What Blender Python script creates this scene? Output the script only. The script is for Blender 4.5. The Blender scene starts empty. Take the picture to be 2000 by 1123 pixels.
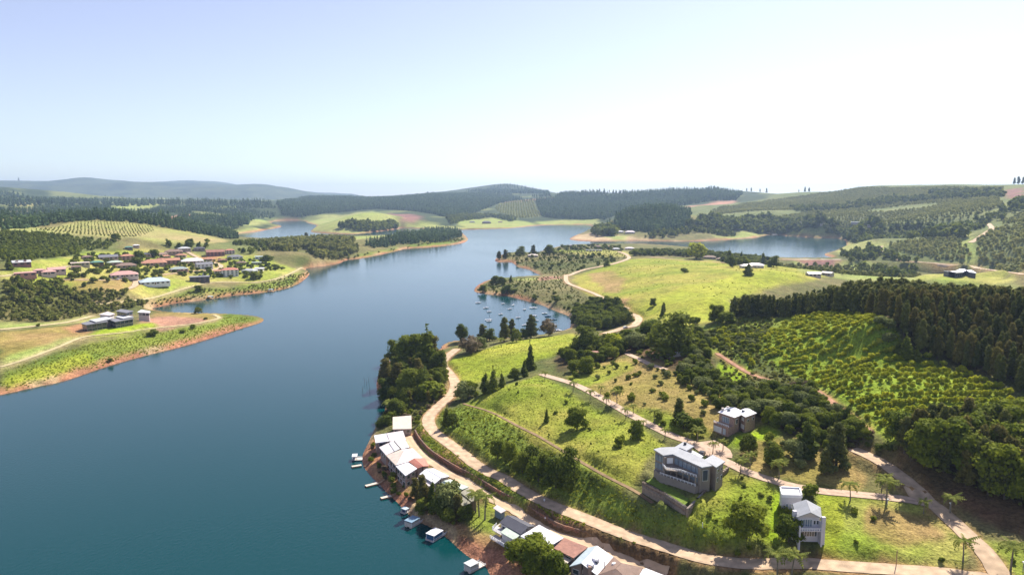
import bpy, bmesh, math, random
import numpy as np
from mathutils import Vector, Matrix
R = math.radians
rng = np.random.default_rng(7); random.seed(7)
scene = bpy.context.scene
COL = scene.collection
# ---------------------------------------------------------------- camera
H, F, CX, CY = 85.0, 1333.0, 1000.0, 561.5          # metres above the lake; focal length in photo pixels (2000 wide)
PITCH = math.atan((CY - 388.0) / F)
cd = bpy.data.cameras.new('camera'); cam = bpy.data.objects.new('camera', cd); COL.objects.link(cam)
cd.sensor_width = 36.0; cd.lens = 36.0 * F / 2000.0; cd.clip_start = 1.0; cd.clip_end = 60000.0
cam.location = (0, 0, H); cam.rotation_euler = (math.pi / 2 - PITCH, 0, 0)
scene.camera = cam
# ---------------------------------------------------------------- light
SUN_AZ, SUN_EL = 34.0, 46.0                          # degrees clockwise from +Y, above the horizon
W = bpy.data.worlds.new('World'); scene.world = W; W.use_nodes = True
wn = W.node_tree.nodes; wl = W.node_tree.links; wn.clear()
sky = wn.new('ShaderNodeTexSky'); sky.sky_type = 'NISHITA'; sky.sun_disc = False
sky.sun_elevation = R(SUN_EL); sky.sun_rotation = R(SUN_AZ)
sky.altitude = 900; sky.air_density = 1.0; sky.dust_density = 1.0; sky.ozone_density = 2.2
bg = wn.new('ShaderNodeBackground'); bg.inputs['Strength'].default_value = 0.100
wo = wn.new('ShaderNodeOutputWorld')
hs = wn.new('ShaderNodeHueSaturation'); hs.inputs['Saturation'].default_value = .74; hs.inputs['Hue'].default_value = .522; wl.new(sky.outputs[0], hs.inputs['Color']); wl.new(hs.outputs[0], bg.inputs[0]); wl.new(bg.outputs[0], wo.inputs[0])
sd = bpy.data.lights.new('sun', 'SUN'); sd.energy = 5.0; sd.angle = R(0.53); sd.color = (1.0, 0.93, 0.82)
sun = bpy.data.objects.new('sun', sd); COL.objects.link(sun)
sv = Vector((math.sin(R(SUN_AZ)) * math.cos(R(SUN_EL)), math.cos(R(SUN_AZ)) * math.cos(R(SUN_EL)), math.sin(R(SUN_EL))))
sun.rotation_euler = sv.to_track_quat('Z', 'Y').to_euler(); sun.location = (200, 200, 400)
scene.view_settings.view_transform = 'Standard'; scene.view_settings.look = 'None'
scene.view_settings.exposure = 0.78; scene.view_settings.gamma = 1.0
scene.view_settings.use_curve_mapping = False
scene.cycles.max_bounces = 6; scene.cycles.diffuse_bounces = 2; scene.cycles.glossy_bounces = 2
scene.cycles.transmission_bounces = 3; scene.cycles.volume_bounces = 0; scene.cycles.transparent_max_bounces = 8
# ---------------------------------------------------------------- ray helpers (photo pixel -> direction from the camera)
def ray(u, v):
    a = (np.asarray(u, float) - CX) / F; b = (CY - np.asarray(v, float)) / F
    c, s = math.cos(PITCH), math.sin(PITCH)
    x = a; y = c + b * s; z = -s + b * c
    h = np.sqrt(x * x + y * y)
    return np.arctan2(x, y), z / h                   # azimuth, slope (dz per metre of ground distance)
# ---------------------------------------------------------------- material helper
def mat(name, rgb, rough=0.8, metal=0.0, spec=0.3, noise=0.0, nscale=8.0, bump=0.0, emit=None, island=False):
    m = bpy.data.materials.new(name); m.use_nodes = True
    nt = m.node_tree; n = nt.nodes; l = nt.links; p = n['Principled BSDF']
    p.inputs['Roughness'].default_value = rough; p.inputs['Metallic'].default_value = metal
    p.inputs['Specular IOR Level'].default_value = spec
    p.inputs['Base Color'].default_value = (*rgb, 1)
    if noise or bump:
        tc = n.new('ShaderNodeTexCoord'); nz = n.new('ShaderNodeTexNoise')
        nz.inputs['Scale'].default_value = nscale; nz.inputs['Detail'].default_value = 6
        l.new(tc.outputs['Object'], nz.inputs['Vector'])
        if noise:
            mr = n.new('ShaderNodeMapRange'); mr.inputs['To Min'].default_value = 1 - noise; mr.inputs['To Max'].default_value = 1 + noise
            mr.inputs['From Min'].default_value = .3; mr.inputs['From Max'].default_value = .7
            l.new(nz.outputs['Fac'], mr.inputs['Value'])
            mx = n.new('ShaderNodeVectorMath'); mx.operation = 'SCALE'; mx.inputs[0].default_value = rgb
            l.new(mr.outputs[0], mx.inputs['Scale']); l.new(mx.outputs[0], p.inputs['Base Color'])
        if bump:
            bp = n.new('ShaderNodeBump'); bp.inputs['Strength'].default_value = bump; bp.inputs['Distance'].default_value = .05
            l.new(nz.outputs['Fac'], bp.inputs['Height']); l.new(bp.outputs[0], p.inputs['Normal'])
    return m
def tag(o, label=None, cat=None, group=None, kind=None):
    if label: o['label'] = label
    if cat: o['category'] = cat
    if group: o['group'] = group
    if kind: o['kind'] = kind
    return o
# ---------------------------------------------------------------- lake outline (photo pixels, lying on z = 0)
LAKE = [(-500,850),(0,772),(60,757),(110,748),(150,736),(200,718),(250,703),(300,690),(350,678),(400,664),(440,651),(480,638),(510,630),(517,624),(505,619),(470,616),(430,614),(380,613),(330,611),(297,606),(296,601),(312,599),(340,592),(400,586),(450,577),(500,573),(550,566),(580,556),(600,542),(605,533),(592,524),(625,521),(667,514),(672,508),(697,506),(725,501),(750,496),(775,490),(795,485),(825,484),(862,481),(900,476),(915,470),(910,461),(897,452),(860,452),(800,456),(740,461),(685,461),(650,463),(575,466),(500,468),(457,468),(457,457),(500,453),(525,448),(557,442),(525,437),(537,431.5),(595,430.5),(600,436),(622,440),(610,449),(605,454),(640,456),(682,458),(700,457),(775,448),(785,445),(800,446),(830,447),(870,448),(912,449),(950,447.5),(1000,446),(1047,440.5),(1100,439),(1150,439),(1158,443),(1150,450),(1137,456),(1107,467),(1130,471),(1212,471),(1250,470),(1287,471),(1337,472),(1375,471),(1425,468),(1475,465),(1497,459),(1515,459),(1550,462),(1600,465),(1650,466),(1655,478),(1648,487),(1600,497),(1640,505),(1530,505),(1500,503),(1450,500),(1400,493),(1350,484),(1300,480),(1250,477),(1200,477),(1150,478),(1115,479),(1085,483),(1062,490),(1045,495),(1020,493),(985,495),(968,505),(967,512),(985,511),(1002,512),(1010,522),(1032,525),(1050,535),(1060,539),(1045,540),(1025,541),(1000,543),(960,546),(935,555),(925,567),(930,571),(962,576),(990,577),(1027,587),(1055,594),(1082,606),(1107,615),(1116,621),(1117,632),(1112,646),(1052,657),(1015,660),(957,664),(927,667),(890,667),(865,672),(860,685),(820,695),(780,700),(750,710),(738,735),(735,760),(747,772),(755,785),(752,805),(740,825),(732,838),(718,869),(707,890),(709,909),(723,927),(741,944),(755,961),(775,978),(790,995),(812,1018),(835,1024),(876,1050),(893,1068),(920,1090),(948,1100),(957,1122),(985,1170),(1010,1300),(400,1400),(-500,1400)]
def pw0(u, v, z=0.0):
    az, s = ray(u, v); r = (z - H) / s
    return r * math.sin(az), r * math.cos(az)
lake_xy = np.array([pw0(u, v) for u, v in LAKE])
# smooth the outline a little (Chaikin) so bays and points are round
def chaikin(p, n=2):
    for _ in range(n):
        q = np.roll(p, -1, 0); p = np.stack([p * .75 + q * .25, p * .25 + q * .75], 1).reshape(-1, 2)
    return p
lake_xy = chaikin(lake_xy, 2)
def inside(poly, X, Y):
    c = np.zeros(X.shape, bool)
    x0, y0 = poly[:, 0], poly[:, 1]; x1, y1 = np.roll(x0, -1), np.roll(y0, -1)
    for i in range(len(poly)):
        if y0[i] == y1[i]: continue
        m = ((y0[i] > Y) != (y1[i] > Y))
        t = x0[i] + (Y - y0[i]) * (x1[i] - x0[i]) / (y1[i] - y0[i])
        c ^= m & (X < t)
    return c
def dist_poly(poly, X, Y, closed=True):
    """distance to a polyline, with a coarse bound in log-polar space to keep it quick"""
    d2 = np.full(X.shape, 1e12)
    q = np.roll(poly, -1, 0) if closed else poly[1:]
    p = poly if closed else poly[:-1]
    for (ax, ay), (bx, by) in zip(p, q):
        dx, dy = bx - ax, by - ay; L = dx * dx + dy * dy + 1e-9
        t = np.clip(((X - ax) * dx + (Y - ay) * dy) / L, 0, 1)
        e = (X - ax - t * dx) ** 2 + (Y - ay - t * dy) ** 2
        np.minimum(d2, e, out=d2)
    return np.sqrt(d2)
# ---------------------------------------------------------------- height control points
ZP = """780,830,3;760,875,3;800,905,3.5;850,945,3.5;900,980,3.5;1000,1045,4;1100,1090,4.5;1200,1130,5;1350,1220,6
870,690,5;885,740,6;880,780,6.6;842,830,7;880,880,7.2;956,923,6.5;1027,962,6.5;1080,988,6.5;1212,1041,6.8;1300,1069,7.6;1400,1092,9.4;1250,1015,10.5;1150,970,10;1080,935,10;1600,1110,12.8;1500,1101,11.2;1800,1115,15;1950,1123,16
800,858,4;824,889,4.1;879,926,4.2;963,977,4.2;1045,1025,4.3;1203,1090,5;1110,1053,4.6
1000,820,13;1100,800,18;1000,760,17;950,800,10;1150,900,18;1230,940,17;1300,1005,14;1350,1035,13.5;1250,850,22;1450,1060,14.5
1060,735,18;1120,750,20;1200,800,21;1300,850,22;1350,870,22;1420,910,21;1500,940,20.5;1600,965,20;1750,975,20;1850,1000,20;1900,1060,19
1345,960,19;1430,850,24;1575,1040,15.5;1660,870,26;1730,910,24;1800,960,22;1700,1060,17
1250,760,25;1350,790,27;1430,720,29;1230,690,24;1320,700,29;1590,760,30;1700,840,30;1760,890,28
1000,690,10;1080,665,9;950,700,8;900,700,6;1100,690,16;800,720,5;780,760,6;840,770,7;1160,680,19
1500,650,35;1600,620,40;1700,640,45;1800,720,40;1900,800,35;1700,740,38;2000,860,31;1650,700,38;1900,700,43;2000,740,41;1800,900,28;1900,900,28;2000,1000,22
1450,620,33;1700,590,44;1850,610,46;2000,640,48
1880,550,-3;1550,525,-3;1620,525,-4;1700,545,-5;1990,560,-2;1950,530,-1;1750,530,-3;1700,520,-2;1680,500,3;1720,490,8;1800,500,8;1800,470,11
1150,560,7;1150,640,8;1200,540,12;1250,570,17;1350,560,22;1450,540,23;1300,520,18;1400,520,20;1500,530,23;1560,540,20;1480,517,20;1120,545,6;1200,600,15;1300,620,22;1230,630,12;1130,575,6;1400,580,26;1350,610,26
1165,575,7;1245,625,11;1225,645,11;1050,570,6;1000,560,4;1080,590,5;1050,510,6;1100,500,6;1150,500,6;1200,488,6;1300,495,8;1400,503,9;1010,503,4;1100,520,8;1230,505,9
480,530,10;540,535,8;580,535,4;450,505,14;350,500,17;250,500,22;300,540,14;400,545,9;250,570,12;200,550,18;100,510,32;0,510,35;0,550,26;100,560,18;100,600,8;0,620,8;200,590,8;350,575,7;420,570,5
0,700,7;100,680,7;200,655,7;300,640,6;400,630,4;0,655,9;150,640,8;0,740,3;-300,600,14;-300,700,8;-300,520,34
700,475,13;800,465,10;850,460,7;750,470,9;650,468,5;600,500,13;550,490,12;500,475,10;700,490,6
1500,1260,15;2000,1260,16;2400,1100,18;2400,800,36;2400,650,48;1700,1250,16
1200,465,4;1300,465,4;1400,462,6;1450,455,8;600,448,4;700,450,10;500,445,6"""
DP = """0,460,900;0,440,1080;120,425,1250;240,420,1350;350,438,1330;240,440,1200;240,460,1050;100,440,1150;100,470,900;300,470,950;400,475,1000;450,462,1350;-300,450,1000;-300,425,1300
1700,470,1250;1700,440,1500;1700,410,1900;1700,385,2300;1700,362,2700;1850,470,1150;1850,430,1450;1850,400,1800;1850,375,2200;1850,360,2550
2000,520,760;2000,470,1000;2000,430,1300;2000,400,1500;2000,378,1800;2000,364,2100;2350,470,900;2350,380,2000;2350,520,600
1600,455,1350;1600,430,1700;1600,400,2200;1600,385,2700;1600,376,2950;1500,385,3200;1550,380,3100;1650,370,2800;1750,361,2650;1800,363,2500;1900,360,2400;1950,363,2200
1290,430,1650;1290,412,1780;1200,425,2250;1230,418,1720;1350,425,1700;1100,425,2500;1100,402,3000;1100,380,3700;1200,400,2900;1200,378,3600;1400,430,1800;1400,400,2400;1400,382,3000;1400,371,3500;1300,372,3500;1300,395,2900;1150,377,3700;1250,376,3600;1450,377,3400;1500,440,1550;1500,410,2000
900,438,2200;900,420,2700;900,400,3300;900,385,4000;1000,432,2400;1000,412,2900;1000,392,3600;960,425,2550;780,425,2350;820,418,2600
990,360,5500;940,368,5300;1040,368,5400;1070,375,5000;900,374,5200;860,378,4900;760,384,4600;700,386,4300
720,418,2030;760,422,2080;680,428,1950;700,440,1800;770,438,2000;640,442,1850;600,450,1750
560,415,2900;560,400,3400;560,391,4000;650,400,3300;650,388,4200;750,400,3300
480,440,1950;450,425,2300;400,415,2600;350,408,2800;250,405,3000;100,410,2500;0,410,2300;0,390,3500;100,386,4300;200,390,4200;300,391,4300;400,393,4300;500,394,4400;0,366,4500;60,374,4900;380,436,1950;420,448,1800
50,358,9000;100,358,9000;130,351,9000;160,346,9000;200,351,9000;250,359,9000;300,358,9200;370,359,9500;440,362,9500;480,364,8600;520,361,8400;560,368,8300;600,376,8200;650,385,9000;-300,362,9000;-100,360,9000
380,357,11500;430,359,11500"""
AP = """100,1750,22;240,1850,18;350,1950,14;0,1500,26;-300,1800,30;720,2400,5;680,2400,4;1290,2100,22;0,5600,90;200,6500,60;400,6500,60;600,6500,50;990,7500,60;840,7000,50;700,6500,50;1200,5500,60;1400,5000,60;1600,4200,60;1800,3800,60;2000,3500,50;2350,3500,60;-300,6000,90
1700,420,-5;1850,420,20;2000,400,30;1780,560,-4;1900,560,-4;2000,600,-4;1600,380,10;1550,440,2;2350,450,30
0,12500,80;300,13000,80;600,12500,60;1000,13000,50;1400,12500,50;1800,12500,50;-300,13000,80;2350,12500,60
850,1750,2;750,1650,2;650,1550,2"""
cp = []
for t in ZP.replace('\n', ';').split(';'):
    u, v, z = map(float, t.split(','))
    if v > 585 and u > 1000 and z > 7: z = 7 + (z - 7) * (.86 if v <= 640 and u > 1400 else .72)
    az, s = ray(u, v); cp.append((az, (z - H) / s, z))
for t in DP.replace('\n', ';').split(';'):
    u, v, d = map(float, t.split(',')); az, s = ray(u, v); cp.append((az, d, H + s * d))
for t in AP.replace('\n', ';').split(';'):
    u, d, z = map(float, t.split(',')); az, s = ray(u, 400); cp.append((az, d, z))
cp = np.array(cp)
# shore samples keep the land low at the water's edge
sh = lake_xy[::3]; sr = np.hypot(sh[:, 0], sh[:, 1]); sa = np.arctan2(sh[:, 0], sh[:, 1])
shp = np.stack([sa, sr, np.full(len(sr), 1.0)], 1); shp = shp[(np.abs(sa) < .9)]
cp = np.concatenate([cp, shp])
CA, CL, CZ = cp[:, 0], np.log(cp[:, 1]), cp[:, 2]
def kern(d2): return -np.sqrt(d2 + 0.02 ** 2)
D2 = (CA[:, None] - CA[None]) ** 2 + (CL[:, None] - CL[None]) ** 2
n = len(CA); A = np.zeros((n + 1, n + 1)); A[:n, :n] = kern(D2) + np.eye(n) * 0.0005; A[:n, n] = 1; A[n, :n] = 1
wts = np.linalg.solve(A, np.concatenate([CZ, [0]]))
# ---------------------------------------------------------------- the log-polar grid
AZ0, AZ1, NA = R(-50), R(50), 620
R0, R1, NR = 62.0, 14500.0, 700
az_g = np.linspace(AZ0, AZ1, NA); ln_g = np.linspace(math.log(R0), math.log(R1), NR)
GA, GL = np.meshgrid(az_g, ln_g)                     # [row = distance, column = azimuth]
GR = np.exp(GL); GX = GR * np.sin(GA); GY = GR * np.cos(GA)
def rbf(a, l):
    out = np.empty(a.size); a = a.ravel(); l = l.ravel()
    for i in range(0, a.size, 20000):
        d = (a[i:i + 20000, None] - CA[None]) ** 2 + (l[i:i + 20000, None] - CL[None]) ** 2
        out[i:i + 20000] = kern(d) @ wts[:-1] + wts[-1]
    return out
HZ = rbf(GA, GL).reshape(GA.shape)
def vnoise(X, Y, s, seed):
    x = X / s; y = Y / s; xi = np.floor(x).astype(np.int64); yi = np.floor(y).astype(np.int64)
    fx = x - xi; fy = y - yi; fx = fx * fx * (3 - 2 * fx); fy = fy * fy * (3 - 2 * fy)
    def h(i, j):
        k = (i * 374761393 + j * 668265263 + seed * 982451653) & 0x7fffffff
        k = ((k ^ (k >> 13)) * 1274126177) & 0x7fffffff
        return ((k ^ (k >> 16)) & 0xffff) / 65535.0
    return (h(xi, yi) * (1 - fx) + h(xi + 1, yi) * fx) * (1 - fy) + (h(xi, yi + 1) * (1 - fx) + h(xi + 1, yi + 1) * fx) * fy - .5
water = inside(lake_xy, GX, GY)
SD = dist_poly(lake_xy, GX, GY)                       # metres to the shoreline
far = np.clip((GR - 900) / 2500, 0, 1)
grow = np.clip(SD / 40, 0, 1)
nz_ = vnoise(GX, GY, 55, 1) * 1.6 + vnoise(GX, GY, 17, 2) * .5 + vnoise(GX, GY, 6, 3) * .18
nz_ += far * (vnoise(GX, GY, 420, 4) * 22 + vnoise(GX, GY, 160, 5) * 8)
nz_ += np.clip((GR - 5500) / 2000, 0, 1) * (vnoise(GX, GY, 1500, 8) * 35 + vnoise(GX, GY, 500, 9) * 50)
HZ = HZ + nz_ * grow
bank = np.minimum(SD * .32, 1.9 + SD * .01)
dam_valley = (HZ < 1) & (GR < 1010) & (GA > R(17)) & (SD > 5) & ~water
land = np.minimum(np.maximum(HZ, bank + vnoise(GX, GY, 5, 11) * .3 * np.clip(SD / 4, 0, 1)), SD * .8)
land = np.where(dam_valley, 1.4 + (HZ - 1.4) * np.clip((SD - 5) / 70, 0, 1), land)
HZ = np.where(water, -np.minimum(SD * .3, 6), land)
def hz(az, r, grid=None):
    g = HZ if grid is None else grid
    i = np.clip((np.log(np.maximum(r, R0)) - ln_g[0]) / (ln_g[1] - ln_g[0]), 0, NR - 1.001)
    j = np.clip((az - az_g[0]) / (az_g[1] - az_g[0]), 0, NA - 1.001)
    i0 = np.floor(i).astype(int); j0 = np.floor(j).astype(int); fi = i - i0; fj = j - j0
    return (g[i0, j0] * (1 - fj) + g[i0, j0 + 1] * fj) * (1 - fi) + (g[i0 + 1, j0] * (1 - fj) + g[i0 + 1, j0 + 1] * fj) * fi
def zat(x, y): return hz(np.arctan2(x, y), np.hypot(x, y))
_RR = np.exp(np.linspace(math.log(R0), math.log(R1), 2600))
def hit(u, v):
    """first ground point seen at a photo pixel -> x, y, z"""
    az, s = ray(u, v); g = hz(np.full(_RR.shape, float(az)), _RR); g = np.maximum(g, 0); d = g - (H + s * _RR)
    k = np.argmax(d > 0)
    if d[k] <= 0: k = len(_RR) - 1
    if k > 0:
        t = d[k - 1] / (d[k - 1] - d[k] + 1e-9); r = _RR[k - 1] + (_RR[k] - _RR[k - 1]) * np.clip(t, 0, 1)
    else: r = _RR[0]
    return r * math.sin(az), r * math.cos(az), max(0.0, float(hz(np.array([az]), np.array([r]))[0]))
# ---------------------------------------------------------------- roads, tracks, benches and pads pressed into the ground
def catmull(P, step):
    P = np.asarray(P, float); Q = np.vstack([2 * P[0] - P[1], P, 2 * P[-1] - P[-2]]); out = []
    for i in range(1, len(Q) - 2):
        p0, p1, p2, p3 = Q[i - 1:i + 3]; n = max(2, int(np.linalg.norm(p2[:2] - p1[:2]) / step))
        for k in range(n):
            t = k / n
            out.append(.5 * (2 * p1 + (p2 - p0) * t + (2 * p0 - 5 * p1 + 4 * p2 - p3) * t * t + (3 * p1 - p0 - 3 * p2 + p3) * t ** 3))
    out.append(P[-1]); return np.array(out)
def line_from_px(s, step=2.0, zs=None):
    pts = [tuple(map(float, t.split(','))) for t in s.split()]
    w = [hit(u, v) for u, v in pts] if zs is None else [(*pw0(u, v, z), z) for (u, v), z in zip(pts, zs)]
    return catmull(w, step)
def smooth(z, k=7):
    zz = np.pad(z, k, mode='edge'); ker = np.hanning(2 * k + 3)[1:-1]; ker /= ker.sum(); return np.convolve(zz, ker, 'valid')
def press(L, half, blend, dz=0.0):
    """level the grid to the line's own height inside `half`, easing back over `blend`"""
    rr = np.hypot(L[:, 0], L[:, 1]); aa = np.arctan2(L[:, 0], L[:, 1]); mg = half + blend + 2
    m = (GR > rr.min() - mg) & (GR < rr.max() + mg) & (GA > aa.min() - mg / rr.min()) & (GA < aa.max() + mg / rr.min())
    X, Y = GX[m], GY[m]; best = np.full(X.shape, 1e12); bz = np.zeros(X.shape)
    for p, q in zip(L[:-1], L[1:]):
        dx, dy = q[0] - p[0], q[1] - p[1]; LL = dx * dx + dy * dy + 1e-9
        t = np.clip(((X - p[0]) * dx + (Y - p[1]) * dy) / LL, 0, 1)
        e = (X - p[0] - t * dx) ** 2 + (Y - p[1] - t * dy) ** 2; k = e < best
        best[k] = e[k]; bz[k] = (p[2] + (q[2] - p[2]) * t)[k]
    d = np.sqrt(best); w = np.clip(1 - (d - half) / blend, 0, 1); w = w * w * (3 - 2 * w)
    w = w * np.where(SD[m] > 1.5, 1, 0) * ~water[m]
    HZ[m] = HZ[m] * (1 - w) + (bz + dz) * w
ROADS = [  # name, label, centreline in the photo, width, surface, category
 ('road', 'pale concrete road curving along the lake shore above the boathouses and past the bottom houses', "892,682 868,703 866,716 876,727 888,746 885,766 872,780 850,800 838,815 839,832 853,849 876,866 899,883 927,906 956,923 985,935 1027,962 1080,988 1146,1014 1212,1041 1300,1069 1380,1092 1470,1101 1560,1100 1680,1108 1800,1116 1870,1122 1960,1140", 4.4, 'concrete'),
 ('road', None, "1955,1130 1930,1085 1895,1050 1850,1010 1800,965 1760,930 1715,900 1665,876", 4.0, 'concrete'),
 ('driveway', None, "1822,985 1760,975 1680,968 1600,958 1530,945 1460,922 1400,895 1352,868 1300,845 1235,812 1170,775 1120,750 1058,732", 3.6, 'paving'),
 ('track', None, "1105,538 1108,552 1130,562 1165,576 1195,592 1225,603", 4.2, 'dust'),
 ('track', None, "1232,612 1247,622 1240,634 1215,643 1180,652", 4.5, 'dust'),
 ('track', None, "1108,540 1140,528 1200,515 1228,505 1222,497 1208,492", 5.0, 'dust'),
 ('track', None, "1270,502 1330,508 1400,512 1445,517", 3.0, 'dust'),
 ('track', None, "794,846 804,866 824,889 847,906 879,926 907,940 963,976 997,993 1045,1023 1080,1043 1113,1053 1157,1067 1203,1090 1256,1109 1300,1125", 3.2, 'dust'),
 ('footpath', None, "905,790 950,802 1000,825 1060,858 1120,893 1180,928 1240,958 1275,985", 1.15, 'brown'),
 ('footpath', None, "1590,760 1625,785 1660,812 1700,845", 2.2, 'redsoil'),
 ('footpath', None, "1400,690 1460,728 1500,742", 2.0, 'redsoil'),
 ('footpath', None, "0,718 50,702 110,680 165,658 230,652 300,642 345,637 380,633 405,628 428,622 418,615", 2.6, 'sand'),
 ('track', None, "0,644 60,638 130,630 180,618", 5.0, 'sand'),
 ('footpath', None, "185,595 240,590 300,582 350,567 420,552 500,552 555,540 590,523", 3.2, 'sand'),
 ('track', None, "0,540 40,536 90,528 150,518 190,514", 8.0, 'sand'),
 ('track', None, "120,545 200,548 260,545 262,560 240,568", 5.0, 'dust'),
 ('track', None, "310,538 370,531 420,527 430,518 390,505 365,492", 4.5, 'dust'),
 ('track', None, "1760,510 1840,516 1910,524 2000,536", 7.0, 'dust'),
 ('track', None, "1722,480 1716,488 1728,496 1745,503 1760,510", 6.0, 'dust'),
 ('track', None, "1895,476 1925,456 1937,447 1930,437", 7.0, 'dust'),
 ('driveway', None, "1222,690 1245,700 1270,712 1300,722", 3.0, 'paving'),
 ('parking_court', None, "1375,862 1400,880 1402,893", 7.5, 'paving'),
 ('dam_crest', None, "1528,507 1585,507 1642,507", 6.0, 'dust'),
]
RL = []
for rd in ROADS:
    zs = {0: [4.5, 5, 5.3, 5.6, 6, 6.3, 6.5, 6.6, 6.6, 6.6, 6.6, 6.5, 6.5, 6.5, 6.5, 6.5, 6.5, 6.5, 6.6, 6.9, 7.5, 8.4, 9.4, 10.3, 11.3, 12.3, 12.8, 13.2],
          7: [4.2, 4.1, 4.1, 4.1, 4.1, 4.1, 4.0, 4.0, 4.0, 4.0, 4.0, 4.0, 4.1, 4.2, 4.4]}.get(len(RL))
    L = line_from_px(rd[2], 1.5 if rd[3] < 5 else 3.0, zs); L[:, 2] = smooth(L[:, 2], 9 if len(L) > 30 else 3)
    if rd[0] == 'dam_crest': L[:, 2] = 1.6
    RL.append(L)
track = RL[7]                                         # service track behind the boathouses, with its cut bank
T = np.gradient(track[:, :2], axis=0); T /= np.linalg.norm(T, axis=1)[:, None]
NRM = np.stack([T[:, 1], -T[:, 0]], 1)
if zat(*(track[40, :2] + NRM[40] * 8)) < zat(*(track[40, :2] - NRM[40] * 8)): NRM = -NRM
bench = track.copy(); bench[:, :2] += NRM * 4.0; bench[:, 2] += 1.6; bench = bench[4:]
press(bench, .6, 1.4)
press(track, 2.0, 1.0)
wall_line = track.copy(); wall_line[:, :2] += NRM * 2.7
def pad(u, v, rad, blend=3.0, dz=0.0, z=None):
    x, y, zz = hit(u, v); zz = (zz if z is None else z) + dz
    d = np.hypot(GX - x, GY - y); w = np.clip(1 - (d - rad) / blend, 0, 1) * ~water * np.clip((SD - 1) / 2, 0, 1)
    HZ[:] = HZ * (1 - w) + zz * w
    return x, y, zz
pad(1340, 948, 8.5, 3); pad(1440, 848, 7, 4); pad(1575, 1045, 4.5, 2.5); pad(215, 640, 24, 6); pad(1880, 542, 30, 10); pad(1470, 523, 12, 6)
wl0 = line_from_px("1246,951 1297,977 1338,1003", 1.5, [13.0, 13.2, 13.4]); press(wl0, 1.3, 1.5)
for i, (rd, L) in enumerate(zip(ROADS, RL)):
    if i != 7: press(L, rd[3] / 2 + .4, 2.2 if rd[3] < 5 else 6.0)
# ---------------------------------------------------------------- land cover
P_ = {}
def poly(s): return [tuple(map(float, t.split(','))) for t in s.split()]
def world(pl):
    q = [hit(u, v) for u, v in pl]; return np.array([(x, y) for x, y, z in q])
jx = (vnoise(GX, GY, 3, 25) * 2.5 + vnoise(GX, GY, 9, 21) * 4 + vnoise(GX, GY, 40, 22) * 6) * np.clip(GR / 500, .35, 6)
jy = (vnoise(GX, GY, 3, 26) * 2.5 + vnoise(GX, GY, 9, 23) * 4 + vnoise(GX, GY, 40, 24) * 6) * np.clip(GR / 500, .35, 6)
JX, JY = GX + jx, GY + jy
def mask(pl, jitter=True):
    p = world(pl) if not isinstance(pl, np.ndarray) else pl
    lo, hi = p.min(0) - 20, p.max(0) + 20; X, Y = (JX, JY) if jitter else (GX, GY)
    m = (X > lo[0]) & (X < hi[0]) & (Y > lo[1]) & (Y < hi[1]); out = np.zeros(X.shape, bool)
    out[m] = inside(p, X[m], Y[m]); return out
n1 = vnoise(GX, GY, 34, 31) + .5; n2 = vnoise(GX, GY, 9, 32) + .5; n3 = vnoise(GX, GY, 3.2, 33) + .5; n4 = vnoise(GX, GY, 130, 34) + .5
n1 = np.where(GR > 900, vnoise(GX, GY, 90, 36) + .5, n1)
mixn = np.clip((n1 * .45 + n2 * .35 + n3 * .2 - .5) * 2.2 + .5, 0, 1)[..., None]
C = {'lush': ((.22, .27, .02), (.34, .34, .045)), 'meadow': ((.19, .24, .022), (.34, .30, .06)), 'weeds': ((.10, .15, .02), (.20, .24, .035)),
     'scrub': ((.085, .105, .025), (.20, .17, .07)), 'brown': ((.24, .20, .05), (.36, .24, .10)), 'tan': ((.34, .27, .12), (.27, .28, .08)),
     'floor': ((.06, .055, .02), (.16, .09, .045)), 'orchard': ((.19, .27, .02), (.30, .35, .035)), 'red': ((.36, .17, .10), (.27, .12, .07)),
     'pale': ((.24, .30, .07), (.30, .30, .10)), 'forest': ((.03, .05, .018), (.05, .07, .025)), 'olive': ((.11, .14, .04), (.17, .18, .06)),
     'pink': ((.42, .22, .14), (.30, .17, .12)), 'mauve': ((.20, .10, .09), (.26, .14, .10)), 'villawn': ((.22, .29, .03), (.36, .32, .09)), 'mount': ((.02, .04, .02), (.10, .12, .05)),
     'lawn': ((.22, .32, .012), (.30, .38, .02)), 'sand': ((.45, .34, .20), (.38, .28, .15)), 'earth': ((.42, .21, .11), (.30, .2, .08))}
def lay(m, c):
    a, b = (np.array(t) for t in C[c]); GC[m] = (a * (1 - mixn) + b * mixn)[m]
GC = np.zeros(GX.shape + (3,)); lay(np.ones(GX.shape, bool), 'scrub')
KIND = np.zeros(GX.shape, int)                        # which ground object a vertex belongs to
KN = ['ground', 'meadow', 'lawn', 'orchard_ground', 'field', 'shore', 'distant_hills', 'forest_floor']
fm = GR > 1900; lay(fm, 'forest'); lay((GR > 1900) & (n4 > .73), 'olive')
lay(GR > 5200, 'mount'); KIND[GR > 3900] = 6
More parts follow.
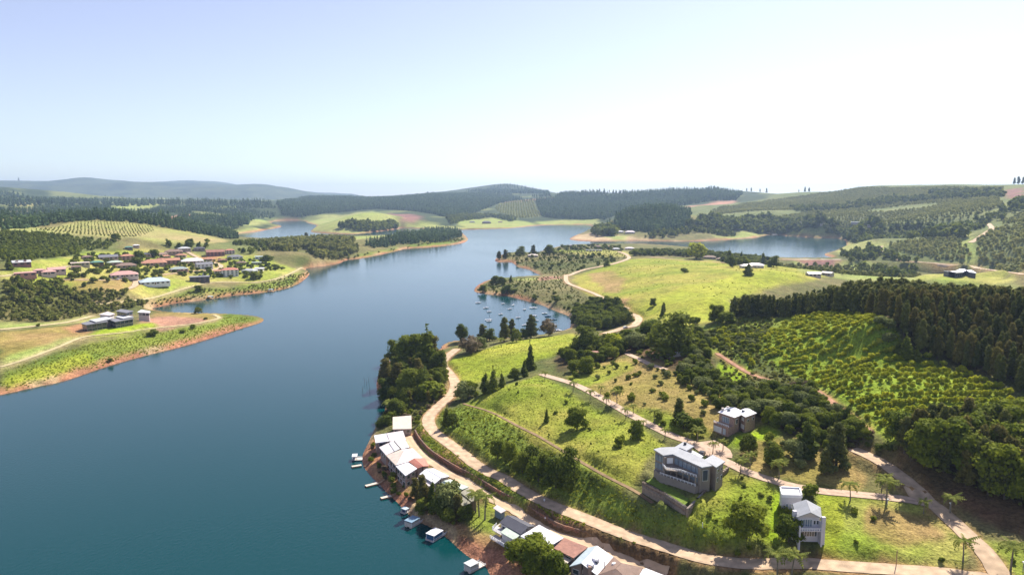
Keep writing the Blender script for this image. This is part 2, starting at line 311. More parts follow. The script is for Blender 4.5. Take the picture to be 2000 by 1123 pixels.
COVER = [  # colour, ground object, outline in the photo
 ('olive', 0, "1300,405 1500,390 1600,372 1800,356 2000,355 2300,355 2300,520 1900,520 1740,500 1690,470 1500,450 1380,440"),
 ('meadow', 1, "1112,540 1180,520 1240,505 1300,505 1420,512 1440,520 1560,522 1600,533 1590,545 1520,560 1430,585 1425,625 1330,640 1260,625 1225,605 1180,585 1130,565"),
 ('lush', 1, "1260,600 1330,560 1440,535 1540,530 1560,545 1480,565 1430,585 1425,615 1330,635"),
 ('brown', 1, "1140,535 1190,530 1230,545 1215,560 1170,560"), ('brown', 1, "1180,560 1215,562 1210,572 1175,570"), ('earth', 1, "1200,583 1230,582 1225,592 1203,592"),
 ('lush', 1, "878,705 940,683 1000,667 1112,652 1125,660 1105,690 1045,705 980,735 920,752 890,770 884,735"),
 ('meadow', 1, "905,790 1045,733 1130,775 1220,822 1300,868 1275,895 1250,945 1215,955 1050,865 940,805"),
 ('weeds', 0, "870,810 900,793 935,798 1050,870 1200,950 1255,985 1400,1040 1390,1075 1240,1045 1100,985 1000,935 900,865 860,840"),
 ('brown', 4, "1100,738 1190,700 1260,700 1330,720 1390,750 1440,795 1410,850 1330,862 1230,805"), ('meadow', 4, "1100,738 1160,718 1230,702 1240,720 1180,745 1130,755"), ('meadow', 4, "1200,790 1260,800 1400,850 1330,862 1230,805"),
 ('lawn', 2, "1392,708 1462,716 1462,738 1435,748 1395,730"), ('lawn', 2, "1420,868 1480,832 1535,842 1500,860 1450,875"), ('lawn', 2, "1258,690 1290,680 1295,690 1270,696"),
 ('brown', 4, "1480,860 1580,850 1640,880 1700,935 1680,962 1560,945 1470,920 1440,890"), ('meadow', 1, "1395,905 1520,950 1540,1070 1420,1075 1345,1020 1340,990 1420,940"),
 ('villawn', 2, "1598,962 1700,974 1790,982 1845,1012 1905,1065 1885,1110 1760,1098 1600,1082"), ('lush', 2, "1600,965 1660,975 1640,1040 1640,1085 1600,1080"), ('lawn', 2, "1510,965 1528,960 1520,1060 1500,1065"),
 ('brown', 1, "1700,985 1800,1000 1850,1050 1750,1070 1680,1040"), ('weeds', 0, "1870,1040 1960,1060 2100,1080 2100,1130 1960,1130 1920,1080"),
 ('weeds', 0, "860,850 1000,940 1200,1040 1400,1090 1400,1102 1200,1065 1000,975 830,860 815,840 840,800 860,790"),
 ('orchard', 3, "1420,640 1560,600 1690,600 1760,680 1850,720 1990,790 2100,830 2100,1000 1900,870 1800,870 1740,870 1680,810 1600,760 1480,700 1400,680"),
 ('weeds', 0, "1360,640 1420,630 1560,610 1500,700 1440,720 1380,690 1330,670"),
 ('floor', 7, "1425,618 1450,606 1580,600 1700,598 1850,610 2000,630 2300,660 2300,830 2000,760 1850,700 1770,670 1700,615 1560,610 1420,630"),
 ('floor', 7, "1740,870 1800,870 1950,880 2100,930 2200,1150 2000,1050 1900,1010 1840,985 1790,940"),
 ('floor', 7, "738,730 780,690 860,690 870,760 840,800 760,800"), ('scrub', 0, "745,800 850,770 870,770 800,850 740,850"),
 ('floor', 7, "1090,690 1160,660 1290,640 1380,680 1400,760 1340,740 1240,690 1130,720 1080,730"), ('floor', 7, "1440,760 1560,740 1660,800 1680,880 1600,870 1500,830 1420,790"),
 ('red', 5, "712,880 740,850 770,900 800,960 880,1010 920,1040 970,1060 1040,1110 1060,1170 940,1170 860,1060 780,985 720,935"),
 ('lawn', 2, "940,975 975,985 985,1005 955,1000"), ('weeds', 2, "895,1005 940,985 965,1020 960,1050 915,1030"),
 ('pale', 0, "1700,522 1800,530 1980,545 2000,560 1990,575 1900,565 1780,550 1690,535"), ('villawn', 2, "1788,535 1860,533 1960,540 1985,553 1930,560 1800,547"), ('earth', 4, "1800,530 1870,530 1850,538 1800,537"),
 ('pale', 0, "1550,509 1700,512 1780,530 1760,545 1650,545 1560,530"), ('mauve', 0, "1560,508 1640,508 1635,516 1580,518"),
 ('pale', 0, "1640,463 1700,470 1740,480 1680,500 1640,500"), ('pale', 4, "1870,465 1905,455 1900,512 1880,518 1870,480"),
 ('scrub', 0, "965,495 1080,480 1210,480 1230,500 1110,535 1105,560 1130,580 1210,600 1115,622 925,572 935,550 1000,510"), ('villawn', 2, "1080,488 1230,490 1235,502 1190,502 1085,494"), ('pale', 1, "1003,545 1090,538 1090,548 1010,549"), ('pink', 5, "1050,541 1092,539 1088,546 1050,548"),
 ('sand', 0, "1110,463 1150,455 1200,458 1260,468 1260,473 1110,470"), ('pale', 2, "1185,460 1230,460 1228,469 1190,469"), ('pale', 0, "1400,460 1450,452 1500,458 1430,470 1400,470"), ('pale', 0, "1520,458 1560,450 1650,458 1650,465 1520,460"),
 # left shore
 ('weeds', 1, "0,725 60,708 160,672 300,646 420,630 430,612 500,622 517,624 480,640 350,680 0,775"), ('lush', 1, "0,735 60,720 160,690 200,715 0,770"),
 ('brown', 4, "0,648 140,636 170,655 100,680 40,700 0,712"), ('pale', 0, "0,632 80,628 190,615 200,625 60,640 0,645"), ('pale', 4, "0,700 120,660 170,655 100,685 0,718"),
 ('brown', 0, "190,650 300,640 420,625 440,612 300,612 260,640"), ('pink', 5, "270,622 320,618 400,622 420,628 340,640 300,645 265,632"), ('lawn', 2, "170,653 220,640 300,630 310,640 230,655 180,660"), ('earth', 0, "120,640 170,630 175,650 140,650"),
 ('villawn', 2, "0,530 60,520 150,492 250,484 330,490 500,500 580,525 585,540 500,560 420,550 340,570 230,595 180,600 130,565 120,545 0,545"),
 ('brown', 4, "130,560 180,548 250,548 240,568 180,570 135,570"), ('tan', 0, "150,520 180,518 165,545 150,545"), ('earth', 0, "410,495 440,495 420,512 395,505"), ('red', 5, "178,592 240,575 245,580 200,592"),
 ('scrub', 0, "0,545 120,548 140,570 230,570 300,590 290,605 190,612 100,630 0,628"),
 ('weeds', 0, "290,600 300,588 360,572 480,560 590,535 606,530 600,545 550,568 400,588 300,602"),
 ('olive', 0, "0,452 90,455 170,465 240,475 160,495 70,512 0,515"), ('tan', 4, "45,450 150,431 230,430 310,442 320,455 240,466 120,458"), ('pale', 4, "0,444 60,443 110,452 90,458 0,452"), ('tan', 4, "235,462 310,443 400,457 450,470 400,478 300,472"),
 ('olive', 0, "300,472 420,478 480,470 520,475 500,500 330,490"), ('scrub', 0, "500,475 700,465 850,448 905,452 912,468 800,484 680,505 600,520 520,500"), ('pale', 0, "500,470 680,463 800,456 700,468 560,480"),
 ('weeds', 0, "690,500 800,480 880,470 905,468 880,476 700,505"),
 # far fields
 ('tan', 4, "20,398 60,396 90,399 60,403 25,402"), ('olive', 4, "120,396 190,393 240,395 200,399 130,400"), ('pale', 4, "260,388 310,386 330,389 280,391"), ('olive', 4, "340,396 400,394 430,397 380,400 345,400"), ('pink', 4, "60,408 100,407 108,410 66,411"), ('pale', 4, "400,404 450,402 470,405 430,408"),
 ('olive', 4, "150,380 230,384 260,388 200,387 150,384"), ('pale', 4, "700,391 760,392 780,395 720,395"), ('olive', 4, "1400,380 1440,379 1450,384 1410,385"),
 ('pale', 4, "604,452 612,441 660,424 700,414 735,413 765,422 790,437 760,445 690,456"), ('pale', 4, "596,434 625,420 655,418 672,424 640,436"), ('mauve', 4, "757,417 800,418 822,422 822,433 788,437"),
 ('pale', 4, "795,440 830,436 910,444 912,449 860,448"), ('pale', 4, "890,432 960,425 1000,425 1047,438 1040,441 1000,446 900,446"), ('olive', 4, "965,405 1000,392 1040,390 1055,423 1010,427 975,415"), ('pink', 4, "950,393 1075,386 1075,388 955,396"),
 ('pale', 4, "1047,433 1100,430 1172,427 1172,436 1058,440"), ('olive', 4, "1210,377 1260,374 1295,382 1255,388"), ('pink', 4, "1330,405 1400,393 1435,392 1440,397 1340,407"), ('olive', 4, "1305,406 1400,408 1400,432 1340,425"),
 ('pale', 4, "215,403 250,396 300,397 310,402 260,412 225,410"), ('olive', 4, "95,377 130,375 190,383 180,388 120,385"), ('olive', 4, "0,374 40,376 38,382 0,382"), ('sand', 4, "27,411 70,410 70,414 30,414"), ('pale', 4, "110,409 190,408 200,414 120,414"), ('sand', 4, "48,393 62,393 60,398 48,398"),
 ('pink', 4, "320,428 372,418 382,422 330,430"), ('olive', 4, "380,412 450,420 460,426 380,427"), ('pale', 4, "505,392 530,388 530,392 506,394"), ('pale', 4, "460,424 500,428 530,431 525,436 470,440"), ('mauve', 0, "1955,372 2000,366 2000,390 1960,385"), ('pale', 4, "445,450 500,447 545,441 520,449 480,456"),
]
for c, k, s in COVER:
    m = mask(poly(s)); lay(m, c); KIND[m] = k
# bare lake margin
sj = SD + vnoise(GX, GY, 7, 41) * 3.2 + vnoise(GX, GY, 30, 42) * 2.6
bw = np.where(GR < 420, 3.2, np.where(GR < 900, 4.0, 5.5)); bw = np.where((GX < 0) & (GR > 300) & (GR < 500), 5, bw)
bw = bw * np.clip(.9 + vnoise(GX, GY, 48, 44) * 1.9 + vnoise(GX, GY, 14, 45) * .8, .25, 2.0); m = (sj < bw) & ~water; lay(m, 'earth'); KIND[m] = 5
m = (sj < bw * .45) & ~water; lay(m, 'red')
m = (vnoise(GX, GY, 22, 43) > .16) & (sj < bw * .9) & ~water; lay(m, 'sand')
lay(water, 'red'); KIND[water] = 5
for rd, L in zip(ROADS, RL):                          # worn verges
    if rd[4] in ('dust', 'sand', 'concrete', 'redsoil') and L[:, 1].max() < 950:
        rr = np.hypot(L[:, 0], L[:, 1]); m = (GR > rr.min() - 8) & (GR < rr.max() + 8); mm = np.zeros(m.shape, bool)
        mm[m] = dist_poly(L[::2, :2], GX[m], GY[m], False) < rd[3] / 2 + .45 + vnoise(GX[m], GY[m], 3, 51) * 1.5; lay(mm, 'earth' if rd[4] != 'sand' else 'sand')
m = (np.zeros(GX.shape, bool)); q = dist_poly(bench[::2, :2], GX[GR < 420], GY[GR < 420], False); m[GR < 420] = q < 2.4; lay(m, 'weeds'); lay(m & (n2 > .62), 'earth')
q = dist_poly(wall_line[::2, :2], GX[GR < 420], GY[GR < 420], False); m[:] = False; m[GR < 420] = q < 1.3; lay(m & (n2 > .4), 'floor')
# ---------------------------------------------------------------- ground material: colour comes with the land cover, grain from noise
def ground_material():
    m = bpy.data.materials.new('land_cover'); m.use_nodes = True; nt = m.node_tree; n = nt.nodes; l = nt.links; p = n['Principled BSDF']
    p.inputs['Roughness'].default_value = .95; p.inputs['Specular IOR Level'].default_value = .1
    at = n.new('ShaderNodeAttribute'); at.attribute_name = 'cover'; tc = n.new('ShaderNodeTexCoord')
    prev = at.outputs['Color']; hs = []
    for sc, lo, hi, det in ((1.6, .62, 1.45, 5), (.28, .72, 1.3, 6), (.045, .8, 1.22, 5)):
        z = n.new('ShaderNodeTexNoise'); z.inputs['Scale'].default_value = sc; z.inputs['Detail'].default_value = det; z.inputs['Roughness'].default_value = .65
        l.new(tc.outputs['Object'], z.inputs['Vector'])
        mr = n.new('ShaderNodeMapRange'); mr.inputs['From Min'].default_value = .32; mr.inputs['From Max'].default_value = .68
        mr.inputs['To Min'].default_value = lo; mr.inputs['To Max'].default_value = hi; l.new(z.outputs['Fac'], mr.inputs['Value'])
        s = n.new('ShaderNodeVectorMath'); s.operation = 'SCALE'; l.new(prev, s.inputs[0]); l.new(mr.outputs[0], s.inputs['Scale']); prev = s.outputs[0]; hs.append(z)
    l.new(prev, p.inputs['Base Color'])
    b = n.new('ShaderNodeBump'); b.inputs['Strength'].default_value = .75; b.inputs['Distance'].default_value = .5
    l.new(hs[0].outputs['Fac'], b.inputs['Height'])
    b2 = n.new('ShaderNodeBump'); b2.inputs['Strength'].default_value = .6; b2.inputs['Distance'].default_value = 2.0
    l.new(hs[1].outputs['Fac'], b2.inputs['Height']); l.new(b.outputs[0], b2.inputs['Normal']); l.new(b2.outputs[0], p.inputs['Normal'])
    return m
for _ in range(2):
    g2 = GC.copy(); g2[1:-1, 1:-1] = (GC[1:-1, 1:-1] * 2 + GC[:-2, 1:-1] + GC[2:, 1:-1] + GC[1:-1, :-2] + GC[1:-1, 2:]) / 6; GC = g2
GM = ground_material()
V = np.stack([GX, GY, HZ], -1).reshape(-1, 3); IDX = np.arange(NA * NR).reshape(NR, NA)
FQ = np.stack([IDX[:-1, :-1], IDX[:-1, 1:], IDX[1:, 1:], IDX[1:, :-1]], -1).reshape(-1, 4)
def np_mesh(name, verts, faces, k=4):
    me = bpy.data.meshes.new(name); me.vertices.add(len(verts)); me.vertices.foreach_set('co', np.asarray(verts, np.float32).ravel())
    me.loops.add(len(faces) * k); me.loops.foreach_set('vertex_index', np.asarray(faces, np.int32).ravel())
    me.polygons.add(len(faces)); me.polygons.foreach_set('loop_start', np.arange(0, len(faces) * k, k, dtype=np.int32)); me.polygons.foreach_set('loop_total', np.full(len(faces), k, np.int32))
    me.update(calc_edges=True); return me
nrm = np.cross(np.roll(V.reshape(NR, NA, 3), -1, 1) - V.reshape(NR, NA, 3), np.roll(V.reshape(NR, NA, 3), -1, 0) - V.reshape(NR, NA, 3))
nrm /= np.linalg.norm(nrm, axis=-1, keepdims=True) + 1e-9; nrm[nrm[..., 2] < 0] *= -1; nrm[-1] = (0, 0, 1); nrm[:, -1] = (0, 0, 1)
nrm = (nrm + np.roll(nrm, 1, 0) + np.roll(nrm, 1, 1)); nrm /= np.linalg.norm(nrm, axis=-1, keepdims=True); nrm = nrm.reshape(-1, 3)
fk = KIND[:-1, :-1].reshape(-1)
deep = ((SD > 60) & water)[:-1, :-1].reshape(-1)
for k, name in enumerate(KN):
    sel = (fk == k) & ~deep; f = FQ[sel]
    if not len(f): continue
    used, inv = np.unique(f, return_inverse=True)
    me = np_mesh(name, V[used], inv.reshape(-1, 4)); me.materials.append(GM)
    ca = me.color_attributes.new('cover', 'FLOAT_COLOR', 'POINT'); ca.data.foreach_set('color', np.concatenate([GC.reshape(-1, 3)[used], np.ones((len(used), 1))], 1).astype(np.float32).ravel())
    me.polygons.foreach_set('use_smooth', np.ones(len(f), bool)); me.normals_split_custom_set_from_vertices(nrm[used].tolist())
    o = bpy.data.objects.new(name, me); COL.objects.link(o); o['kind'] = 'structure'
# ---------------------------------------------------------------- water
def water_material():
    m = bpy.data.materials.new('lake_water'); m.use_nodes = True; nt = m.node_tree; n = nt.nodes; l = nt.links; p = n['Principled BSDF']
    p.inputs['Base Color'].default_value = (.0008, .042, .046, 1); p.inputs['Roughness'].default_value = .13; p.inputs['IOR'].default_value = 1.333
    p.inputs['Specular IOR Level'].default_value = .5
    tc = n.new('ShaderNodeTexCoord'); mp = n.new('ShaderNodeMapping'); mp.inputs['Scale'].default_value = (1, .6, 1); mp.inputs['Rotation'].default_value = (0, 0, .5); l.new(tc.outputs['Object'], mp.inputs[0])
    z = n.new('ShaderNodeTexNoise'); z.inputs['Scale'].default_value = 1.3; z.inputs['Detail'].default_value = 4; l.new(mp.outputs[0], z.inputs['Vector'])
    z2 = n.new('ShaderNodeTexNoise'); z2.inputs['Scale'].default_value = .012; z2.inputs['Detail'].default_value = 3; l.new(mp.outputs[0], z2.inputs['Vector'])
    mr = n.new('ShaderNodeMapRange'); mr.inputs['From Min'].default_value = .4; mr.inputs['From Max'].default_value = .62; mr.inputs['To Min'].default_value = .06; mr.inputs['To Max'].default_value = .2
    l.new(z2.outputs['Fac'], mr.inputs['Value'])
    b = n.new('ShaderNodeBump'); b.inputs['Distance'].default_value = .35; l.new(mr.outputs[0], b.inputs['Strength']); l.new(z.outputs['Fac'], b.inputs['Height']); l.new(b.outputs[0], p.inputs['Normal'])
    return m
S2 = 3; wm = (water | (SD < 0)).copy(); wsub = np.zeros(((NR - 1) // S2, (NA - 1) // S2), bool)
for i in range(S2 + 1):
    for j in range(S2 + 1):
        a = wm[i:i + wsub.shape[0] * S2:S2, j:j + wsub.shape[1] * S2:S2]; wsub[:a.shape[0], :a.shape[1]] |= a[:wsub.shape[0], :wsub.shape[1]]
d_ = wsub.copy(); d_[1:] |= wsub[:-1]; d_[:-1] |= wsub[1:]; d_[:, 1:] |= wsub[:, :-1]; d_[:, :-1] |= wsub[:, 1:]
e_ = d_.copy(); e_[1:] |= d_[:-1]; e_[:-1] |= d_[1:]; e_[:, 1:] |= d_[:, :-1]; e_[:, :-1] |= d_[:, 1:]
rsub = GR[:-1:S2, 0][:d_.shape[0]]; d_ = np.where((rsub > 1200)[:, None], e_, d_)
ii, jj = np.nonzero(d_); fw = np.stack([IDX[ii * S2, jj * S2], IDX[(ii + 1) * S2, jj * S2], IDX[(ii + 1) * S2, (jj + 1) * S2], IDX[ii * S2, (jj + 1) * S2]], 1)
used, inv = np.unique(fw, return_inverse=True); vw = V[used].copy(); vw[:, 2] = 0
me = np_mesh('lake', vw, inv.reshape(-1, 4)[:, ::-1]); me.materials.append(water_material())
o = bpy.data.objects.new('lake', me); COL.objects.link(o); o['kind'] = 'structure'
if me.polygons[0].normal.z < 0: me.flip_normals()
# ---------------------------------------------------------------- road surfaces
RM = {'concrete': mat('road_concrete', (.50, .36, .235), .9, noise=.28, nscale=.45, bump=.3), 'paving': mat('driveway_paving', (.50, .36, .26), .9, noise=.22, nscale=.8, bump=.3),
      'dust': mat('dirt_road', (.55, .40, .26), .95, noise=.2, nscale=.35, bump=.4), 'brown': mat('worn_path', (.24, .16, .085), .95, noise=.3, nscale=.5, bump=.4),
      'redsoil': mat('red_soil_path', (.38, .20, .12), .95, noise=.25, nscale=.5, bump=.4), 'sand': mat('sand_path', (.50, .42, .22), .95, noise=.2, nscale=.3, bump=.4)}
for m_ in RM.values():
    nt = m_.node_tree; p_ = nt.nodes['Principled BSDF']; src_ = p_.inputs['Base Color'].links[0].from_socket; at_ = nt.nodes.new('ShaderNodeAttribute'); at_.attribute_name = 'rut'
    mr_ = nt.nodes.new('ShaderNodeMapRange'); mr_.inputs['To Min'].default_value = 1.05; mr_.inputs['To Max'].default_value = .62; nt.links.new(at_.outputs['Fac'], mr_.inputs[0])
    sc_ = nt.nodes.new('ShaderNodeVectorMath'); sc_.operation = 'SCALE'; nt.links.new(src_, sc_.inputs[0]); nt.links.new(mr_.outputs[0], sc_.inputs['Scale']); nt.links.new(sc_.outputs[0], p_.inputs['Base Color'])
def ribbon(name, L, width, material, lift=.07, rag=.12):
    T = np.gradient(L[:, :2], axis=0); T /= np.linalg.norm(T, axis=1)[:, None] + 1e-9; N_ = np.stack([T[:, 1], -T[:, 0]], 1)
    cols = np.linspace(-1, 1, 5); vs = []
    for i, p in enumerate(L):
        for c in cols:
            w = width / 2 * (1 + (random.uniform(-rag, rag) if abs(c) == 1 else 0))
            x, y = p[0] + N_[i, 0] * c * w, p[1] + N_[i, 1] * c * w
            vs.append((x, y, float(zat(x, y)) + lift + math.hypot(x, y) * .0004))
    fs = [(i * 5 + k, i * 5 + k + 1, (i + 1) * 5 + k + 1, (i + 1) * 5 + k) for i in range(len(L) - 1) for k in range(4)]
    me = np_mesh(name, vs, fs); me.materials.append(material); wob = [random.uniform(.3, 1) for _ in range(len(L) // 4 + 2)]
    ra = me.attributes.new('rut', 'FLOAT', 'POINT'); ra.data.foreach_set('value', np.array([(.75, .05, .6, .05, .75)[k] * wob[i // 4] for i in range(len(L)) for k in range(5)], np.float32))
    if me.polygons[0].normal.z < 0: me.flip_normals()
    o = bpy.data.objects.new(name, me); COL.objects.link(o); o['kind'] = 'structure'; return o
for i, (rd, L) in enumerate(zip(ROADS, RL)):
    if i == 7: L = L[2:]
    ribbon(rd[0], L, rd[3], RM[rd[4]], rag=.05 if rd[4] in ('concrete', 'paving') else .14)
# ---------------------------------------------------------------- foliage
def foliage_mat(name, dark, light, trans=.35, hue=.5):
    m = bpy.data.materials.new(name); m.use_nodes = True; nt = m.node_tree; n = nt.nodes; l = nt.links; p = n['Principled BSDF']; out = n['Material Output']
    p.inputs['Roughness'].default_value = .75; p.inputs['Specular IOR Level'].default_value = .06
    at = n.new('ShaderNodeAttribute'); at.attribute_name = 'tint'
    oi = n.new('ShaderNodeObjectInfo'); ad = n.new('ShaderNodeMath'); ad.operation = 'MULTIPLY_ADD'; ad.inputs[1].default_value = .55; l.new(oi.outputs['Random'], ad.inputs[0])
    sc = n.new('ShaderNodeMath'); sc.operation = 'MULTIPLY'; sc.inputs[1].default_value = .6; l.new(at.outputs['Fac'], sc.inputs[0]); l.new(sc.outputs[0], ad.inputs[2])
    mx = n.new('ShaderNodeMix'); mx.data_type = 'RGBA'; mx.inputs['A'].default_value = (*dark, 1); mx.inputs['B'].default_value = (*light, 1); l.new(ad.outputs[0], mx.inputs['Factor'])
    l.new(mx.outputs['Result'], p.inputs['Base Color'])
    tr = n.new('ShaderNodeBsdfTranslucent'); l.new(mx.outputs['Result'], tr.inputs['Color'])
    ms = n.new('ShaderNodeMixShader'); ms.inputs[0].default_value = trans; l.new(p.outputs[0], ms.inputs[1]); l.new(tr.outputs[0], ms.inputs[2]); l.new(ms.outputs[0], out.inputs['Surface'])
    return m
FM = {'dark': foliage_mat('dark_leaves', (.055, .09, .014), (.21, .235, .028), .4), 'green': foliage_mat('green_leaves', (.07, .11, .012), (.25, .28, .025), .4),
      'lime': foliage_mat('yellow_green_leaves', (.20, .27, .016), (.58, .56, .035), .42), 'pine': foliage_mat('pine_needles', (.055, .08, .02), (.21, .21, .05), .36),
      'grey': foliage_mat('grey_green_leaves', (.10, .13, .04), (.28, .30, .10)), 'dry': foliage_mat('dry_twigs', (.12, .10, .06), (.24, .18, .11)),
      'palm': foliage_mat('palm_leaves', (.12, .16, .03), (.34, .36, .08), .4), 'farpine': foliage_mat('plantation_needles', (.045, .09, .04), (.14, .20, .075), .3),
      'faro': foliage_mat('plantation_leaves', (.18, .21, .05), (.42, .40, .12), .38), 'weed': foliage_mat('weed_leaves', (.15, .20, .018), (.40, .42, .05), .4), 'scrubm': foliage_mat('scrub_leaves', (.09, .12, .02), (.28, .27, .065), .38),
      'brn': foliage_mat('brownish_pine_leaves', (.08, .085, .02), (.26, .22, .055), .38)}
BARK = mat('bark', (.10, .075, .055), .95, noise=.3, nscale=2); PBARK = mat('palm_bark', (.20, .17, .13), .95, noise=.25, nscale=3)
def leaves(rg, lobes, n, size, flat=.0, core=True, tri=True, up=.35):
    """leaf clumps over a set of ellipsoid lobes (centre, radii) -> verts, faces, tint"""
    vs, fs, tn = [], [], []
    wt = np.array([r[0] * r[1] + r[0] * r[2] for c, r in lobes]); wt = wt / wt.sum()
    for (c, r), w in zip(lobes, wt):
        k = max(6, int(n * w)); d = rg.normal(size=(k, 3)); d /= np.linalg.norm(d, axis=1)[:, None]
        rad = rg.uniform(.78, 1.08, (k, 1)); P = np.array(c) + d * rad * np.array(r)
        nn = d + rg.normal(size=(k, 3)) * .55; nn[:, 2] += up; nn /= np.linalg.norm(nn, axis=1)[:, None]
        a = np.cross(nn, rg.normal(size=(k, 3))); a /= np.linalg.norm(a, axis=1)[:, None]; b = np.cross(nn, a)
        s = size * rg.uniform(.6, 1.35, (k, 1)); base = len(vs) and sum(len(x) for x in vs)
        lt = rg.uniform(.0, .35) + rg.uniform(0, .65, k)
        V3 = np.stack([P + a * s, P - a * s * .5 + b * s * .85, P - a * s * .5 - b * s * .85], 1).reshape(-1, 3)
        off = sum(len(x) for x in vs); vs.append(V3); fs += [(off + 3 * i, off + 3 * i + 1, off + 3 * i + 2) for i in range(k)]; tn += list(np.repeat(lt, 3))
    if core:
        for c, r in lobes:
            off = sum(len(x) for x in vs); t = (1 + 5 ** .5) / 2
            ic = np.array([(-1, t, 0), (1, t, 0), (-1, -t, 0), (1, -t, 0), (0, -1, t), (0, 1, t), (0, -1, -t), (0, 1, -t), (t, 0, -1), (t, 0, 1), (-t, 0, -1), (-t, 0, 1)]) / 1.9
            vs.append(np.array(c) + ic * np.array(r) * .82 * rg.uniform(.85, 1.1, (12, 1)))
            fs += [tuple(off + q for q in f) for f in [(0, 11, 5), (0, 5, 1), (0, 1, 7), (0, 7, 10), (0, 10, 11), (1, 5, 9), (5, 11, 4), (11, 10, 2), (10, 7, 6), (7, 1, 8), (3, 9, 4), (3, 4, 2), (3, 2, 6), (3, 6, 8), (3, 8, 9), (4, 9, 5), (2, 4, 11), (6, 2, 10), (8, 6, 7), (9, 8, 1)]]
            tn += [.2] * 12  # low core tint: the crown's inner shade is put into the colour
    return np.concatenate(vs), fs, np.array(tn)
def tube(pts, rad, k=6):
    vs, fs = [], []
    for (x, y, z), r in zip(pts, rad):
        for j in range(k): a = 2 * math.pi * j / k; vs.append((x + r * math.cos(a), y + r * math.sin(a), z))
    for i in range(len(pts) - 1):
        for j in range(k): q = (j + 1) % k; fs.append((i * k + j, i * k + q, (i + 1) * k + q, (i + 1) * k + j))
    return np.array(vs), fs
def leafmesh(name, v, f, t, m, extra=None, extra_m=None):
    me = bpy.data.meshes.new(name); vv = v.tolist(); ff = [tuple(x) for x in f]; nl = len(ff)
    if extra: off = len(vv); vv += extra[0].tolist(); ff += [tuple(q + off for q in x) for x in extra[1]]
    me.from_pydata(vv, [], ff); me.materials.append(m)
    if extra: me.materials.append(extra_m); me.polygons.foreach_set('material_index', np.array([0] * nl + [1] * (len(ff) - nl), np.int32))
    a = me.attributes.new('tint', 'FLOAT', 'POINT'); a.data.foreach_set('value', np.concatenate([t, np.zeros(len(vv) - len(t))]).astype(np.float32))
    return me
def lobes_round(rg, h, w, k, low=.06):                # a broad crown: h total height, w crown radius
    L = [((0, 0, h * .54), (w * .74, w * .74, h * .40))]
    for i in range(k):
        a = rg.uniform(0, 6.28); q = rg.uniform(.35, .78) * w; z = rg.uniform(low + .12, .9) * h; s = rg.uniform(.24, .46) * w
        sh = 1 - .5 * max(0, z / h - .6) / .4
        L.append(((math.cos(a) * q * sh, math.sin(a) * q * sh, z), (s, s, s * rg.uniform(.6, .85))))
    return L
def lobes_cone(rg, h, w, k, base=.12):
    L = []
    for i in range(k):
        t = i / (k - 1); z = h * (base + (0.96 - base) * t); q = w * (1 - t) ** .75 + .05 * w
        a = rg.uniform(0, 6.28); L.append(((math.cos(a) * q * .25, math.sin(a) * q * .25, z), (q * rg.uniform(.75, 1), q * rg.uniform(.75, 1), h / k * .9)))
    return L
def lobes_tall(rg, h, w, k):                          # tall ragged pine or gum: bare stem, clumps above
    L = []
    for i in range(k):
        t = (i + rg.uniform(0, 1)) / k; z = h * (.16 + .76 * t); q = w * rg.uniform(.15, .6) * (1 - .5 * t); a = i * 2.4 + rg.uniform(-.5, .5); s = w * rg.uniform(.36, .56) * (1 - .35 * t)
        L.append(((math.cos(a) * q, math.sin(a) * q, z), (s, s, s * rg.uniform(.7, 1.2))))
    L.append(((0, 0, h * .9), (w * .3, w * .3, h * .1)))
    return L
def trunk_mesh(name, h, r, rg, limbs=4, w=2.0):
    V_, F_ = tube([(0, 0, -.6), (.05 * r, 0, h * .2), (rg.uniform(-.3, .3) * r * 2, 0, h * .45), (0, 0, h * .75)], [r * 1.3, r, r * .75, r * .3])
    V_ = V_.tolist()
    for i in range(limbs):
        a = rg.uniform(0, 6.28); z = h * rg.uniform(.25, .45); q = w * .6
        v2, f2 = tube([(0, 0, z), (math.cos(a) * q * .5, math.sin(a) * q * .5, z + h * .14), (math.cos(a) * q, math.sin(a) * q, z + h * .26)], [r * .5, r * .35, r * .12], 4)
        F_ += [tuple(j + len(V_) for j in f) for f in f2]; V_ += v2.tolist()
    me = bpy.data.meshes.new(name); me.from_pydata(V_, [], F_); me.materials.append(BARK); return me
rg0 = np.random.default_rng(3)
KINDS = {}
def kind(key, mk, fm, n, size, h, w, var=3, trunk=.22, up=.35):
    out = []
    for i in range(var):
        L = mk(rg0); v, f, t = leaves(rg0, L, n, size, up=up); out.append((leafmesh(key + '_crown', v, f, t, FM[fm]), trunk_mesh(key + '_trunk', h, trunk, rg0, 4, w)))
    KINDS[key] = (out, h)
# unit heights in metres; each instance is scaled from these
kind('broad', lambda g: lobes_round(g, 8, 4.2, 14), 'green', 2000, .34, 8, 4.2, 3)
kind('dark', lambda g: lobes_round(g, 9, 4.4, 15), 'dark', 2100, .34, 9, 4.4, 3)
kind('tall', lambda g: lobes_tall(g, 14, 3.4, 15), 'pine', 1700, .36, 14, 3.4, 4, .25)
kind('cone', lambda g: lobes_cone(g, 9, 1.9, 6), 'dark', 800, .36, 9, 1.9, 2)
kind('brn', lambda g: lobes_tall(g, 13, 3.6, 14), 'brn', 1700, .36, 13, 3.6, 3, .25)
kind('lime', lambda g: lobes_round(g, 3.4, 2.0, 6, .1), 'lime', 420, .30, 3.4, 2, 4, .12)
kind('greyb', lambda g: lobes_round(g, 5, 3.2, 7, .12), 'grey', 900, .32, 5, 3.2, 2, .15)
kind('dryb', lambda g: lobes_round(g, 4, 2.8, 6, .1), 'dry', 600, .22, 4, 2.8, 2, .12)
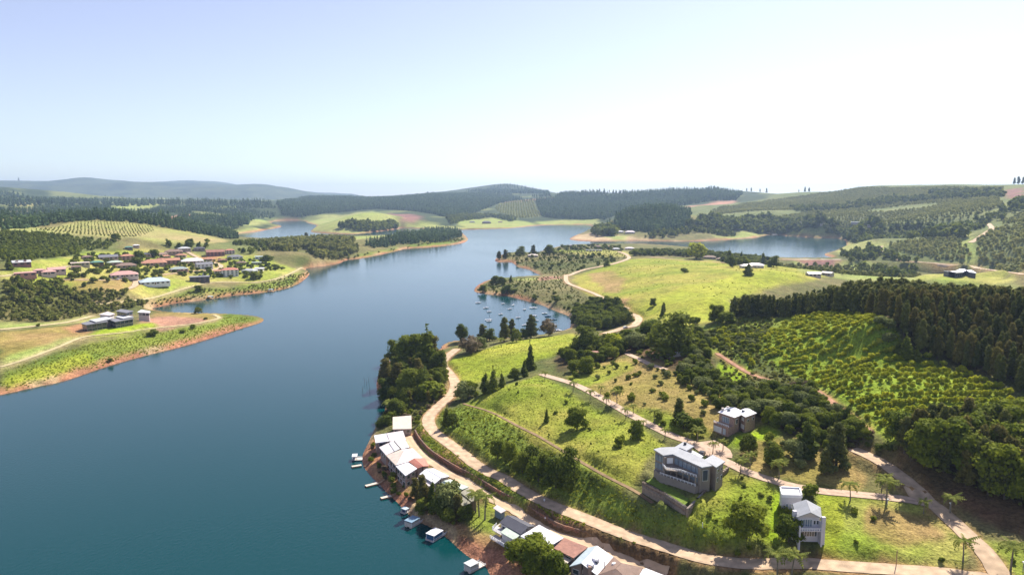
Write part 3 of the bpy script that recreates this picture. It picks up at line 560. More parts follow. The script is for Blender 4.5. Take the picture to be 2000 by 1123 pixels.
kind('shrub', lambda g: lobes_round(g, 2.4, 1.7, 5, .05), 'green', 300, .26, 2.4, 1.7, 3, .1)
kind('dshrub', lambda g: lobes_round(g, 2.6, 1.8, 5, .05), 'dark', 300, .26, 2.6, 1.8, 3, .1)
kind('village', lambda g: lobes_round(g, 5, 3.0, 6, .1), 'dark', 260, .6, 5, 3, 3, .2)
def tree(key, x, y, h, label, group=None, name='tree', cat='tree', parts=True, wide=1.0, var=None, z=None):
    vars_, h0 = KINDS[key]; cm, tm = vars_[random.randrange(len(vars_)) if var is None else var]
    s = h / h0; zz = float(zat(x, y)) if z is None else z
    e = bpy.data.objects.new(name, None); COL.objects.link(e); e.location = (x, y, zz - .05); e.rotation_euler.z = random.uniform(0, 6.28); e.scale = (s * wide, s * wide, s)
    tag(e, label, cat, group)
    c = bpy.data.objects.new('crown', cm); c.parent = e; COL.objects.link(c)
    t = bpy.data.objects.new('trunk', tm); t.parent = e; COL.objects.link(t)
    return e
SOLID = {}
def solid(key, x, y, h, label, group, name, cat, wide=1.0):
    """a tree or bush too small in the photo to show its parts: one mesh, crown and stem"""
    if key not in SOLID:
        out = []
        for cm, tm in KINDS[key][0]:
            me = cm.copy(); b = bmesh.new(); b.from_mesh(cm); nf = len(b.faces); b.from_mesh(tm); b.faces.ensure_lookup_table()
            for f in b.faces[nf:]: f.material_index = 1
            me2 = bpy.data.meshes.new(name); b.to_mesh(me2); b.free(); me2.materials.append(cm.materials[0]); me2.materials.append(BARK); bpy.data.meshes.remove(me); out.append(me2)
        SOLID[key] = out
    me = random.choice(SOLID[key]); s = h / KINDS[key][1]
    e = bpy.data.objects.new(name, me); COL.objects.link(e); e.location = (x, y, float(zat(x, y)) - .1 * s); e.rotation_euler.z = random.uniform(0, 6.28)
    e.scale = (s * wide * random.uniform(.85, 1.15), s * wide * random.uniform(.85, 1.15), s); tag(e, label, cat, group); return e
# ---------------------------------------------------------------- mass planting: one object of instances
def proto_mesh(name, mk, fm, n, size, core=True):
    v, f, t = leaves(rg0, mk(rg0), n, size, core=core); return leafmesh(name, v, f, t, FM[fm])
PROTO = {
 'farpine': [proto_mesh('far_pine', lambda g: lobes_cone(g, 1, .26, 3, .2), 'farpine', 26, .16) for _ in range(3)],
 'farleaf': [proto_mesh('far_tree', lambda g: lobes_round(g, 1, .5, 3), 'faro', 30, .2) for _ in range(3)],
 'fardark': [proto_mesh('far_dark_tree', lambda g: lobes_round(g, 1, .5, 3), 'dark', 40, .18) for _ in range(3)],
 'fargrn': [proto_mesh('far_green_tree', lambda g: lobes_round(g, 1, .55, 3), 'scrubm', 40, .18) for _ in range(3)],
 'midpine': [proto_mesh('mid_pine', lambda g: lobes_tall(g, 1, .28, 10), 'pine', 260, .055) for _ in range(3)],
 'weed': [proto_mesh('weed_clump', lambda g: lobes_round(g, 1, .9, 2, .0), 'weed', 26, .34, False) for _ in range(3)],
 'scrub': [proto_mesh('scrub_clump', lambda g: lobes_round(g, 1, .8, 3, .0), 'scrubm', 60, .24) for _ in range(3)],
 'lime': [proto_mesh('orchard_bush', lambda g: lobes_round(g, 1, .6, 5, .1), 'lime', 150, .13) for _ in range(3)],
}
def mass(name, pts, heights, protos, label=None, cat=None, wide=1.0):
    """pts (n,2) on the ground, one object, geometry-node instances of small meshes"""
    if not len(pts): return
    z = zat(pts[:, 0], pts[:, 1]) - .05; me = bpy.data.meshes.new(name); me.vertices.add(len(pts)); me.vertices.foreach_set('co', np.column_stack([pts, z]).astype(np.float32).ravel())
    for nm, arr in (('h', heights), ('rz', rng.uniform(0, 6.28, len(pts))), ('pk', rng.integers(0, 3, len(pts)).astype(float)), ('w', heights * wide * rng.uniform(.8, 1.25, len(pts)))):
        a = me.attributes.new(nm, 'FLOAT', 'POINT'); a.data.foreach_set('value', np.asarray(arr, np.float32))
    o = bpy.data.objects.new(name, me); COL.objects.link(o); o['kind'] = 'stuff'
    if label: o['label'] = label
    if cat: o['category'] = cat
    ng = bpy.data.node_groups.new(name + '_planting', 'GeometryNodeTree'); ng.interface.new_socket('Geometry', in_out='INPUT', socket_type='NodeSocketGeometry'); ng.interface.new_socket('Geometry', in_out='OUTPUT', socket_type='NodeSocketGeometry')
    n, l = ng.nodes, ng.links; gi = n.new('NodeGroupInput'); go = n.new('NodeGroupOutput'); jg = n.new('GeometryNodeGeometryToInstance')
    for pm in PROTO[protos]:
        key = 'src_' + pm.name
        src = bpy.data.objects.get(key) or bpy.data.objects.new(key, pm)
        oi = n.new('GeometryNodeObjectInfo'); oi.inputs['Object'].default_value = src; oi.inputs['As Instance'].default_value = True; l.new(oi.outputs['Geometry'], jg.inputs[0])
    ip = n.new('GeometryNodeInstanceOnPoints'); l.new(gi.outputs[0], ip.inputs['Points']); l.new(jg.outputs[0], ip.inputs['Instance']); ip.inputs['Pick Instance'].default_value = True
    def na(nm):
        a = n.new('GeometryNodeInputNamedAttribute'); a.data_type = 'FLOAT'; a.inputs['Name'].default_value = nm; return a.outputs['Attribute']
    l.new(na('pk'), ip.inputs['Instance Index'])
    c1 = n.new('ShaderNodeCombineXYZ'); l.new(na('rz'), c1.inputs['Z']); l.new(c1.outputs[0], ip.inputs['Rotation'])
    c2 = n.new('ShaderNodeCombineXYZ'); ww = na('w'); l.new(ww, c2.inputs[0]); l.new(ww, c2.inputs[1]); l.new(na('h'), c2.inputs[2]); l.new(c2.outputs[0], ip.inputs['Scale'])
    l.new(ip.outputs[0], go.inputs[0]); md = o.modifiers.new('planting', 'NODES'); md.node_group = ng; return o
def proj(x, y, z):
    c, s_ = math.cos(PITCH), math.sin(PITCH); f = y * c - (z - H) * s_; up_ = y * s_ + (z - H) * c
    return CX + F * x / f, CY - F * up_ / f
MARKS = [(1345, 930, 'the grey mansion'), (1440, 835, 'the brick villa'), (1575, 1030, 'the white gabled house'), (1312, 660, 'the giant dark tree'), (1158, 695, 'the rust roofed pavilion'), (1250, 705, 'the turning circle'), (1430, 728, 'the small bright lawn'),
 (1325, 800, 'the columnar garden tree'), (1127, 825, 'the round slope tree'), (1068, 930, 'the roadside tree clump'), (1458, 1010, 'the big round glossy tree'), (1633, 880, 'the leaning pine'), (1768, 680, 'the conical orchard tree'), (1680, 725, 'the open patch in the rows'), (1500, 600, 'the near end of the belt'),
 (1620, 850, 'the red soil path'), (1820, 985, 'the road junction'), (1880, 1090, 'the leaning lawn palm'), (1980, 1100, 'the corner palm'), (1900, 830, 'the orchard corner'), (1950, 700, 'the far end of the belt'), (1730, 640, 'the pale grey orchard tree'), (1280, 825, 'the star crowned palm'), (1240, 625, 'the dirt road bend'),
 (835, 690, 'the black pointed conifer'), (885, 750, 'the shore road bend'), (760, 740, 'the water edge trees'), (785, 825, 'the beige roofed cottage'), (880, 945, 'the pale green roof'), (940, 980, 'the palm trio'), (825, 905, 'the red roof'), (970, 890, 'the start of the brown path'), (1200, 950, 'the end of the brown path'), (1500, 900, 'the round dark driveway tree'),
 (168, 503, 'the green roofed house'), (238, 538, 'the pink bungalow'), (297, 552, 'the white blue roofed house'), (388, 542, 'the dark modern house'), (448, 533, 'the three storey white house'), (418, 495, 'the stepped red gables'), (265, 484, 'the cottage on the top lawn'), (370, 508, 'the long white roof'), (500, 520, 'the white houses at the village tip'), (90, 532, 'the pink farm'), (37, 513, 'the dormered farmhouse'), (310, 505, 'the salmon roofed house'),
 (1360, 490, 'the bright hillside tree'), (1470, 518, 'the pale roofed farmhouse'), (1040, 500, 'the tan headland house'), (1160, 490, 'the white huts'), (1230, 490, 'the pinkish house'), (1105, 545, 'the dirt road curve'), (1085, 588, 'the red bank'), (945, 565, 'the headland tip')]
def near_mark(x, y, skip=()):
    u, v = proj(x, y, float(zat(x, y))); best = None
    for mu, mv, nm in MARKS:
        if any(k in nm for k in skip): continue
        d = math.hypot(u - mu, (v - mv) * 2.0)
        if best is None or d < best[0]: best = (d, mu, mv, nm)
    d, mu, mv, nm = best; du, dv = u - mu, (v - mv) * 2.0; w_ = 'close ' if d < 38 else ''
    rel = ('left of ' if du < 0 else 'right of ') if abs(du) > abs(dv) else ('behind ' if dv < 0 else 'in front of ')
    return (w_ + rel + nm) if not (w_ and rel in ('behind ', 'in front of ')) else (('just ' + rel) + nm)
def grid_pts(p, step, jit=.35, rot=0.0, stepy=None, keep=1.0, dens=None, margin=1.0):
    """jittered planting points inside a world polygon"""
    stepy = stepy or step; c, s = math.cos(rot), math.sin(rot); q = np.column_stack([p[:, 0] * c + p[:, 1] * s, -p[:, 0] * s + p[:, 1] * c])
    lo, hi = q.min(0), q.max(0); nx, ny = int((hi[0] - lo[0]) / step) + 1, int((hi[1] - lo[1]) / stepy) + 1
    if nx * ny > 3e6: raise ValueError('too many %d' % (nx * ny))
    gx, gy = np.meshgrid(lo[0] + np.arange(nx) * step, lo[1] + np.arange(ny) * stepy); gx = gx.ravel() + rng.uniform(-jit, jit, gx.size) * step; gy = gy.ravel() + rng.uniform(-jit, jit, gy.size) * stepy
    X, Y = gx * c - gy * s, gx * s + gy * c; m = inside(p, X, Y); X, Y = X[m], Y[m]
    if keep < 1: k = rng.random(len(X)) < keep; X, Y = X[k], Y[k]
    if dens is not None: k = vnoise(X, Y, dens[0], 77) + .5 > dens[1]; X, Y = X[k], Y[k]
    k = (hz(np.arctan2(X, Y), np.hypot(X, Y)) > .35) | ((X > 330) & (X < 700) & (Y > 560) & (Y < 900))
    return np.column_stack([X[k], Y[k]])
road_pts = np.concatenate([np.column_stack([L[::2, 0], L[::2, 1], np.full(len(L[::2]), rd[3] / 2)]) for rd, L in zip(ROADS, RL)])
def off_roads(P, gap=1.5):
    if not len(P): return P
    ok = np.ones(len(P), bool)
    for i in range(0, len(P), 4000):
        q = P[i:i + 4000]; d = np.hypot(q[:, None, 0] - road_pts[None, :, 0], q[:, None, 1] - road_pts[None, :, 1]) - road_pts[None, :, 2]; ok[i:i + 4000] = d.min(1) > gap
    return P[ok]
BLOCK = []                                            # (x, y, radius) of houses, kept free of planting
def off_blocks(P, extra=0.0):
    if not len(P) or not BLOCK: return P
    b = np.array(BLOCK); d = np.hypot(P[:, None, 0] - b[None, :, 0], P[:, None, 1] - b[None, :, 1]) - b[None, :, 2]; return P[d.min(1) > extra]
# ---------------------------------------------------------------- buildings
def hm(u, v, hpx):
    x, y, z = hit(u, v); r = math.hypot(x, y); return (float(ray(u, v - hpx)[1]) - float(ray(u, v)[1])) * r
def pm(u, v, z=None):                                 # metres per photo pixel at that ground point
    x, y, zz = hit(u, v); return math.sqrt(x * x + y * y + (H - zz) ** 2) / F
MT = {}
def M(rgb, rough=.7, metal=0.0, noise=.08, nscale=1.2, bump=.0, spec=.3):
    k = (rgb, rough, metal)
    if k not in MT: MT[k] = mat('paint_%d' % len(MT), rgb, rough, metal, spec, noise, nscale, bump)
    return MT[k]
def corrugated(name, rgb, scale=2.2, rough=.45, stain=.25):
    m = bpy.data.materials.new(name); m.use_nodes = True; nt = m.node_tree; n = nt.nodes; l = nt.links; p = n['Principled BSDF']
    p.inputs['Roughness'].default_value = rough; p.inputs['Specular IOR Level'].default_value = .4
    tc = n.new('ShaderNodeTexCoord'); z = n.new('ShaderNodeTexNoise'); z.inputs['Scale'].default_value = .7; z.inputs['Detail'].default_value = 7; z.inputs['Roughness'].default_value = .7; l.new(tc.outputs['Object'], z.inputs[0])
    mr = n.new('ShaderNodeMapRange'); mr.inputs['From Min'].default_value = .3; mr.inputs['From Max'].default_value = .7; mr.inputs['To Min'].default_value = 1 - stain; mr.inputs['To Max'].default_value = 1.1; l.new(z.outputs['Fac'], mr.inputs[0])
    s = n.new('ShaderNodeVectorMath'); s.operation = 'SCALE'; s.inputs[0].default_value = rgb; l.new(mr.outputs[0], s.inputs['Scale']); l.new(s.outputs[0], p.inputs['Base Color'])
    w = n.new('ShaderNodeTexWave'); w.inputs['Scale'].default_value = scale; w.inputs['Distortion'].default_value = .1; w.bands_direction = 'DIAGONAL'; l.new(tc.outputs['Object'], w.inputs[0])
    b = n.new('ShaderNodeBump'); b.inputs['Strength'].default_value = .35; b.inputs['Distance'].default_value = .06; l.new(w.outputs['Fac'], b.inputs['Height']); l.new(b.outputs[0], p.inputs['Normal']); return m
ROOF = {k: corrugated('roof_' + k, c, 2.2, r, st) for k, (c, r, st) in {
 'white': ((.78, .77, .80), .4, .12), 'pinkwhite': ((.72, .63, .62), .45, .2), 'grey': ((.34, .35, .37), .5, .15), 'dark': ((.09, .09, .11), .55, .2), 'beige': ((.62, .52, .44), .6, .2), 'palegreen': ((.50, .58, .49), .5, .3),
 'olive': ((.33, .31, .24), .7, .25), 'red': ((.52, .20, .14), .6, .2), 'rust': ((.38, .18, .13), .75, .5), 'brown': ((.27, .18, .14), .8, .3), 'terracotta': ((.50, .24, .15), .7, .3), 'pink': ((.60, .34, .30), .65, .2), 'blue': ((.52, .62, .68), .45, .2),
 'green': ((.12, .28, .22), .55, .3), 'greygreen': ((.33, .39, .37), .6, .25), 'slate': ((.20, .20, .22), .6, .2), 'light': ((.55, .56, .56), .5, .2)}.items()}
GLASS = mat('window_glass', (.03, .045, .06), .08, 0, .8); GLASSB = mat('pale_window_glass', (.20, .25, .30), .15, 0, .8)
WHITE = M((.80, .79, .77), .6); STONE = mat('stone_wall', (.42, .35, .29), .9, noise=.3, nscale=2.5, bump=.6); BRICK = mat('face_brick', (.36, .24, .19), .9, noise=.22, nscale=3, bump=.4)
CONC = mat('pale_concrete', (.50, .45, .38), .9, noise=.15, nscale=.8); WOOD = mat('weathered_timber', (.34, .22, .13), .85, noise=.25, nscale=2)
class Thing:
    def __init__(s, name, label, cat, base, group=None):
        s.o = bpy.data.objects.new(name, None); COL.objects.link(s.o); s.o.location = base; s.b = Vector(base); tag(s.o, label, cat, group)
    def part(s, name, m, V_, F_, parent=None, label=None):
        me = bpy.data.meshes.new(name); me.from_pydata([tuple(Vector(v) - s.b) for v in V_], [], F_); me.materials.append(m)
        b = bmesh.new(); b.from_mesh(me); bmesh.ops.recalc_face_normals(b, faces=b.faces); b.to_mesh(me); b.free()
        o = bpy.data.objects.new(name, me); o.parent = parent or s.o; COL.objects.link(o)
        if label: o['label'] = label
        return o
def prism(P, z0, z1):
    n = len(P); z1 = z1 if hasattr(z1, '__len__') else [z1] * n; z0 = z0 if hasattr(z0, '__len__') else [z0] * n
    V_ = [(x, y, z) for (x, y), z in zip(P, z0)] + [(x, y, z) for (x, y), z in zip(P, z1)]
    return V_, [tuple(range(n))[::-1], tuple(range(n, 2 * n))] + [(i, (i + 1) % n, (i + 1) % n + n, i + n) for i in range(n)]
def boxv(c, d, h, w, z0, z1):
    """box centred on c (xy), unit direction d, half length h, half width w"""
    nx, ny = -d[1], d[0]; return prism([(c[0] + d[0] * a + nx * b, c[1] + d[1] * a + ny * b) for a, b in ((-h, -w), (h, -w), (h, w), (-h, w))], z0, z1)
def inset(P, t):
    P = np.array(P, float); c = P.mean(0); d = c - P; L = np.linalg.norm(d, axis=1)[:, None]; return P + d / L * t * 1.41
def join(*vf):
    V_, F_ = [], []
    for v, f in vf: F_ += [tuple(i + len(V_) for i in q) for q in f]; V_ += [tuple(x) for x in v]
    return V_, F_
def slab_planes(planes, th=.18):
    """roof planes given as world 3-D polygons, thickened downward"""
    out = []
    for pl in planes:
        n = len(pl); V_ = [tuple(p) for p in pl] + [(p[0], p[1], p[2] - th) for p in pl]
        out.append((V_, [tuple(range(n)), tuple(range(n, 2 * n))[::-1]] + [(i, (i + 1) % n, (i + 1) % n + n, i + n) for i in range(n)]))
    return join(*out)
def windows(t, p0, p1, z0, h, n, fill=.6, m=None, frame=True, name='window', out=.04, detail=True, label=None):
    """n windows along a wall line p0->p1, sill height z0; the outward side is the one away from the building centre"""
    m = m or GLASS; p0, p1 = np.array(p0[:2], float), np.array(p1[:2], float); L = np.linalg.norm(p1 - p0); d = (p1 - p0) / L; nn = np.array([d[1], -d[0]])
    if np.dot(nn, (p0 + p1) / 2 - np.array([t.cx, t.cy])) < 0: nn = -nn
    w = L / n * fill / 2
    for i in range(n):
        c = p0 + d * L * (i + .5) / n + nn * out
        if detail:
            fr = t.part(name, WHITE if frame is True else frame, *boxv(c, d, w + .07, .05, z0 - .07, z0 + h + .07))
            t.part('pane', m, *boxv(c + nn * .035, d, w, .035, z0, z0 + h), parent=fr)
        else:
            t.part(name, m, *boxv(c, d, w, .05, z0, z0 + h))
def centre(t, P): P = np.array(P, float); t.cx, t.cy = P[:, 0].mean(), P[:, 1].mean()
def visible_edges(P):
    """edges of a footprint that face the camera side"""
    P = [np.array(p[:2], float) for p in P]; c = sum(P) / len(P); out = []
    for a, b in zip(P, P[1:] + P[:1]):
        d = b - a; nn = np.array([d[1], -d[0]])
        if np.dot(nn, (a + b) / 2 - c) < 0: nn = -nn
        if np.dot(nn, -(a + b) / 2) > 0: out.append((a, b, np.linalg.norm(d)))
    return out
# ---- simple village houses ------------------------------------------------
def house(u, v, wpx, label, roof, wall=(.6, .5, .42), storeys=1, rot=0.0, depth=None, kind='hip', group=None, hpx=None, detail=False, name='house', dormer=False, chimney=False, pitch=.42, win=None):
    x, y, z = hit(u, v); k = pm(u, v); w = wpx * k / 2; dp = (depth or wpx * .62) * k / 2; rot = R(rot) - math.atan2(x, y)
    y += dp * .6; sh = 2.0; h = storeys * sh + .3
    d = np.array([math.cos(rot), math.sin(rot)]); n = np.array([-d[1], d[0]]); c = np.array([x, y])
    P = [c + d * a * w + n * b * dp for a, b in ((-1, -1), (1, -1), (1, 1), (-1, 1))]; zz = max(float(zat(*p)) for p in P) * .5 + z * .5
    t = Thing(name, label, 'house' if name == 'house' else name.replace('_', ' '), (x, y, zz), group); centre(t, P)
    mw = M(wall, .8); t.part('wall', mw, *prism(P, zz - 2.5, zz + h)); o = .35; top = zz + h; rise = dp * pitch
    Q = [c + d * a * (w + o) + n * b * (dp + o) for a, b in ((-1, -1), (1, -1), (1, 1), (-1, 1))]
    q = [(p[0], p[1], top - .02) for p in Q]; rm = ROOF[roof]
    if kind == 'flat': V_, F_ = prism(Q, top + .01, top + .3)
    elif kind == 'mono': V_, F_ = prism(Q, [top, top, top + .01, top + .01], [top + .15, top + .15, top + rise + .15, top + rise + .15])
    else:
        e = w + o if kind == 'gable' else max(.1, w - dp * .9); a, b = c - d * e, c + d * e
        V_ = q + [(a[0], a[1], top + rise), (b[0], b[1], top + rise)]; F_ = [(0, 1, 5, 4), (2, 3, 4, 5), (1, 2, 5), (3, 0, 4), (3, 2, 1, 0)]
        if kind == 'gable':
            g = [c - d * w - n * dp, c - d * w + n * dp, c - d * w]; g2 = [c + d * w - n * dp, c + d * w + n * dp, c + d * w]
    r = t.part('roof', rm, V_, F_)
    if chimney: t.part('chimney', M((.6, .55, .5), .8), *boxv(c + d * w * .4 + n * dp * .3, d, .3, .3, top, top + rise + .8), parent=r)
    if dormer:
        for s in (-.5, .4): t.part('dormer', M(wall, .8), *boxv(c + d * w * s - n * dp * .55, d, w * .13, dp * .2, top + .1, top + rise * .7 + .3), parent=r)
    for a, b, L in visible_edges(P):
        for s in range(storeys):
            nw = win or max(2, int(L / (2.6 if detail else 3.4)))
            if L > 2.5: windows(t, a, b, zz + s * sh + .6, 1.1, nw, .5, GLASS if not detail else GLASSB, detail=detail)
    a, b, L = visible_edges(P)[0]; m_ = a + (b - a) * .5; dd = (b - a) / L; t.part('door', M((.2, .12, .08), .7), *boxv(m_, dd, .45, .09, zz, zz + 1.7))
    BLOCK.append((c[0], c[1], max(w, dp) * .95 + .6)); return t
VG = 'houses of the lakeside village on the left slope'
for a in [
 (168, 507, 15, 'small brown roofed house half hidden by trees behind the green roofed house', 'brown', (.35, .25, .2), 1, 10),
 (208, 508, 28, 'long house with grey purple roof behind the green and white roofed house', 'slate', (.42, .33, .3), 1, 5),
 (187, 519, 19, 'dark walled house with sea green roof at the west edge of the village', 'green', (.16, .12, .11), 1, 5),
 (222, 519, 22, 'low house with pale green and white roof beside a bush', 'palegreen', (.3, .2, .18), 1, 5),
 (246, 509, 20, 'two storey house with terracotta roof above the big brown hipped roof', 'terracotta', (.4, .26, .22), 2, 15),
 (281, 502, 20, 'dark roofed house beside a round dark tree at the upper village', 'dark', (.5, .32, .26), 1, -5),
 (243, 525, 30, 'large brown hipped roof house in the middle of the west village', 'brown', (.35, .27, .22), 1, 5),
 (296, 519, 40, 'sprawling house with salmon terracotta tiled roof above an open lawn', 'terracotta', (.45, .3, .26), 1, 3),
 (331, 517, 28, 'two storey house with red tiled roof beside the white roofed one', 'terracotta', (.35, .2, .16), 2, 5),
 (372, 515, 36, 'long low house with brilliant white roof and salmon walls', 'white', (.55, .38, .32), 1, 5),
 (347, 531, 28, 'salmon walled house with grey green roof by the inner village track', 'greygreen', (.62, .4, .35), 1, 8),
 (396, 525, 27, 'white two storey house with slate gables near the centre of the village', 'slate', (.8, .78, .78), 2, 12),
 (238, 545, 41, 'long pink roofed bungalow above the brown field', 'pink', (.55, .48, .42), 1, 3),
 (297, 559, 46, 'white house with pale blue roof set in a ring of dark shrubs', 'blue', (.75, .74, .76), 1, 6),
 (387, 551, 32, 'dark modern two storey house with flat roof above the shore path', 'slate', (.12, .1, .1), 2, 2),
 (250, 488, 12, 'tiny dark green roofed hut on the upper lawn', 'green', (.2, .2, .18), 1, 0),
 (265, 484, 10, 'small white walled cottage with orange trim at the top of the lawn', 'white', (.7, .5, .4), 1, 0),
 (314, 501, 17, 'brown gabled house left of the tree lined upper lane', 'brown', (.6, .45, .35), 1, 40),
 (337, 498, 28, 'brown roofed house among trees at the top of the village', 'brown', (.35, .26, .22), 1, 0),
 (358, 491, 20, 'grey roofed house at the forest edge above the lane', 'light', (.4, .33, .3), 1, 5),
 (388, 490, 18, 'dark roofed house highest beside the sandy yard', 'dark', (.3, .25, .22), 1, 0),
 (418, 500, 30, 'large red brown gabled house with stepped roofs by the lawn', 'rust', (.3, .16, .14), 2, 5),
 (448, 496, 15, 'tall pale house with bright red roof near the forest', 'red', (.6, .5, .45), 2, 10),
 (457, 506, 25, 'white house with grey roof below the red roofed tall house', 'slate', (.72, .7, .7), 1, 8),
 (433, 512, 15, 'small dark house with brown red roof below the stepped roofs', 'rust', (.25, .15, .13), 1, 5),
 (447, 540, 28, 'white three storey house with red roof and rows of dark openings', 'red', (.78, .75, .72), 3, 4),
 (486, 533, 24, 'long white and grey roofed house near the dark round tree', 'light', (.7, .68, .68), 1, -30),
 (506, 529, 15, 'small white roofed house closest to the tip of the village', 'white', (.7, .66, .62), 1, -20),
 (500, 517, 16, 'house with pale green flat roof behind the white roofed ones', 'palegreen', (.5, .48, .42), 1, 0),
 (508, 506, 20, 'white and blue flat roofed house against the dark bushes', 'blue', (.7, .7, .72), 1, 0),
 (322, 505, 15, 'small orange tiled cottage right of the big dark village tree', 'terracotta', (.5, .36, .28), 1, 10), (352, 503, 17, 'orange brown house by the upper lane bend', 'terracotta', (.45, .32, .26), 1, -10),
 (262, 513, 15, 'small rust roofed house right of the central tree cluster', 'rust', (.42, .3, .25), 1, 0), (313, 511, 16, 'rust brown house tucked behind the salmon roofed one', 'rust', (.4, .3, .25), 1, 5), (405, 510, 15, 'little orange roofed house in front of the stepped roofs', 'terracotta', (.5, .4, .32), 1, 0),
 (470, 517, 16, 'brown roofed house between the white grey roofed ones', 'brown', (.5, .4, .34), 1, -15), (147, 528, 14, 'tiny brown cottage at the end of the village entrance track', 'brown', (.4, .3, .25), 1, 0), (425, 534, 15, 'orange roofed cottage left of the three storey white house', 'terracotta', (.6, .5, .42), 1, 6),
 (38, 520, 24, 'grey roofed farmhouse with dormers between two dark conifers', 'light', (.25, .13, .12), 1, 8),
 (75, 534, 15, 'pink hipped pavilion at the western farm complex', 'pink', (.55, .4, .35), 1, 8),
 (92, 540, 20, 'pink roofed hall in the middle of the western farm complex', 'pink', (.6, .5, .45), 1, 8),
 (107, 534, 24, 'large pink roofed barn at the end of the western farm complex', 'pink', (.55, .42, .38), 1, 8),
 (45, 541, 28, 'long low salmon shed beside the western farm track', 'pink', (.5, .25, .2), 1, 6),
 (153, 519, 26, 'low cream flat roofed building beside the village entrance track', 'beige', (.45, .4, .3), 1, 3),
]:
    kd = 'flat' if 'flat' in a[3] or 'shed' in a[3] or 'modern' in a[3] else ('gable' if 'gable' in a[3] or 'white roofed' in a[3] or 'dormers' in a[3] or 'barn' in a[3] else 'hip')
    house(*a, kind=kd, group=VG, dormer='dormers' in a[3], chimney='two storey' in a[3])
FG = 'houses on the far shores of the lake'
for a in [
 (1041, 502, 19, 'tan hipped roof house alone among trees on the small headland', 'beige', (.4, .35, .3), 1, 0), (1113, 482, 10, 'small dark house behind shrubs on the wooded peninsula neck', 'slate', (.5, .45, .42), 1, 0),
 (1167, 484, 13, 'brown roofed house behind the white hut row', 'brown', (.45, .35, .3), 1, 0), (1189, 485, 15, 'red brown roofed house right of the long hedge', 'terracotta', (.4, .3, .26), 1, 0),
 (1203, 489, 14, 'grey roofed house beside the peninsula lawn', 'light', (.4, .38, .35), 1, 0), (1230, 488, 17, 'pinkish grey roofed house nearest the tall bright tree grove', 'pinkwhite', (.4, .33, .3), 1, 0),
 (1387, 506, 22, 'brown roofed bungalow below the big bright green tree', 'brown', (.45, .36, .32), 1, 0), (1413, 510, 22, 'wide brown bungalow beside the dark cypress pair', 'brown', (.36, .28, .25), 1, 0),
 (1212, 455, 12, 'white roofed lodge on the far wooded shore', 'white', (.5, .45, .42), 1, 0), (1231, 456, 19, 'pink hipped lodge beside the white roofed lodge', 'pinkwhite', (.6, .5, .45), 1, 0),
 (1442, 448, 8, 'small white cabin in the woods above the far lake bank', 'white', (.5, .5, .5), 1, 0), (1423, 449, 8, 'small green roofed cabin in the woods above the far bank', 'green', (.5, .45, .4), 1, 0), (1352, 445, 9, 'red roofed cabin between tall trees above the far shore', 'rust', (.4, .3, .3), 1, 0),
 (922, 435, 11, 'grey roofed house at the left of the far clearing', 'slate', (.45, .4, .36), 1, 0), (950, 437, 17, 'dark two storey house in the middle of the far clearing', 'dark', (.3, .22, .2), 2, 0), (977, 435, 9, 'small brown house at the right of the far clearing', 'brown', (.4, .3, .26), 1, 0),
 (1571, 437, 13, 'white flat roofed building among the trees beyond the second lake', 'white', (.6, .55, .5), 1, 0), (1608, 441, 9, 'small pale house below the white flat roofed building', 'beige', (.6, .5, .45), 1, 0),
 (1673, 438, 15, 'pale blue roofed shed left of the far factory roofs', 'blue', (.5, .45, .45), 1, 0), (1693, 439, 17, 'large white factory roof on the far right shore', 'white', (.5, .4, .4), 1, 0), (1703, 444, 12, 'lower pink white factory roof on the far right shore', 'pinkwhite', (.5, .4, .4), 1, 0),
 (1590, 541, 22, 'pink gabled roof house half hidden behind the dark forest belt', 'pinkwhite', (.6, .5, .45), 1, 25), (1618, 539, 18, 'pink roofed wing just beside the gabled roof behind the forest belt', 'pinkwhite', (.6, .5, .45), 1, -25),
]:
    house(*a, kind='flat' if 'flat' in a[3] or 'factory' in a[3] else ('gable' if 'gabled' in a[3] else 'hip'), group=FG)
for i, u in enumerate((1147, 1153.5, 1160, 1166.5, 1173)):
    house(u, 491, 5, 'tiny white hut ' + ('at the left end', 'second from the left end', 'in the middle', 'second from the right end', 'at the right end')[i] + ' of the row under the hedge', 'white', (.7, .68, .64), 1, 0, kind='flat', group='white huts in a row on the peninsula', name='hut')
house(1458, 524, 20, 'left wing of the pale roofed farmhouse on the edge of the green hill', 'pinkwhite', (.55, .48, .4), 1, 20, kind='hip', detail=True)
house(1477, 523, 30, 'long pale roofed farmhouse on the edge of the green hill beside a dark conifer', 'pinkwhite', (.58, .5, .42), 1, 0, kind='hip', detail=True)
# long curved modern house in the valley behind the forest
def px_outline(s, z): return [pw0(*map(float, t.split(',')), z) for t in s.split()]
x, y, z = hit(1880, 546); t = Thing('house', 'long low modern house with dark glass front and wavy white roof in the green valley', 'house', (x, y, z))
pts = [(1855, 541), (1865, 543), (1878, 542), (1886, 538), (1896, 538), (1905, 544)]
for k in range(5):
    (u0, v0), (u1, v1) = pts[k], pts[k + 1]; a, b = np.array(pw0(u0, v0, z)), np.array(pw0(u1, v1, z)); off = np.array([0, 9.0]); P = [a, b, b + off, a + off]; centre(t, P)
    t.part('wall', M((.10, .10, .13), .4), *prism(P, z - 3, z + 4.2)); t.part('roof', ROOF['white'], *prism([p + np.array([0, -1.0]) if i < 2 else p for i, p in enumerate(P)], z + 4.3, z + 4.9)); windows(t, a, b, z + .8, 2.2, 3, .7, GLASS, detail=False)
BLOCK.append((x, y + 6, 24))
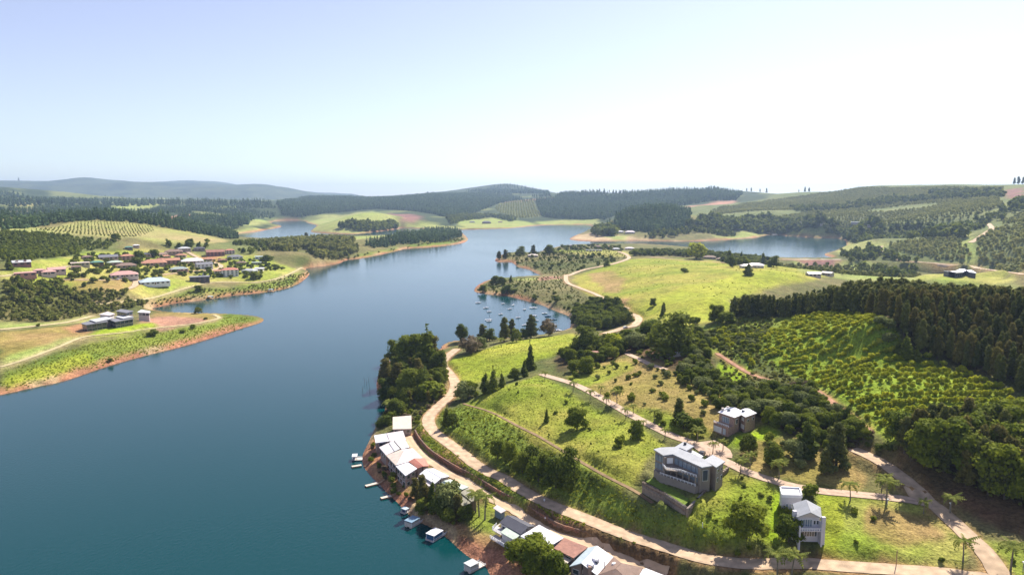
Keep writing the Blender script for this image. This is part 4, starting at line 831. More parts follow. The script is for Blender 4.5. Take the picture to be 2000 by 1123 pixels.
# ---- houses given by their roof outlines ------------------------------------
def plane(s, zs):
    """roof plane from photo corners and heights above the lake"""
    return [(*pw0(*map(float, t.split(',')), zz), zz) for t, zz in zip(s.split(), zs)]
def roofhouse(label, planes, roofs, wall, z0, name='boathouse', cat='boathouse', group=None, over=.35, win=True, wm=None, rows=1, th=.16, foot=None, extra=0, sill=.9):
    pls = [plane(*p) for p in planes]; allp = np.array([q for p in pls for q in p]); c = allp.mean(0)
    t = Thing(name, label, cat, (c[0], c[1], z0), group); t.cx, t.cy = c[0], c[1]
    for i, p in enumerate(pls):
        rm = roofs[i] if isinstance(roofs, (list, tuple)) else roofs
        t.part('roof', ROOF[rm], *slab_planes([p], th))
        if foot is None:
            P = inset([q[:2] for q in p], over); V_, F_ = prism(P, z0 - 2.5, [q[2] - th - .04 for q in p]); t.part('wall', wall, V_, F_)
    if foot is not None:
        P = inset([pw0(*map(float, s.split(',')), foot[1]) for s in foot[0].split()], over); t.part('wall', wall, *prism(P, z0 - 2.5, foot[1])); pe = P; ztop = foot[1]
    else: pe = inset([q[:2] for q in pls[0]], over); ztop = min(q[2] for q in pls[0]) - th
    if win:
        for a, b, L in visible_edges(pe):
            if L < 1.6: continue
            for r in range(rows):
                windows(t, a, b, ztop - 1.35 - r * 2.0, 1.0, max(1, int(L / 2.0)), .55, GLASS)
    BLOCK.append((c[0], c[1], 3.5)); return t
BG = 'boathouse cottages in a row along the shore'
W1, W2, W3, W4 = M((.50, .40, .32), .8), M((.36, .26, .22), .8), M((.62, .57, .54), .8), M((.26, .19, .16), .85)
roofhouse('northernmost cottage with square beige tiled roof at the start of the shore track', [("767,814 803.4,811 804,837 767,838", [7.0, 7.0, 6.6, 6.6])], ['beige'], W1, 4.2, group=BG)
roofhouse('cottage with long pinkish white roof just below the square beige roof', [("730.7,849.8 755,846 760,861 733.7,864.5", [6.2, 6.3, 6.1, 6.0]), ("755.6,845.7 787,840.7 793,859 761,861.5", [6.6, 6.6, 6.2, 6.2])], ['white', 'pinkwhite'], W2, 3.6, group=BG)
roofhouse('cottage with grey roof in two strips and a raised white rear roof', [("740.6,873 759,864.5 770.5,881 754,888.6", [6.0, 6.3, 6.3, 6.0]), ("759.5,864 768,860.4 781.4,876 771,881", [6.5, 6.6, 6.6, 6.5]), ("771,861 792,859.6 799.6,873 784.5,876.5", [6.5, 6.4, 6.2, 6.2])], ['pinkwhite', 'light', 'white'], W2, 3.6, group=BG)
roofhouse('largest cottage of the row with broad pale hipped roof and two roof vents', [("754,889 782,878 787.5,881 773,908.5", [6.2, 6.9, 7.2, 6.0]), ("782.3,877.5 805.6,874.8 815,883 788,880.6", [6.9, 6.5, 6.9, 7.2]), ("788,881.2 815,883.4 825.3,893.7 798,901 773.6,908", [7.2, 6.9, 6.1, 6.1, 6.0])], ['beige', 'pinkwhite', 'pinkwhite'], W2, 3.6, group=BG, rows=2)
roofhouse('two storey cottage with white mono roof over the water beside the red roof', [("773,910 797,902.3 814.7,914.3 792,928.5", [6.2, 6.4, 6.4, 6.1])], ['white'], W2, 3.4, group=BG, rows=2)
roofhouse('cottage with bright red gabled roof in the middle of the row', [("798,900.7 808.7,894.8 826,910.4 815.5,914", [6.2, 6.9, 6.9, 6.2]), ("809,894.5 830,894.3 838,909.4 826.4,910", [6.9, 6.1, 6.0, 6.9])], ['red', 'red'], W2, 3.8, group=BG)
roofhouse('cottage with long brilliant white curved roof behind the ragged pines', [("819,925.7 831,915.5 862,933.5 849,944", [5.9, 6.5, 6.5, 5.9]), ("831.4,915 847,914 878,929.7 862.6,933", [6.6, 6.3, 6.1, 6.6]), ("819,927.5 845,944.5 836,950.5 815,933", [5.3, 5.3, 5.1, 5.1])], ['white', 'white', 'pinkwhite'], W3, 3.6, group=BG)
roofhouse('cottage with pale green curved roof half covered by trees', [("860,944 866,939 902,956 897,960", [5.9, 6.5, 6.5, 5.9]), ("866.4,938.6 879,935 916,950.5 902.6,955.4", [6.6, 6.3, 6.2, 6.6]), ("850.5,953.7 862,947.5 872,953 860,961", [5.3, 5.4, 5.4, 5.2])], ['palegreen', 'palegreen', 'palegreen'], W4, 3.6, group=BG)
roofhouse('cottage with dull olive grey roof just left of the tall palms', [("898.6,960.6 914.6,952.2 931,975 921,979.5", [6.0, 6.3, 6.2, 5.9]), ("898.8,962 920,980.6 908,990.6 896,982", [5.7, 5.7, 5.3, 5.3])], ['olive', 'olive'], W4, 3.6, group=BG)
roofhouse('small blue grey garden shed with a pale roof on the bright lawn', [("963,991.5 970.6,985 989,996 978.5,1001.5", [5.6, 5.9, 5.8, 5.5])], ['pinkwhite'], M((.22, .28, .34), .7), 4.0, name='garden_shed', cat='shed', win=False)
t = roofhouse('double storey cottage with charcoal gabled roof and white balconies', [("975.7,1019.5 989.7,1006 1031.7,1028.4 1017,1043", [6.6, 7.6, 7.6, 6.6]), ("990,1005.6 1003.7,1007 1045.7,1027 1032,1028", [7.6, 6.9, 6.9, 7.6]), ("977,1038.6 989,1029.7 1016.4,1043.7 1003.7,1053.9", [6.2, 6.4, 6.4, 6.1])], ['dark', 'dark', 'palegreen'], W3, 3.9, group=BG, rows=2)
RAIL = M((.82, .82, .84), .5)
def railing(t, pa, pb, z, h=.75, posts=6, name='railing'):
    a, b = np.array(pa[:2], float), np.array(pb[:2], float); L = np.linalg.norm(b - a); d = (b - a) / L; c = (a + b) / 2
    fs = [boxv(c, d, L / 2, .05, z + h - .1, z + h), boxv(c, d, L / 2, .03, z + h * .45, z + h * .55)] + [boxv(a + d * L * i / posts, d, .045, .045, z, z + h) for i in range(posts + 1)]; t.part(name, RAIL, *join(*fs))
for (p, q, zz) in (("961.6,1034", "979,1044", 5.3), ("957,1050", "984.6,1067", 4.2), ("961.6,1034", "970,1026", 5.3)):
    a, b = (pw0(*map(float, s.split(',')), zz) for s in (p, q)); railing(t, a, b, zz); c = (np.array(a) + np.array(b)) / 2 + np.array([.6, .9])
    t.part('balcony', M((.55, .5, .47), .7), *prism([a, b, (b[0] + 1.3, b[1] + 1.8), (a[0] + 1.3, a[1] + 1.8)], zz - .15, zz))
roofhouse('big cottage with dazzling white flat sheet roof and a thin dark gutter', [("1016.4,1046 1053,1024 1101,1049.4 1066,1071.7", [6.6, 7.2, 7.2, 6.6]), ("1010,1053 1017,1048 1064,1072.5 1056,1079", [5.7, 5.8, 5.8, 5.6])], ['white', 'blue'], W3, 4.0, group=BG, rows=1)
roofhouse('cottage with rusty red brown flat roof and a cream lean to in front', [("1081,1069.8 1102,1049.8 1148,1067.8 1120,1089", [6.8, 6.8, 6.8, 6.8]), ("1064,1082 1078,1071 1119.5,1089.8 1100,1106", [5.9, 6.0, 6.0, 5.8])], ['rust', 'beige'], W2, 4.1, group=BG)
t = roofhouse('cottage with pale blue white steep gabled roof, two dormers and a dark gable end', [("1148,1069 1166,1065 1135,1099 1112,1105.5", [6.4, 7.9, 7.9, 6.2]), ("1166.4,1065 1198,1086.8 1166,1122.5 1135.6,1099", [7.9, 6.3, 6.2, 7.9])], ['blue', 'white'], W4, 4.2, group=BG)
for u, v in ((1163, 1093), (1153, 1104)):
    x, y = pw0(u, v, 7.3); t.part('dormer', ROOF['white'], *boxv((x, y), (.8, -.6), .7, .45, 6.6, 7.75)); t.part('window', GLASS, *boxv((x + .2, y - .5), (.8, -.6), .35, .3, 6.7, 7.3))
x, y = pw0(1152, 1114, 6.6); t.part('chimney', BRICK, *boxv((x, y), (1, 0), .35, .35, 5, 7.6))
t = roofhouse('cottage with mottled brown hipped roof and a small skylight at the photo edge', [("1198.6,1086.5 1213.4,1098.5 1202,1110 1165.5,1123", [6.4, 7.5, 7.7, 6.1]), ("1213.8,1098.5 1256,1107.7 1246.7,1124 1225,1130 1202.6,1110", [7.5, 6.2, 6.1, 6.6, 7.7]), ("1202,1110.4 1225,1130.5 1190,1140 1165.8,1123.5", [7.7, 6.6, 6, 6.1])], ['brown', 'brown', 'brown'], W2, 4.4, group=BG)
x, y = pw0(1199, 1100, 7.2); t.part('skylight', WHITE, *boxv((x, y), (.8, .6), .4, .3, 6.9, 7.35)); x, y = pw0(1181, 1106, 6.6); t.part('flue', M((.1, .1, .1), .5), *boxv((x, y), (1, 0), .09, .09, 6.2, 7.8))
roofhouse('white flat roofed annex cut by the bottom edge right of the brown hipped roof', [("1253,1111.5 1262,1109 1299,1123.5 1285,1131 1249,1122", [5.9, 5.9, 5.9, 5.9, 5.9])], ['white'], W3, 4.6, group=BG, win=False)
for t_ in [o for o in COL.objects if o.name.startswith('boathouse') and o.type == 'EMPTY']: pass
# ---- the grey mansion ---------------------------------------------------------
bx, by, z0 = hit(1367, 962); RZ = H + float(ray(1371, 912)[1]) * math.hypot(bx, by)
t = Thing('mansion', 'large grey three level mansion with butterfly roof, solar panels and a curved balcony', 'house', (bx, by, z0)); MW = mat('mansion_render', (.27, .225, .19), .85, noise=.08, nscale=.8)
def P2(s, z): return [np.array(pw0(*map(float, q.split(',')), z)) for q in s.split()]
mainr = P2("1276.4,880.6 1295.6,889.1 1314,888.4 1371,912.3 1391,909.8 1375,899 1352,890 1330,882 1318,877.5 1290,878.5", RZ); centre(t, mainr)
zs = [RZ + .5, RZ, RZ + .25, RZ, RZ + .1, RZ + .4, RZ + .6, RZ + .7, RZ + .7, RZ + .7]
t.part('roof', ROOF['grey'], *prism(mainr, [q - .28 for q in zs], zs)); body = inset(mainr, .35)
t.part('wall', MW, *prism(body, z0 - 2, [q - .3 for q in zs]))
b1 = P2("1318,876 1335.5,865.6 1355.4,874.5 1339,884.5", RZ - .3); rf = t.part('roof', ROOF['grey'], *prism(b1, RZ - .05, RZ + .2)); t.part('wall', MW, *prism(inset(b1, .35), z0 - 1, RZ - .07))
for k in range(5):
    c = P2("%f,%f" % (1329 + k * 2.7, 876 + k * 1.2), RZ + .25)[0]; t.part('solar_panel', M((.02, .03, .09), .2), *boxv(c, (.8, .6), .2, .45, RZ + .22, RZ + .34), parent=rf)
c = P2("1338,868", RZ + .2)[0]; t.part('water_tank', M((.05, .05, .06), .5), *prism([c + np.array([math.cos(q), math.sin(q)]) * .38 for q in np.linspace(0, 5.5, 8)], RZ + .2, RZ + .8), parent=rf)
b2 = P2("1341,886 1353,879 1374,890.5 1364,897.5", RZ - 1.0); t.part('roof', ROOF['light'], *prism(b2, RZ - 1.2, RZ - 1.0)); t.part('wall', MW, *prism(inset(b2, .3), z0 - 1, RZ - 1.22))
b3 = P2("1375,898 1392,888 1416.7,901 1399,912.8", RZ - .2); t.part('roof', ROOF['grey'], *prism(b3, RZ - .4, RZ - .15)); w3 = inset(b3, .35); t.part('wall', MW, *prism(w3, z0 - 1.5, RZ - .42))
ce = [(body[0], body[1], 3), (body[2], body[3], 5)]; WB = M((.16, .19, .24), .35)
for lv, hh in ((RZ - 2.05, 1.45), (RZ - 4.05, 1.35)):
    windows(t, body[0], body[1], lv, hh, 3, .8, GLASSB, frame=WB); windows(t, body[2], body[3], lv, hh, 6, .8, GLASSB, frame=WB)
windows(t, body[0], body[1], RZ - 5.9, 1.2, 1, .8, GLASSB); windows(t, body[1], body[2], RZ - 2.0, 1.3, 1, .6, GLASS); windows(t, body[1], body[2], RZ - 4.0, 1.3, 1, .6, GLASS)
windows(t, body[3], body[4], RZ - 3.6, 2.6, 1, .5, M((.06, .07, .10), .2)); windows(t, w3[3], w3[2], RZ - 1.9, .8, 2, .4, GLASS); windows(t, w3[3], w3[2], RZ - 4.2, .9, 2, .3, GLASS)
fr = body[2] + (body[1] - body[2]) * 1.0; d = (body[3] - body[2]); L = np.linalg.norm(d); d /= L; nn = np.array([d[1], -d[0]]); nn = nn if np.dot(nn, -body[2]) > 0 else -nn
for lv in (RZ - 2.35,):
    bal = [body[1] + nn * .9, body[1] + nn * 2.1 + d * L * .3, body[2] + nn * 2.2 + d * L * .45, body[3] + nn * 1.3, body[3], body[2], body[1]]
    t.part('balcony', MW, *prism(bal, lv - .2, lv)); railing(t, bal[0], bal[1], lv, .6, 5); railing(t, bal[1], bal[2], lv, .6, 6); railing(t, bal[2], bal[3], lv, .6, 6)
for k in np.linspace(.02, .98, 5):
    c = body[2] + d * L * k + nn * 1.35; t.part('column', MW, *boxv(c, d, .13, .13, z0 - .5, RZ - 2.55))
t.part('terrace', MW, *prism([body[0] + nn * .4, body[1] + nn * 1.6, body[3] + nn * 1.6, body[3], body[2], body[1], body[0]], z0 - 2, RZ - 4.55)); railing(t, body[1] + nn * 1.6, body[3] + nn * 1.6, RZ - 4.55, .6, 10)
for k, e in ((0, body[1]), (1, body[3])): t.part('pillar', MW, *boxv(e + nn * .15, d, .35, .3, z0 - 1, RZ - .35))
BLOCK += [(bx - 3, by + 6, 10), (bx + 3, by + 5, 8)]
# stone retaining wall in courses round the mansion lawn
def block_wall(name, label, line, z0s, h, mats, bw=.95, bh=.42, th=.5, cat='wall'):
    line = [np.array(p[:2], float) for p in line]; t = Thing(name, label, cat, (*line[0], z0s[0])); k = 0; n_ = 0
    for a, b, za, zb in zip(line, line[1:], z0s, z0s[1:]):
        L = np.linalg.norm(b - a); d = (b - a) / L; nb = max(1, int(round(L / bw)))
        for r in range(int(round(h / bh))):
            for i in range(nb + r % 2):
                s = (i + .5 - .5 * (r % 2)) / nb; lo, hi = max(0, s - .5 / nb), min(1, s + .5 / nb)
                if hi - lo < .2 / nb: continue
                s = (lo + hi) / 2; c = a + (b - a) * s; zz = za + (zb - za) * s + r * bh
                t.part('stone', mats[(k * 7 + i * 3 + r) % len(mats)], *boxv(c, d, (hi - lo) * L / 2 - .035, th / 2 + random.uniform(-.05, .05), zz, zz + bh - .04)); n_ += 1
        k += 1
    core = [boxv((a + b) / 2, (b - a) / np.linalg.norm(b - a), np.linalg.norm(b - a) / 2, th / 2 - .12, min(za, zb) - 1.5, min(za, zb) + h - .06) for a, b, za, zb in zip(line, line[1:], z0s, z0s[1:])]
    t.part('wall_core', mats[0], *join(*core)); return t
SM = [mat('stone_tan', (.28, .22, .17), .9, noise=.25, nscale=2), mat('stone_grey', (.22, .19, .17), .9, noise=.25, nscale=2), mat('stone_brown', (.20, .145, .11), .9, noise=.25, nscale=2)]
wl_ = P2("1255,941 1300,964 1340,990", z0 - .2)
block_wall('retaining_wall', 'coursed stone retaining wall holding up the lawn below the grey mansion', wl_, [z0 - 1.7] * 3, 1.7, SM)
block_wall('garden_wall', 'stepped low stone wall running up beside the drive right of the grey mansion', P2("1342,990 1371,965 1398,941 1422,927", z0), [z0 - 1.2, z0 - .6, z0 + .4, z0 + 1.4], 1.0, SM, cat='wall')
x, y, z = hit(1320, 955); lawn = [wl_[0] + np.array([1, .6]), wl_[1] + np.array([.3, .6]), wl_[2] + np.array([-.3, .8]), body[3] + nn * 1.6, body[1] + nn * 1.6, body[0] + nn * .4]
V_, F_ = prism(lawn, z0 - 2.2, z0 - .25); me = bpy.data.meshes.new('terrace_lawn'); me.from_pydata([tuple(v) for v in V_], [], F_); me.materials.append(mat('lawn_grass', (.13, .19, .02), .95, noise=.3, nscale=1.5, bump=.5)); o = bpy.data.objects.new('lawn_terrace', me); COL.objects.link(o); o['kind'] = 'structure'
# ---- the brick villa ----------------------------------------------------------
bx, by, z0 = hit(1434, 848); RZ = H + float(ray(1434, 815)[1]) * math.hypot(bx, by)
t = Thing('villa', 'two storey brown brick villa with white hipped roofs, white garage door and balcony', 'house', (bx, by, z0))
# roof blocks: left block corners (photo): front-left, front-right, back-right, back-left
A_ = P2("1402,804.5 1434.5,815.5 1446,811 1450,802 1420,794", RZ); cA = sum(A_) / 5; centre(t, A_)
B_ = P2("1444,808 1456,814.5 1478.5,806.5 1462,797.5 1448,799.5", RZ); cB = sum(B_) / 5
for Q, c, rz in ((A_, cA + np.array([0, .6]), 1.35), (B_, cB + np.array([0, .3]), 1.1)):
    V_ = [(q[0], q[1], RZ) for q in Q] + [(c[0] - .4, c[1], RZ + rz), (c[0] + .8, c[1] - .1, RZ + rz)]; n = len(Q)
    F_ = [(0, 1, n + 1, n), (1, 2, n + 1), (2, 3, n + 1), (3, 4, n, n + 1), (4, 0, n), (4, 3, 2, 1, 0)]; r = t.part('roof', ROOF['white'], V_, F_)
    t.part('wall', BRICK, *prism(inset(Q, .3), z0 - 1.5, RZ - .02)); t.part('skylight', GLASS, *boxv(c + np.array([-1.1, -.9]), (.9, -.4), .42, .3, RZ + rz * .35, RZ + rz * .62 + .1), parent=r)
for u, v in ((1411.5, 800), (1421.5, 797)): x, y = pw0(u, v, RZ + .6); t.part('chimney', M((.6, .52, .45), .8), *boxv((x, y), (1, 0), .3, .3, RZ, RZ + 1.15))
wA, wB = inset(A_, .3), inset(B_, .3); d = (wA[1] - wA[0]); L = np.linalg.norm(d); d /= L; nn = np.array([d[1], -d[0]]); nn = nn if np.dot(nn, -wA[0]) > 0 else -nn
windows(t, wA[0] + d * L * .22, wA[0] + d * L * .68, RZ - 2.35, 1.55, 4, .8, GLASSB); windows(t, wA[1], wA[2], RZ - 2.2, 1.3, 1, .3, GLASS)
windows(t, wB[0], wB[1], RZ - 1.6, .9, 1, .4, GLASSB); windows(t, wB[0], wB[1], RZ - 3.9, 1.2, 1, .6, GLASSB); windows(t, wB[1], wB[2], RZ - 1.7, .6, 2, .25, GLASS)
g0 = wA[0] + nn * 1.9 - d * .3; g1 = wA[0] + d * L * .95 + nn * 1.9
t.part('balcony', BRICK, *prism([g0, g1, g1 - nn * 1.9, g0 - nn * 1.9], z0 - 1.5, RZ - 2.75)); railing(t, g0, g1, RZ - 2.75, .55, 9)
gc = g0 + d * L * .3; t.part('garage_door', M((.75, .76, .80), .5), *boxv(gc + nn * .03, d, 1.45, .05, z0 - .3, z0 + 1.4)); t.part('door', M((.5, .55, .6), .5), *boxv(g0 + d * L * .75 + nn * .03, d, .5, .05, z0 - .3, z0 + 1.4))
BLOCK.append((bx + 2, by + 4, 8))
# ---- the white twin house -------------------------------------------------------
bx, by, z0 = hit(1578, 1062); RZ = H + float(ray(1575, 1010)[1]) * (math.hypot(bx, by) + .2)
t = Thing('white_house', 'white gabled house with chimney and balcony joined to a flat roofed tower block', 'house', (bx, by, z0)); HW = mat('white_render', (.60, .57, .60), .75, noise=.06, nscale=.7)
rz1 = RZ + 1.6
g = plane("1556,1009.5 1583,1000 1574,975 1548,983", [RZ, rz1, rz1, RZ]); g2 = plane("1583.4,1000 1605,1011 1603,990 1574.4,975", [rz1, RZ, RZ, rz1]); centre(t, [q[:2] for q in g + g2])
t.part('roof', ROOF['grey'], *slab_planes([g, g2], .18)); P = [g[0][:2], g2[1][:2], g2[2][:2], g[3][:2]]; B4 = inset(P, .35); t.part('wall', HW, *prism(B4, z0 - 1.5, RZ - .2))
ap = (np.array(g[1][:2]) * .96 + np.array(g2[3][:2]) * .04); V_ = [(*B4[0], RZ - .2), (*B4[1], RZ - .2), (*ap, rz1 - .25)]; dd = np.array([0, .3]); t.part('gable', HW, V_ + [(x, y + .5, z) for x, y, z in V_], [(0, 1, 2), (5, 4, 3), (0, 3, 4, 1), (1, 4, 5, 2), (2, 5, 3, 0)])
a, b = B4[0], B4[1]; d = (b - a) / np.linalg.norm(b - a); L = np.linalg.norm(b - a); nn = np.array([d[1], -d[0]]); nn = nn if np.dot(nn, -a) > 0 else -nn
windows(t, a + d * L * .12, a + d * L * .66, RZ - 2.1, 1.5, 5, .8, GLASSB); windows(t, a + d * L * .70, a + d * L * .98, RZ - 1.6, .8, 2, .6, GLASS); windows(t, a + d * L * .1, a + d * L * .9, RZ - 4.3, 1.4, 7, .8, GLASS)  # lowest row of dark panes stands in for the shade of the veranda
bl = RZ - 2.4; t.part('balcony', HW, *prism([a + nn * 1.5, b + nn * 1.5, b, a], bl - .18, bl)); railing(t, a + nn * 1.5, b + nn * 1.5, bl, .6, 9)
for e in (a, b): t.part('side_wall', HW, *boxv(e + nn * .75, nn, .85, .16, z0 - 2, bl + (.9 if e is a else 1.6)))
x, y = pw0(1552, 1001, RZ + .3); t.part('chimney', HW, *boxv((x, y), (1, 0), .38, .38, z0, RZ + .8)); x, y = pw0(1608, 1012, RZ + .1); t.part('chimney', HW, *boxv((x, y - .1), (1, 0), .38, .3, z0, RZ + .5))
T_ = P2("1524,949.5 1562,951.5 1566,966 1527.5,965", RZ + 1.0); t.part('tower', HW, *prism(T_, z0 - 1.5, RZ + .6)); ed = []
for a, b in zip(T_, T_[1:] + T_[:1]): m_ = (a + b) / 2; ed.append(boxv(m_, (b - a) / np.linalg.norm(b - a), np.linalg.norm(b - a) / 2 + .12, .13, RZ + .3, RZ + 1.0))
t.part('parapet', M((.80, .78, .80), .6), *join(*ed)); t.part('roof', ROOF['light'], *prism(inset(T_, .3), RZ + .61, RZ + .68)); sv_ = (t.cx, t.cy); centre(t, T_); windows(t, T_[3] + (T_[2] - T_[3]) * .2, T_[3] + (T_[2] - T_[3]) * .85, RZ - 2.6, 1.4, 4, .75, GLASSB); t.cx, t.cy = sv_
BLOCK.append((bx - 1, by + 4, 8))
# ---- the modern house on the left point --------------------------------------
z0 = 6.6; bx, by = pw0(200, 640, z0); t = Thing('modern_villa', 'sprawling modern house of dark glazed blocks and flat roofs on the grassy point', 'house', (bx, by, z0)); DK = M((.22, .18, .17), .5); LT = M((.62, .58, .58), .7)
def blk(s, rz, wall, roof, base=z0, win=0, rows=1, over=.5, hh=1.5):
    Q = P2(s, rz); t.part('roof', ROOF[roof], *prism(Q, rz - .3, rz)); w = inset(Q, over); t.part('wall', wall, *prism(w, base - 2, rz - .32)); centre(t, Q)
    for a, b, L in visible_edges(w):
        for r in range(rows):
            if L > 3 and win: windows(t, a, b, rz - 2.1 - r * 2.2, hh, max(1, int(L / 2.6)), .82, GLASS, detail=False)
blk("157.5,631.5 168,634.5 211,628 206,624 176,626", z0 + 4.5, DK, 'slate', win=1, rows=2)
blk("174,624.5 187,628.5 221,621.5 207,618.5", z0 + 5.2, DK, 'light')
blk("212,624 225,628.5 262,622 250,617.5", z0 + 4.5, DK, 'slate', win=1, rows=2)
blk("224,618 240,622 261,618.5 246,615", z0 + 5.2, DK, 'light')
blk("226,607.5 247,611 261,607 236,603.5", z0 + 7.4, DK, 'slate', win=1)
blk("193,614 214,616 225,612.5 210,608.5", z0 + 4.6, LT, 'pinkwhite'); blk("268,609.5 292,611 294,608 276,604.5", z0 + 4.5, LT, 'white', win=1)
for s in ("168,647 176,652 215,644 209,638", "225,640 228,642 278,633 255,631"): t.part('terrace', CONC, *prism(P2(s, z0), z0 - 2, z0 + .25))
BLOCK += [(bx - 8, by + 6, 16), (bx + 16, by + 12, 16), (bx + 5, by + 25, 14)]
# garden buildings under the great tree, lapa terrace, pavilion
house(1158, 700, 20, 'small thatched brown pavilion under the dark trees left of the garden', 'rust', (.25, .18, .15), 1, 10, kind='flat', name='pavilion', detail=True)
house(1215, 664, 14, 'grey roof showing between the bright green tree and the grove', 'light', (.4, .38, .36), 1, 0, kind='hip', name='cottage')
t = Thing('deck', 'long curved pale deck with railing under the giant dark tree', 'deck', (*hit(1322, 692)[:2], hit(1322, 692)[2])); a, b = P2("1303,691 1340,690", t.b.z + 1.2); t.part('platform', CONC, *prism([a, b, b + np.array([0, 2.5]), a + np.array([0, 2.5])], t.b.z - 1, t.b.z + 1.2)); railing(t, a, b, t.b.z + 1.2, .7, 9)
# ---- cut bank wall behind the cottages ----------------------------------------
x0 = wall_line[2]; t = Thing('bank_wall', 'brown earth and brick retaining wall along the track behind the boathouses', 'wall', (float(x0[0]), float(x0[1]), float(x0[2]))); LN = wall_line[1:-1:2]
BKM = [mat('wall_brown', (.22, .13, .09), .95, noise=.3, nscale=2), mat('wall_dark', (.17, .11, .085), .95, noise=.3, nscale=2), mat('wall_red', (.28, .14, .09), .95, noise=.3, nscale=2)]
for i, (a, b) in enumerate(zip(LN[:-1], LN[1:])):
    d = (b - a)[:2]; L = np.linalg.norm(d); d = d / L; c = (a + b)[:2] / 2; zz = (a[2] + b[2]) / 2
    for r in range(3): t.part('panel', BKM[(i * 5 + r * 2) % 3], *boxv(c + NRM[0] * 0, d, L / 2 - .04 + .12, .28 - r * .05 + random.uniform(-.03, .03), zz - (1.0 if r == 0 else 0) + r * .58, zz + (r + 1) * .58 - .04))
# ---- dam wall -------------------------------------------------------------------
t = Thing('dam_wall', 'low stone faced dam wall across the end of the second lake', 'dam', (*pw0(1585, 507, 1.5), -8)); a, b = P2("1560,507 1642,507", 1.5); t.part('crest', CONC, *prism([a + (0, -3), b + (0, -3), b + (0, 3), a + (0, 3)], .4, 2.1)); V_, F_ = prism([a + (0, -16), b + (0, -16), b + (0, -3.1), a + (0, -3.1)], -12, [-9, -9, 1.6, 1.6]); t.part('stone_face', mat('dam_stone', (.24, .18, .18), .95, noise=.2, nscale=.3, bump=.5), V_, F_)
# ---------------------------------------------------------------- boats, floats and jetties
HULL = M((.90, .90, .90), .5); HULLB = M((.05, .13, .25), .35); DECKM = M((.62, .55, .48), .7); NAVY = M((.03, .06, .14), .5)
def hull(L, W, hh):
    st = [(-.5, .75), (-.3, .95), (0, 1), (.25, .8), (.42, .38), (.5, .03)]; V_ = []
    for s, w in st: V_ += [(s * L, -w * W / 2, hh), (s * L, w * W / 2, hh), (s * L * .94, -w * W * .3, -.15), (s * L * .94, w * W * .3, -.15)]
    F_ = []
    for i in range(len(st) - 1):
        a, b = 4 * i, 4 * i + 4; F_ += [(a, b, b + 1, a + 1), (a + 2, a + 3, b + 3, b + 2), (a, a + 2, b + 2, b), (a + 1, b + 1, b + 3, a + 3)]
    n = 4 * (len(st) - 1); F_ += [(0, 1, 3, 2), (n, n + 2, n + 3, n + 1)]; return V_, F_
def local_part(root, name, m, V_, F_, parent=None):
    me = bpy.data.meshes.new(name); me.from_pydata([tuple(v) for v in V_], [], F_); me.materials.append(m); b = bmesh.new(); b.from_mesh(me); bmesh.ops.recalc_face_normals(b, faces=b.faces); b.to_mesh(me); b.free()
    o = bpy.data.objects.new(name, me); o.parent = parent or root; COL.objects.link(o); return o
def bx3(x0, x1, y0, y1, z0, z1): return prism([(x0, y0), (x1, y0), (x1, y1), (x0, y1)], z0, z1)
def sailboat(u, v, px, label, ang, hm_=HULL, mast=True):
    x, y = pw0(u, v); k = math.hypot(x, y) / F; L = max(3.8, px * k * 1.45); o = bpy.data.objects.new('sailing_boat', None); COL.objects.link(o); o.location = (x, y, 0); o.rotation_euler.z = R(ang)
    tag(o, label, 'boat', 'sailing boats moored in the bay'); local_part(o, 'hull', hm_, *hull(L, L * .34, .55)); local_part(o, 'cabin', HULL if hm_ is HULL else M((.3, .4, .5), .4), *bx3(-L * .12, L * .2, -L * .1, L * .1, .56, .85))
    if mast:
        local_part(o, 'mast', M((.75, .75, .76), .3), *bx3(L * .08, L * .08 + .1, -.05, .05, .86, L * 1.3)); local_part(o, 'boom', M((.2, .3, .5), .7), *bx3(-L * .38, L * .07, -.09, .09, 1.2, 1.4))
    return o
for (zx, zy, px, ang, lb) in [(275, 257, 8, 10, 'white yacht farthest out at the upper left of the bay moorings'), (395, 338, 8, 20, 'white yacht just inside the outermost mooring'), (445, 398, 6, 25, 'small white dinghy between two larger white yachts at the outer moorings'),
 (435, 525, 10, 8, 'broad white yacht directly left of the twin lakeside pines'), (442, 549, 6, 15, 'little white tender tucked against the broad white yacht'), (665, 272, 6, 35, 'white yacht nearest the dark tree reflection under the headland'), (820, 292, 5, 60, 'small white yacht behind its neighbour in the middle of the bay'),
 (772, 355, 7, 30, 'white yacht with dark cockpit in the middle of the moorings'), (627, 437, 7, 35, 'white yacht straight above the taller of the twin lakeside pines'), (1000, 362, 5, 50, 'tiny white yacht midway between the large pale ones'), (1140, 337, 11, 0, 'largest white yacht lying broadside below the red bank'),
 (1140, 463, 10, 5, 'white yacht broadside just above the single big lakeside pine'), (900, 490, 7, 25, 'white yacht alone between the two pine groups'), (1180, 540, 7, 15, 'white yacht partly behind the tip of the single big pine'), (1315, 423, 8, 15, 'white yacht beside the dark blue hull near the end of the bay'),
 (995, 607, 7, 35, 'white yacht closest to the foot of the single big pine'), (1470, 608, 6, 10, 'small white boat beside the bare grey tree'), (1520, 690, 11, -8, 'long white boat with an awning pulled up by the bare grey tree')]:
    sailboat(900 + zx / 8.0217, 560 + zy / 8.0217, px, lb, ang)
sailboat(900 + 1365 / 8.02, 560 + 467 / 8.02, 9, 'dark blue hulled yacht near the end of the bay', 8, HULLB); sailboat(900 + 1450 / 8.02, 560 + 518 / 8.02, 10, 'pale blue yacht with white cabin next to the dark blue one', -10, M((.16, .30, .42), .4))
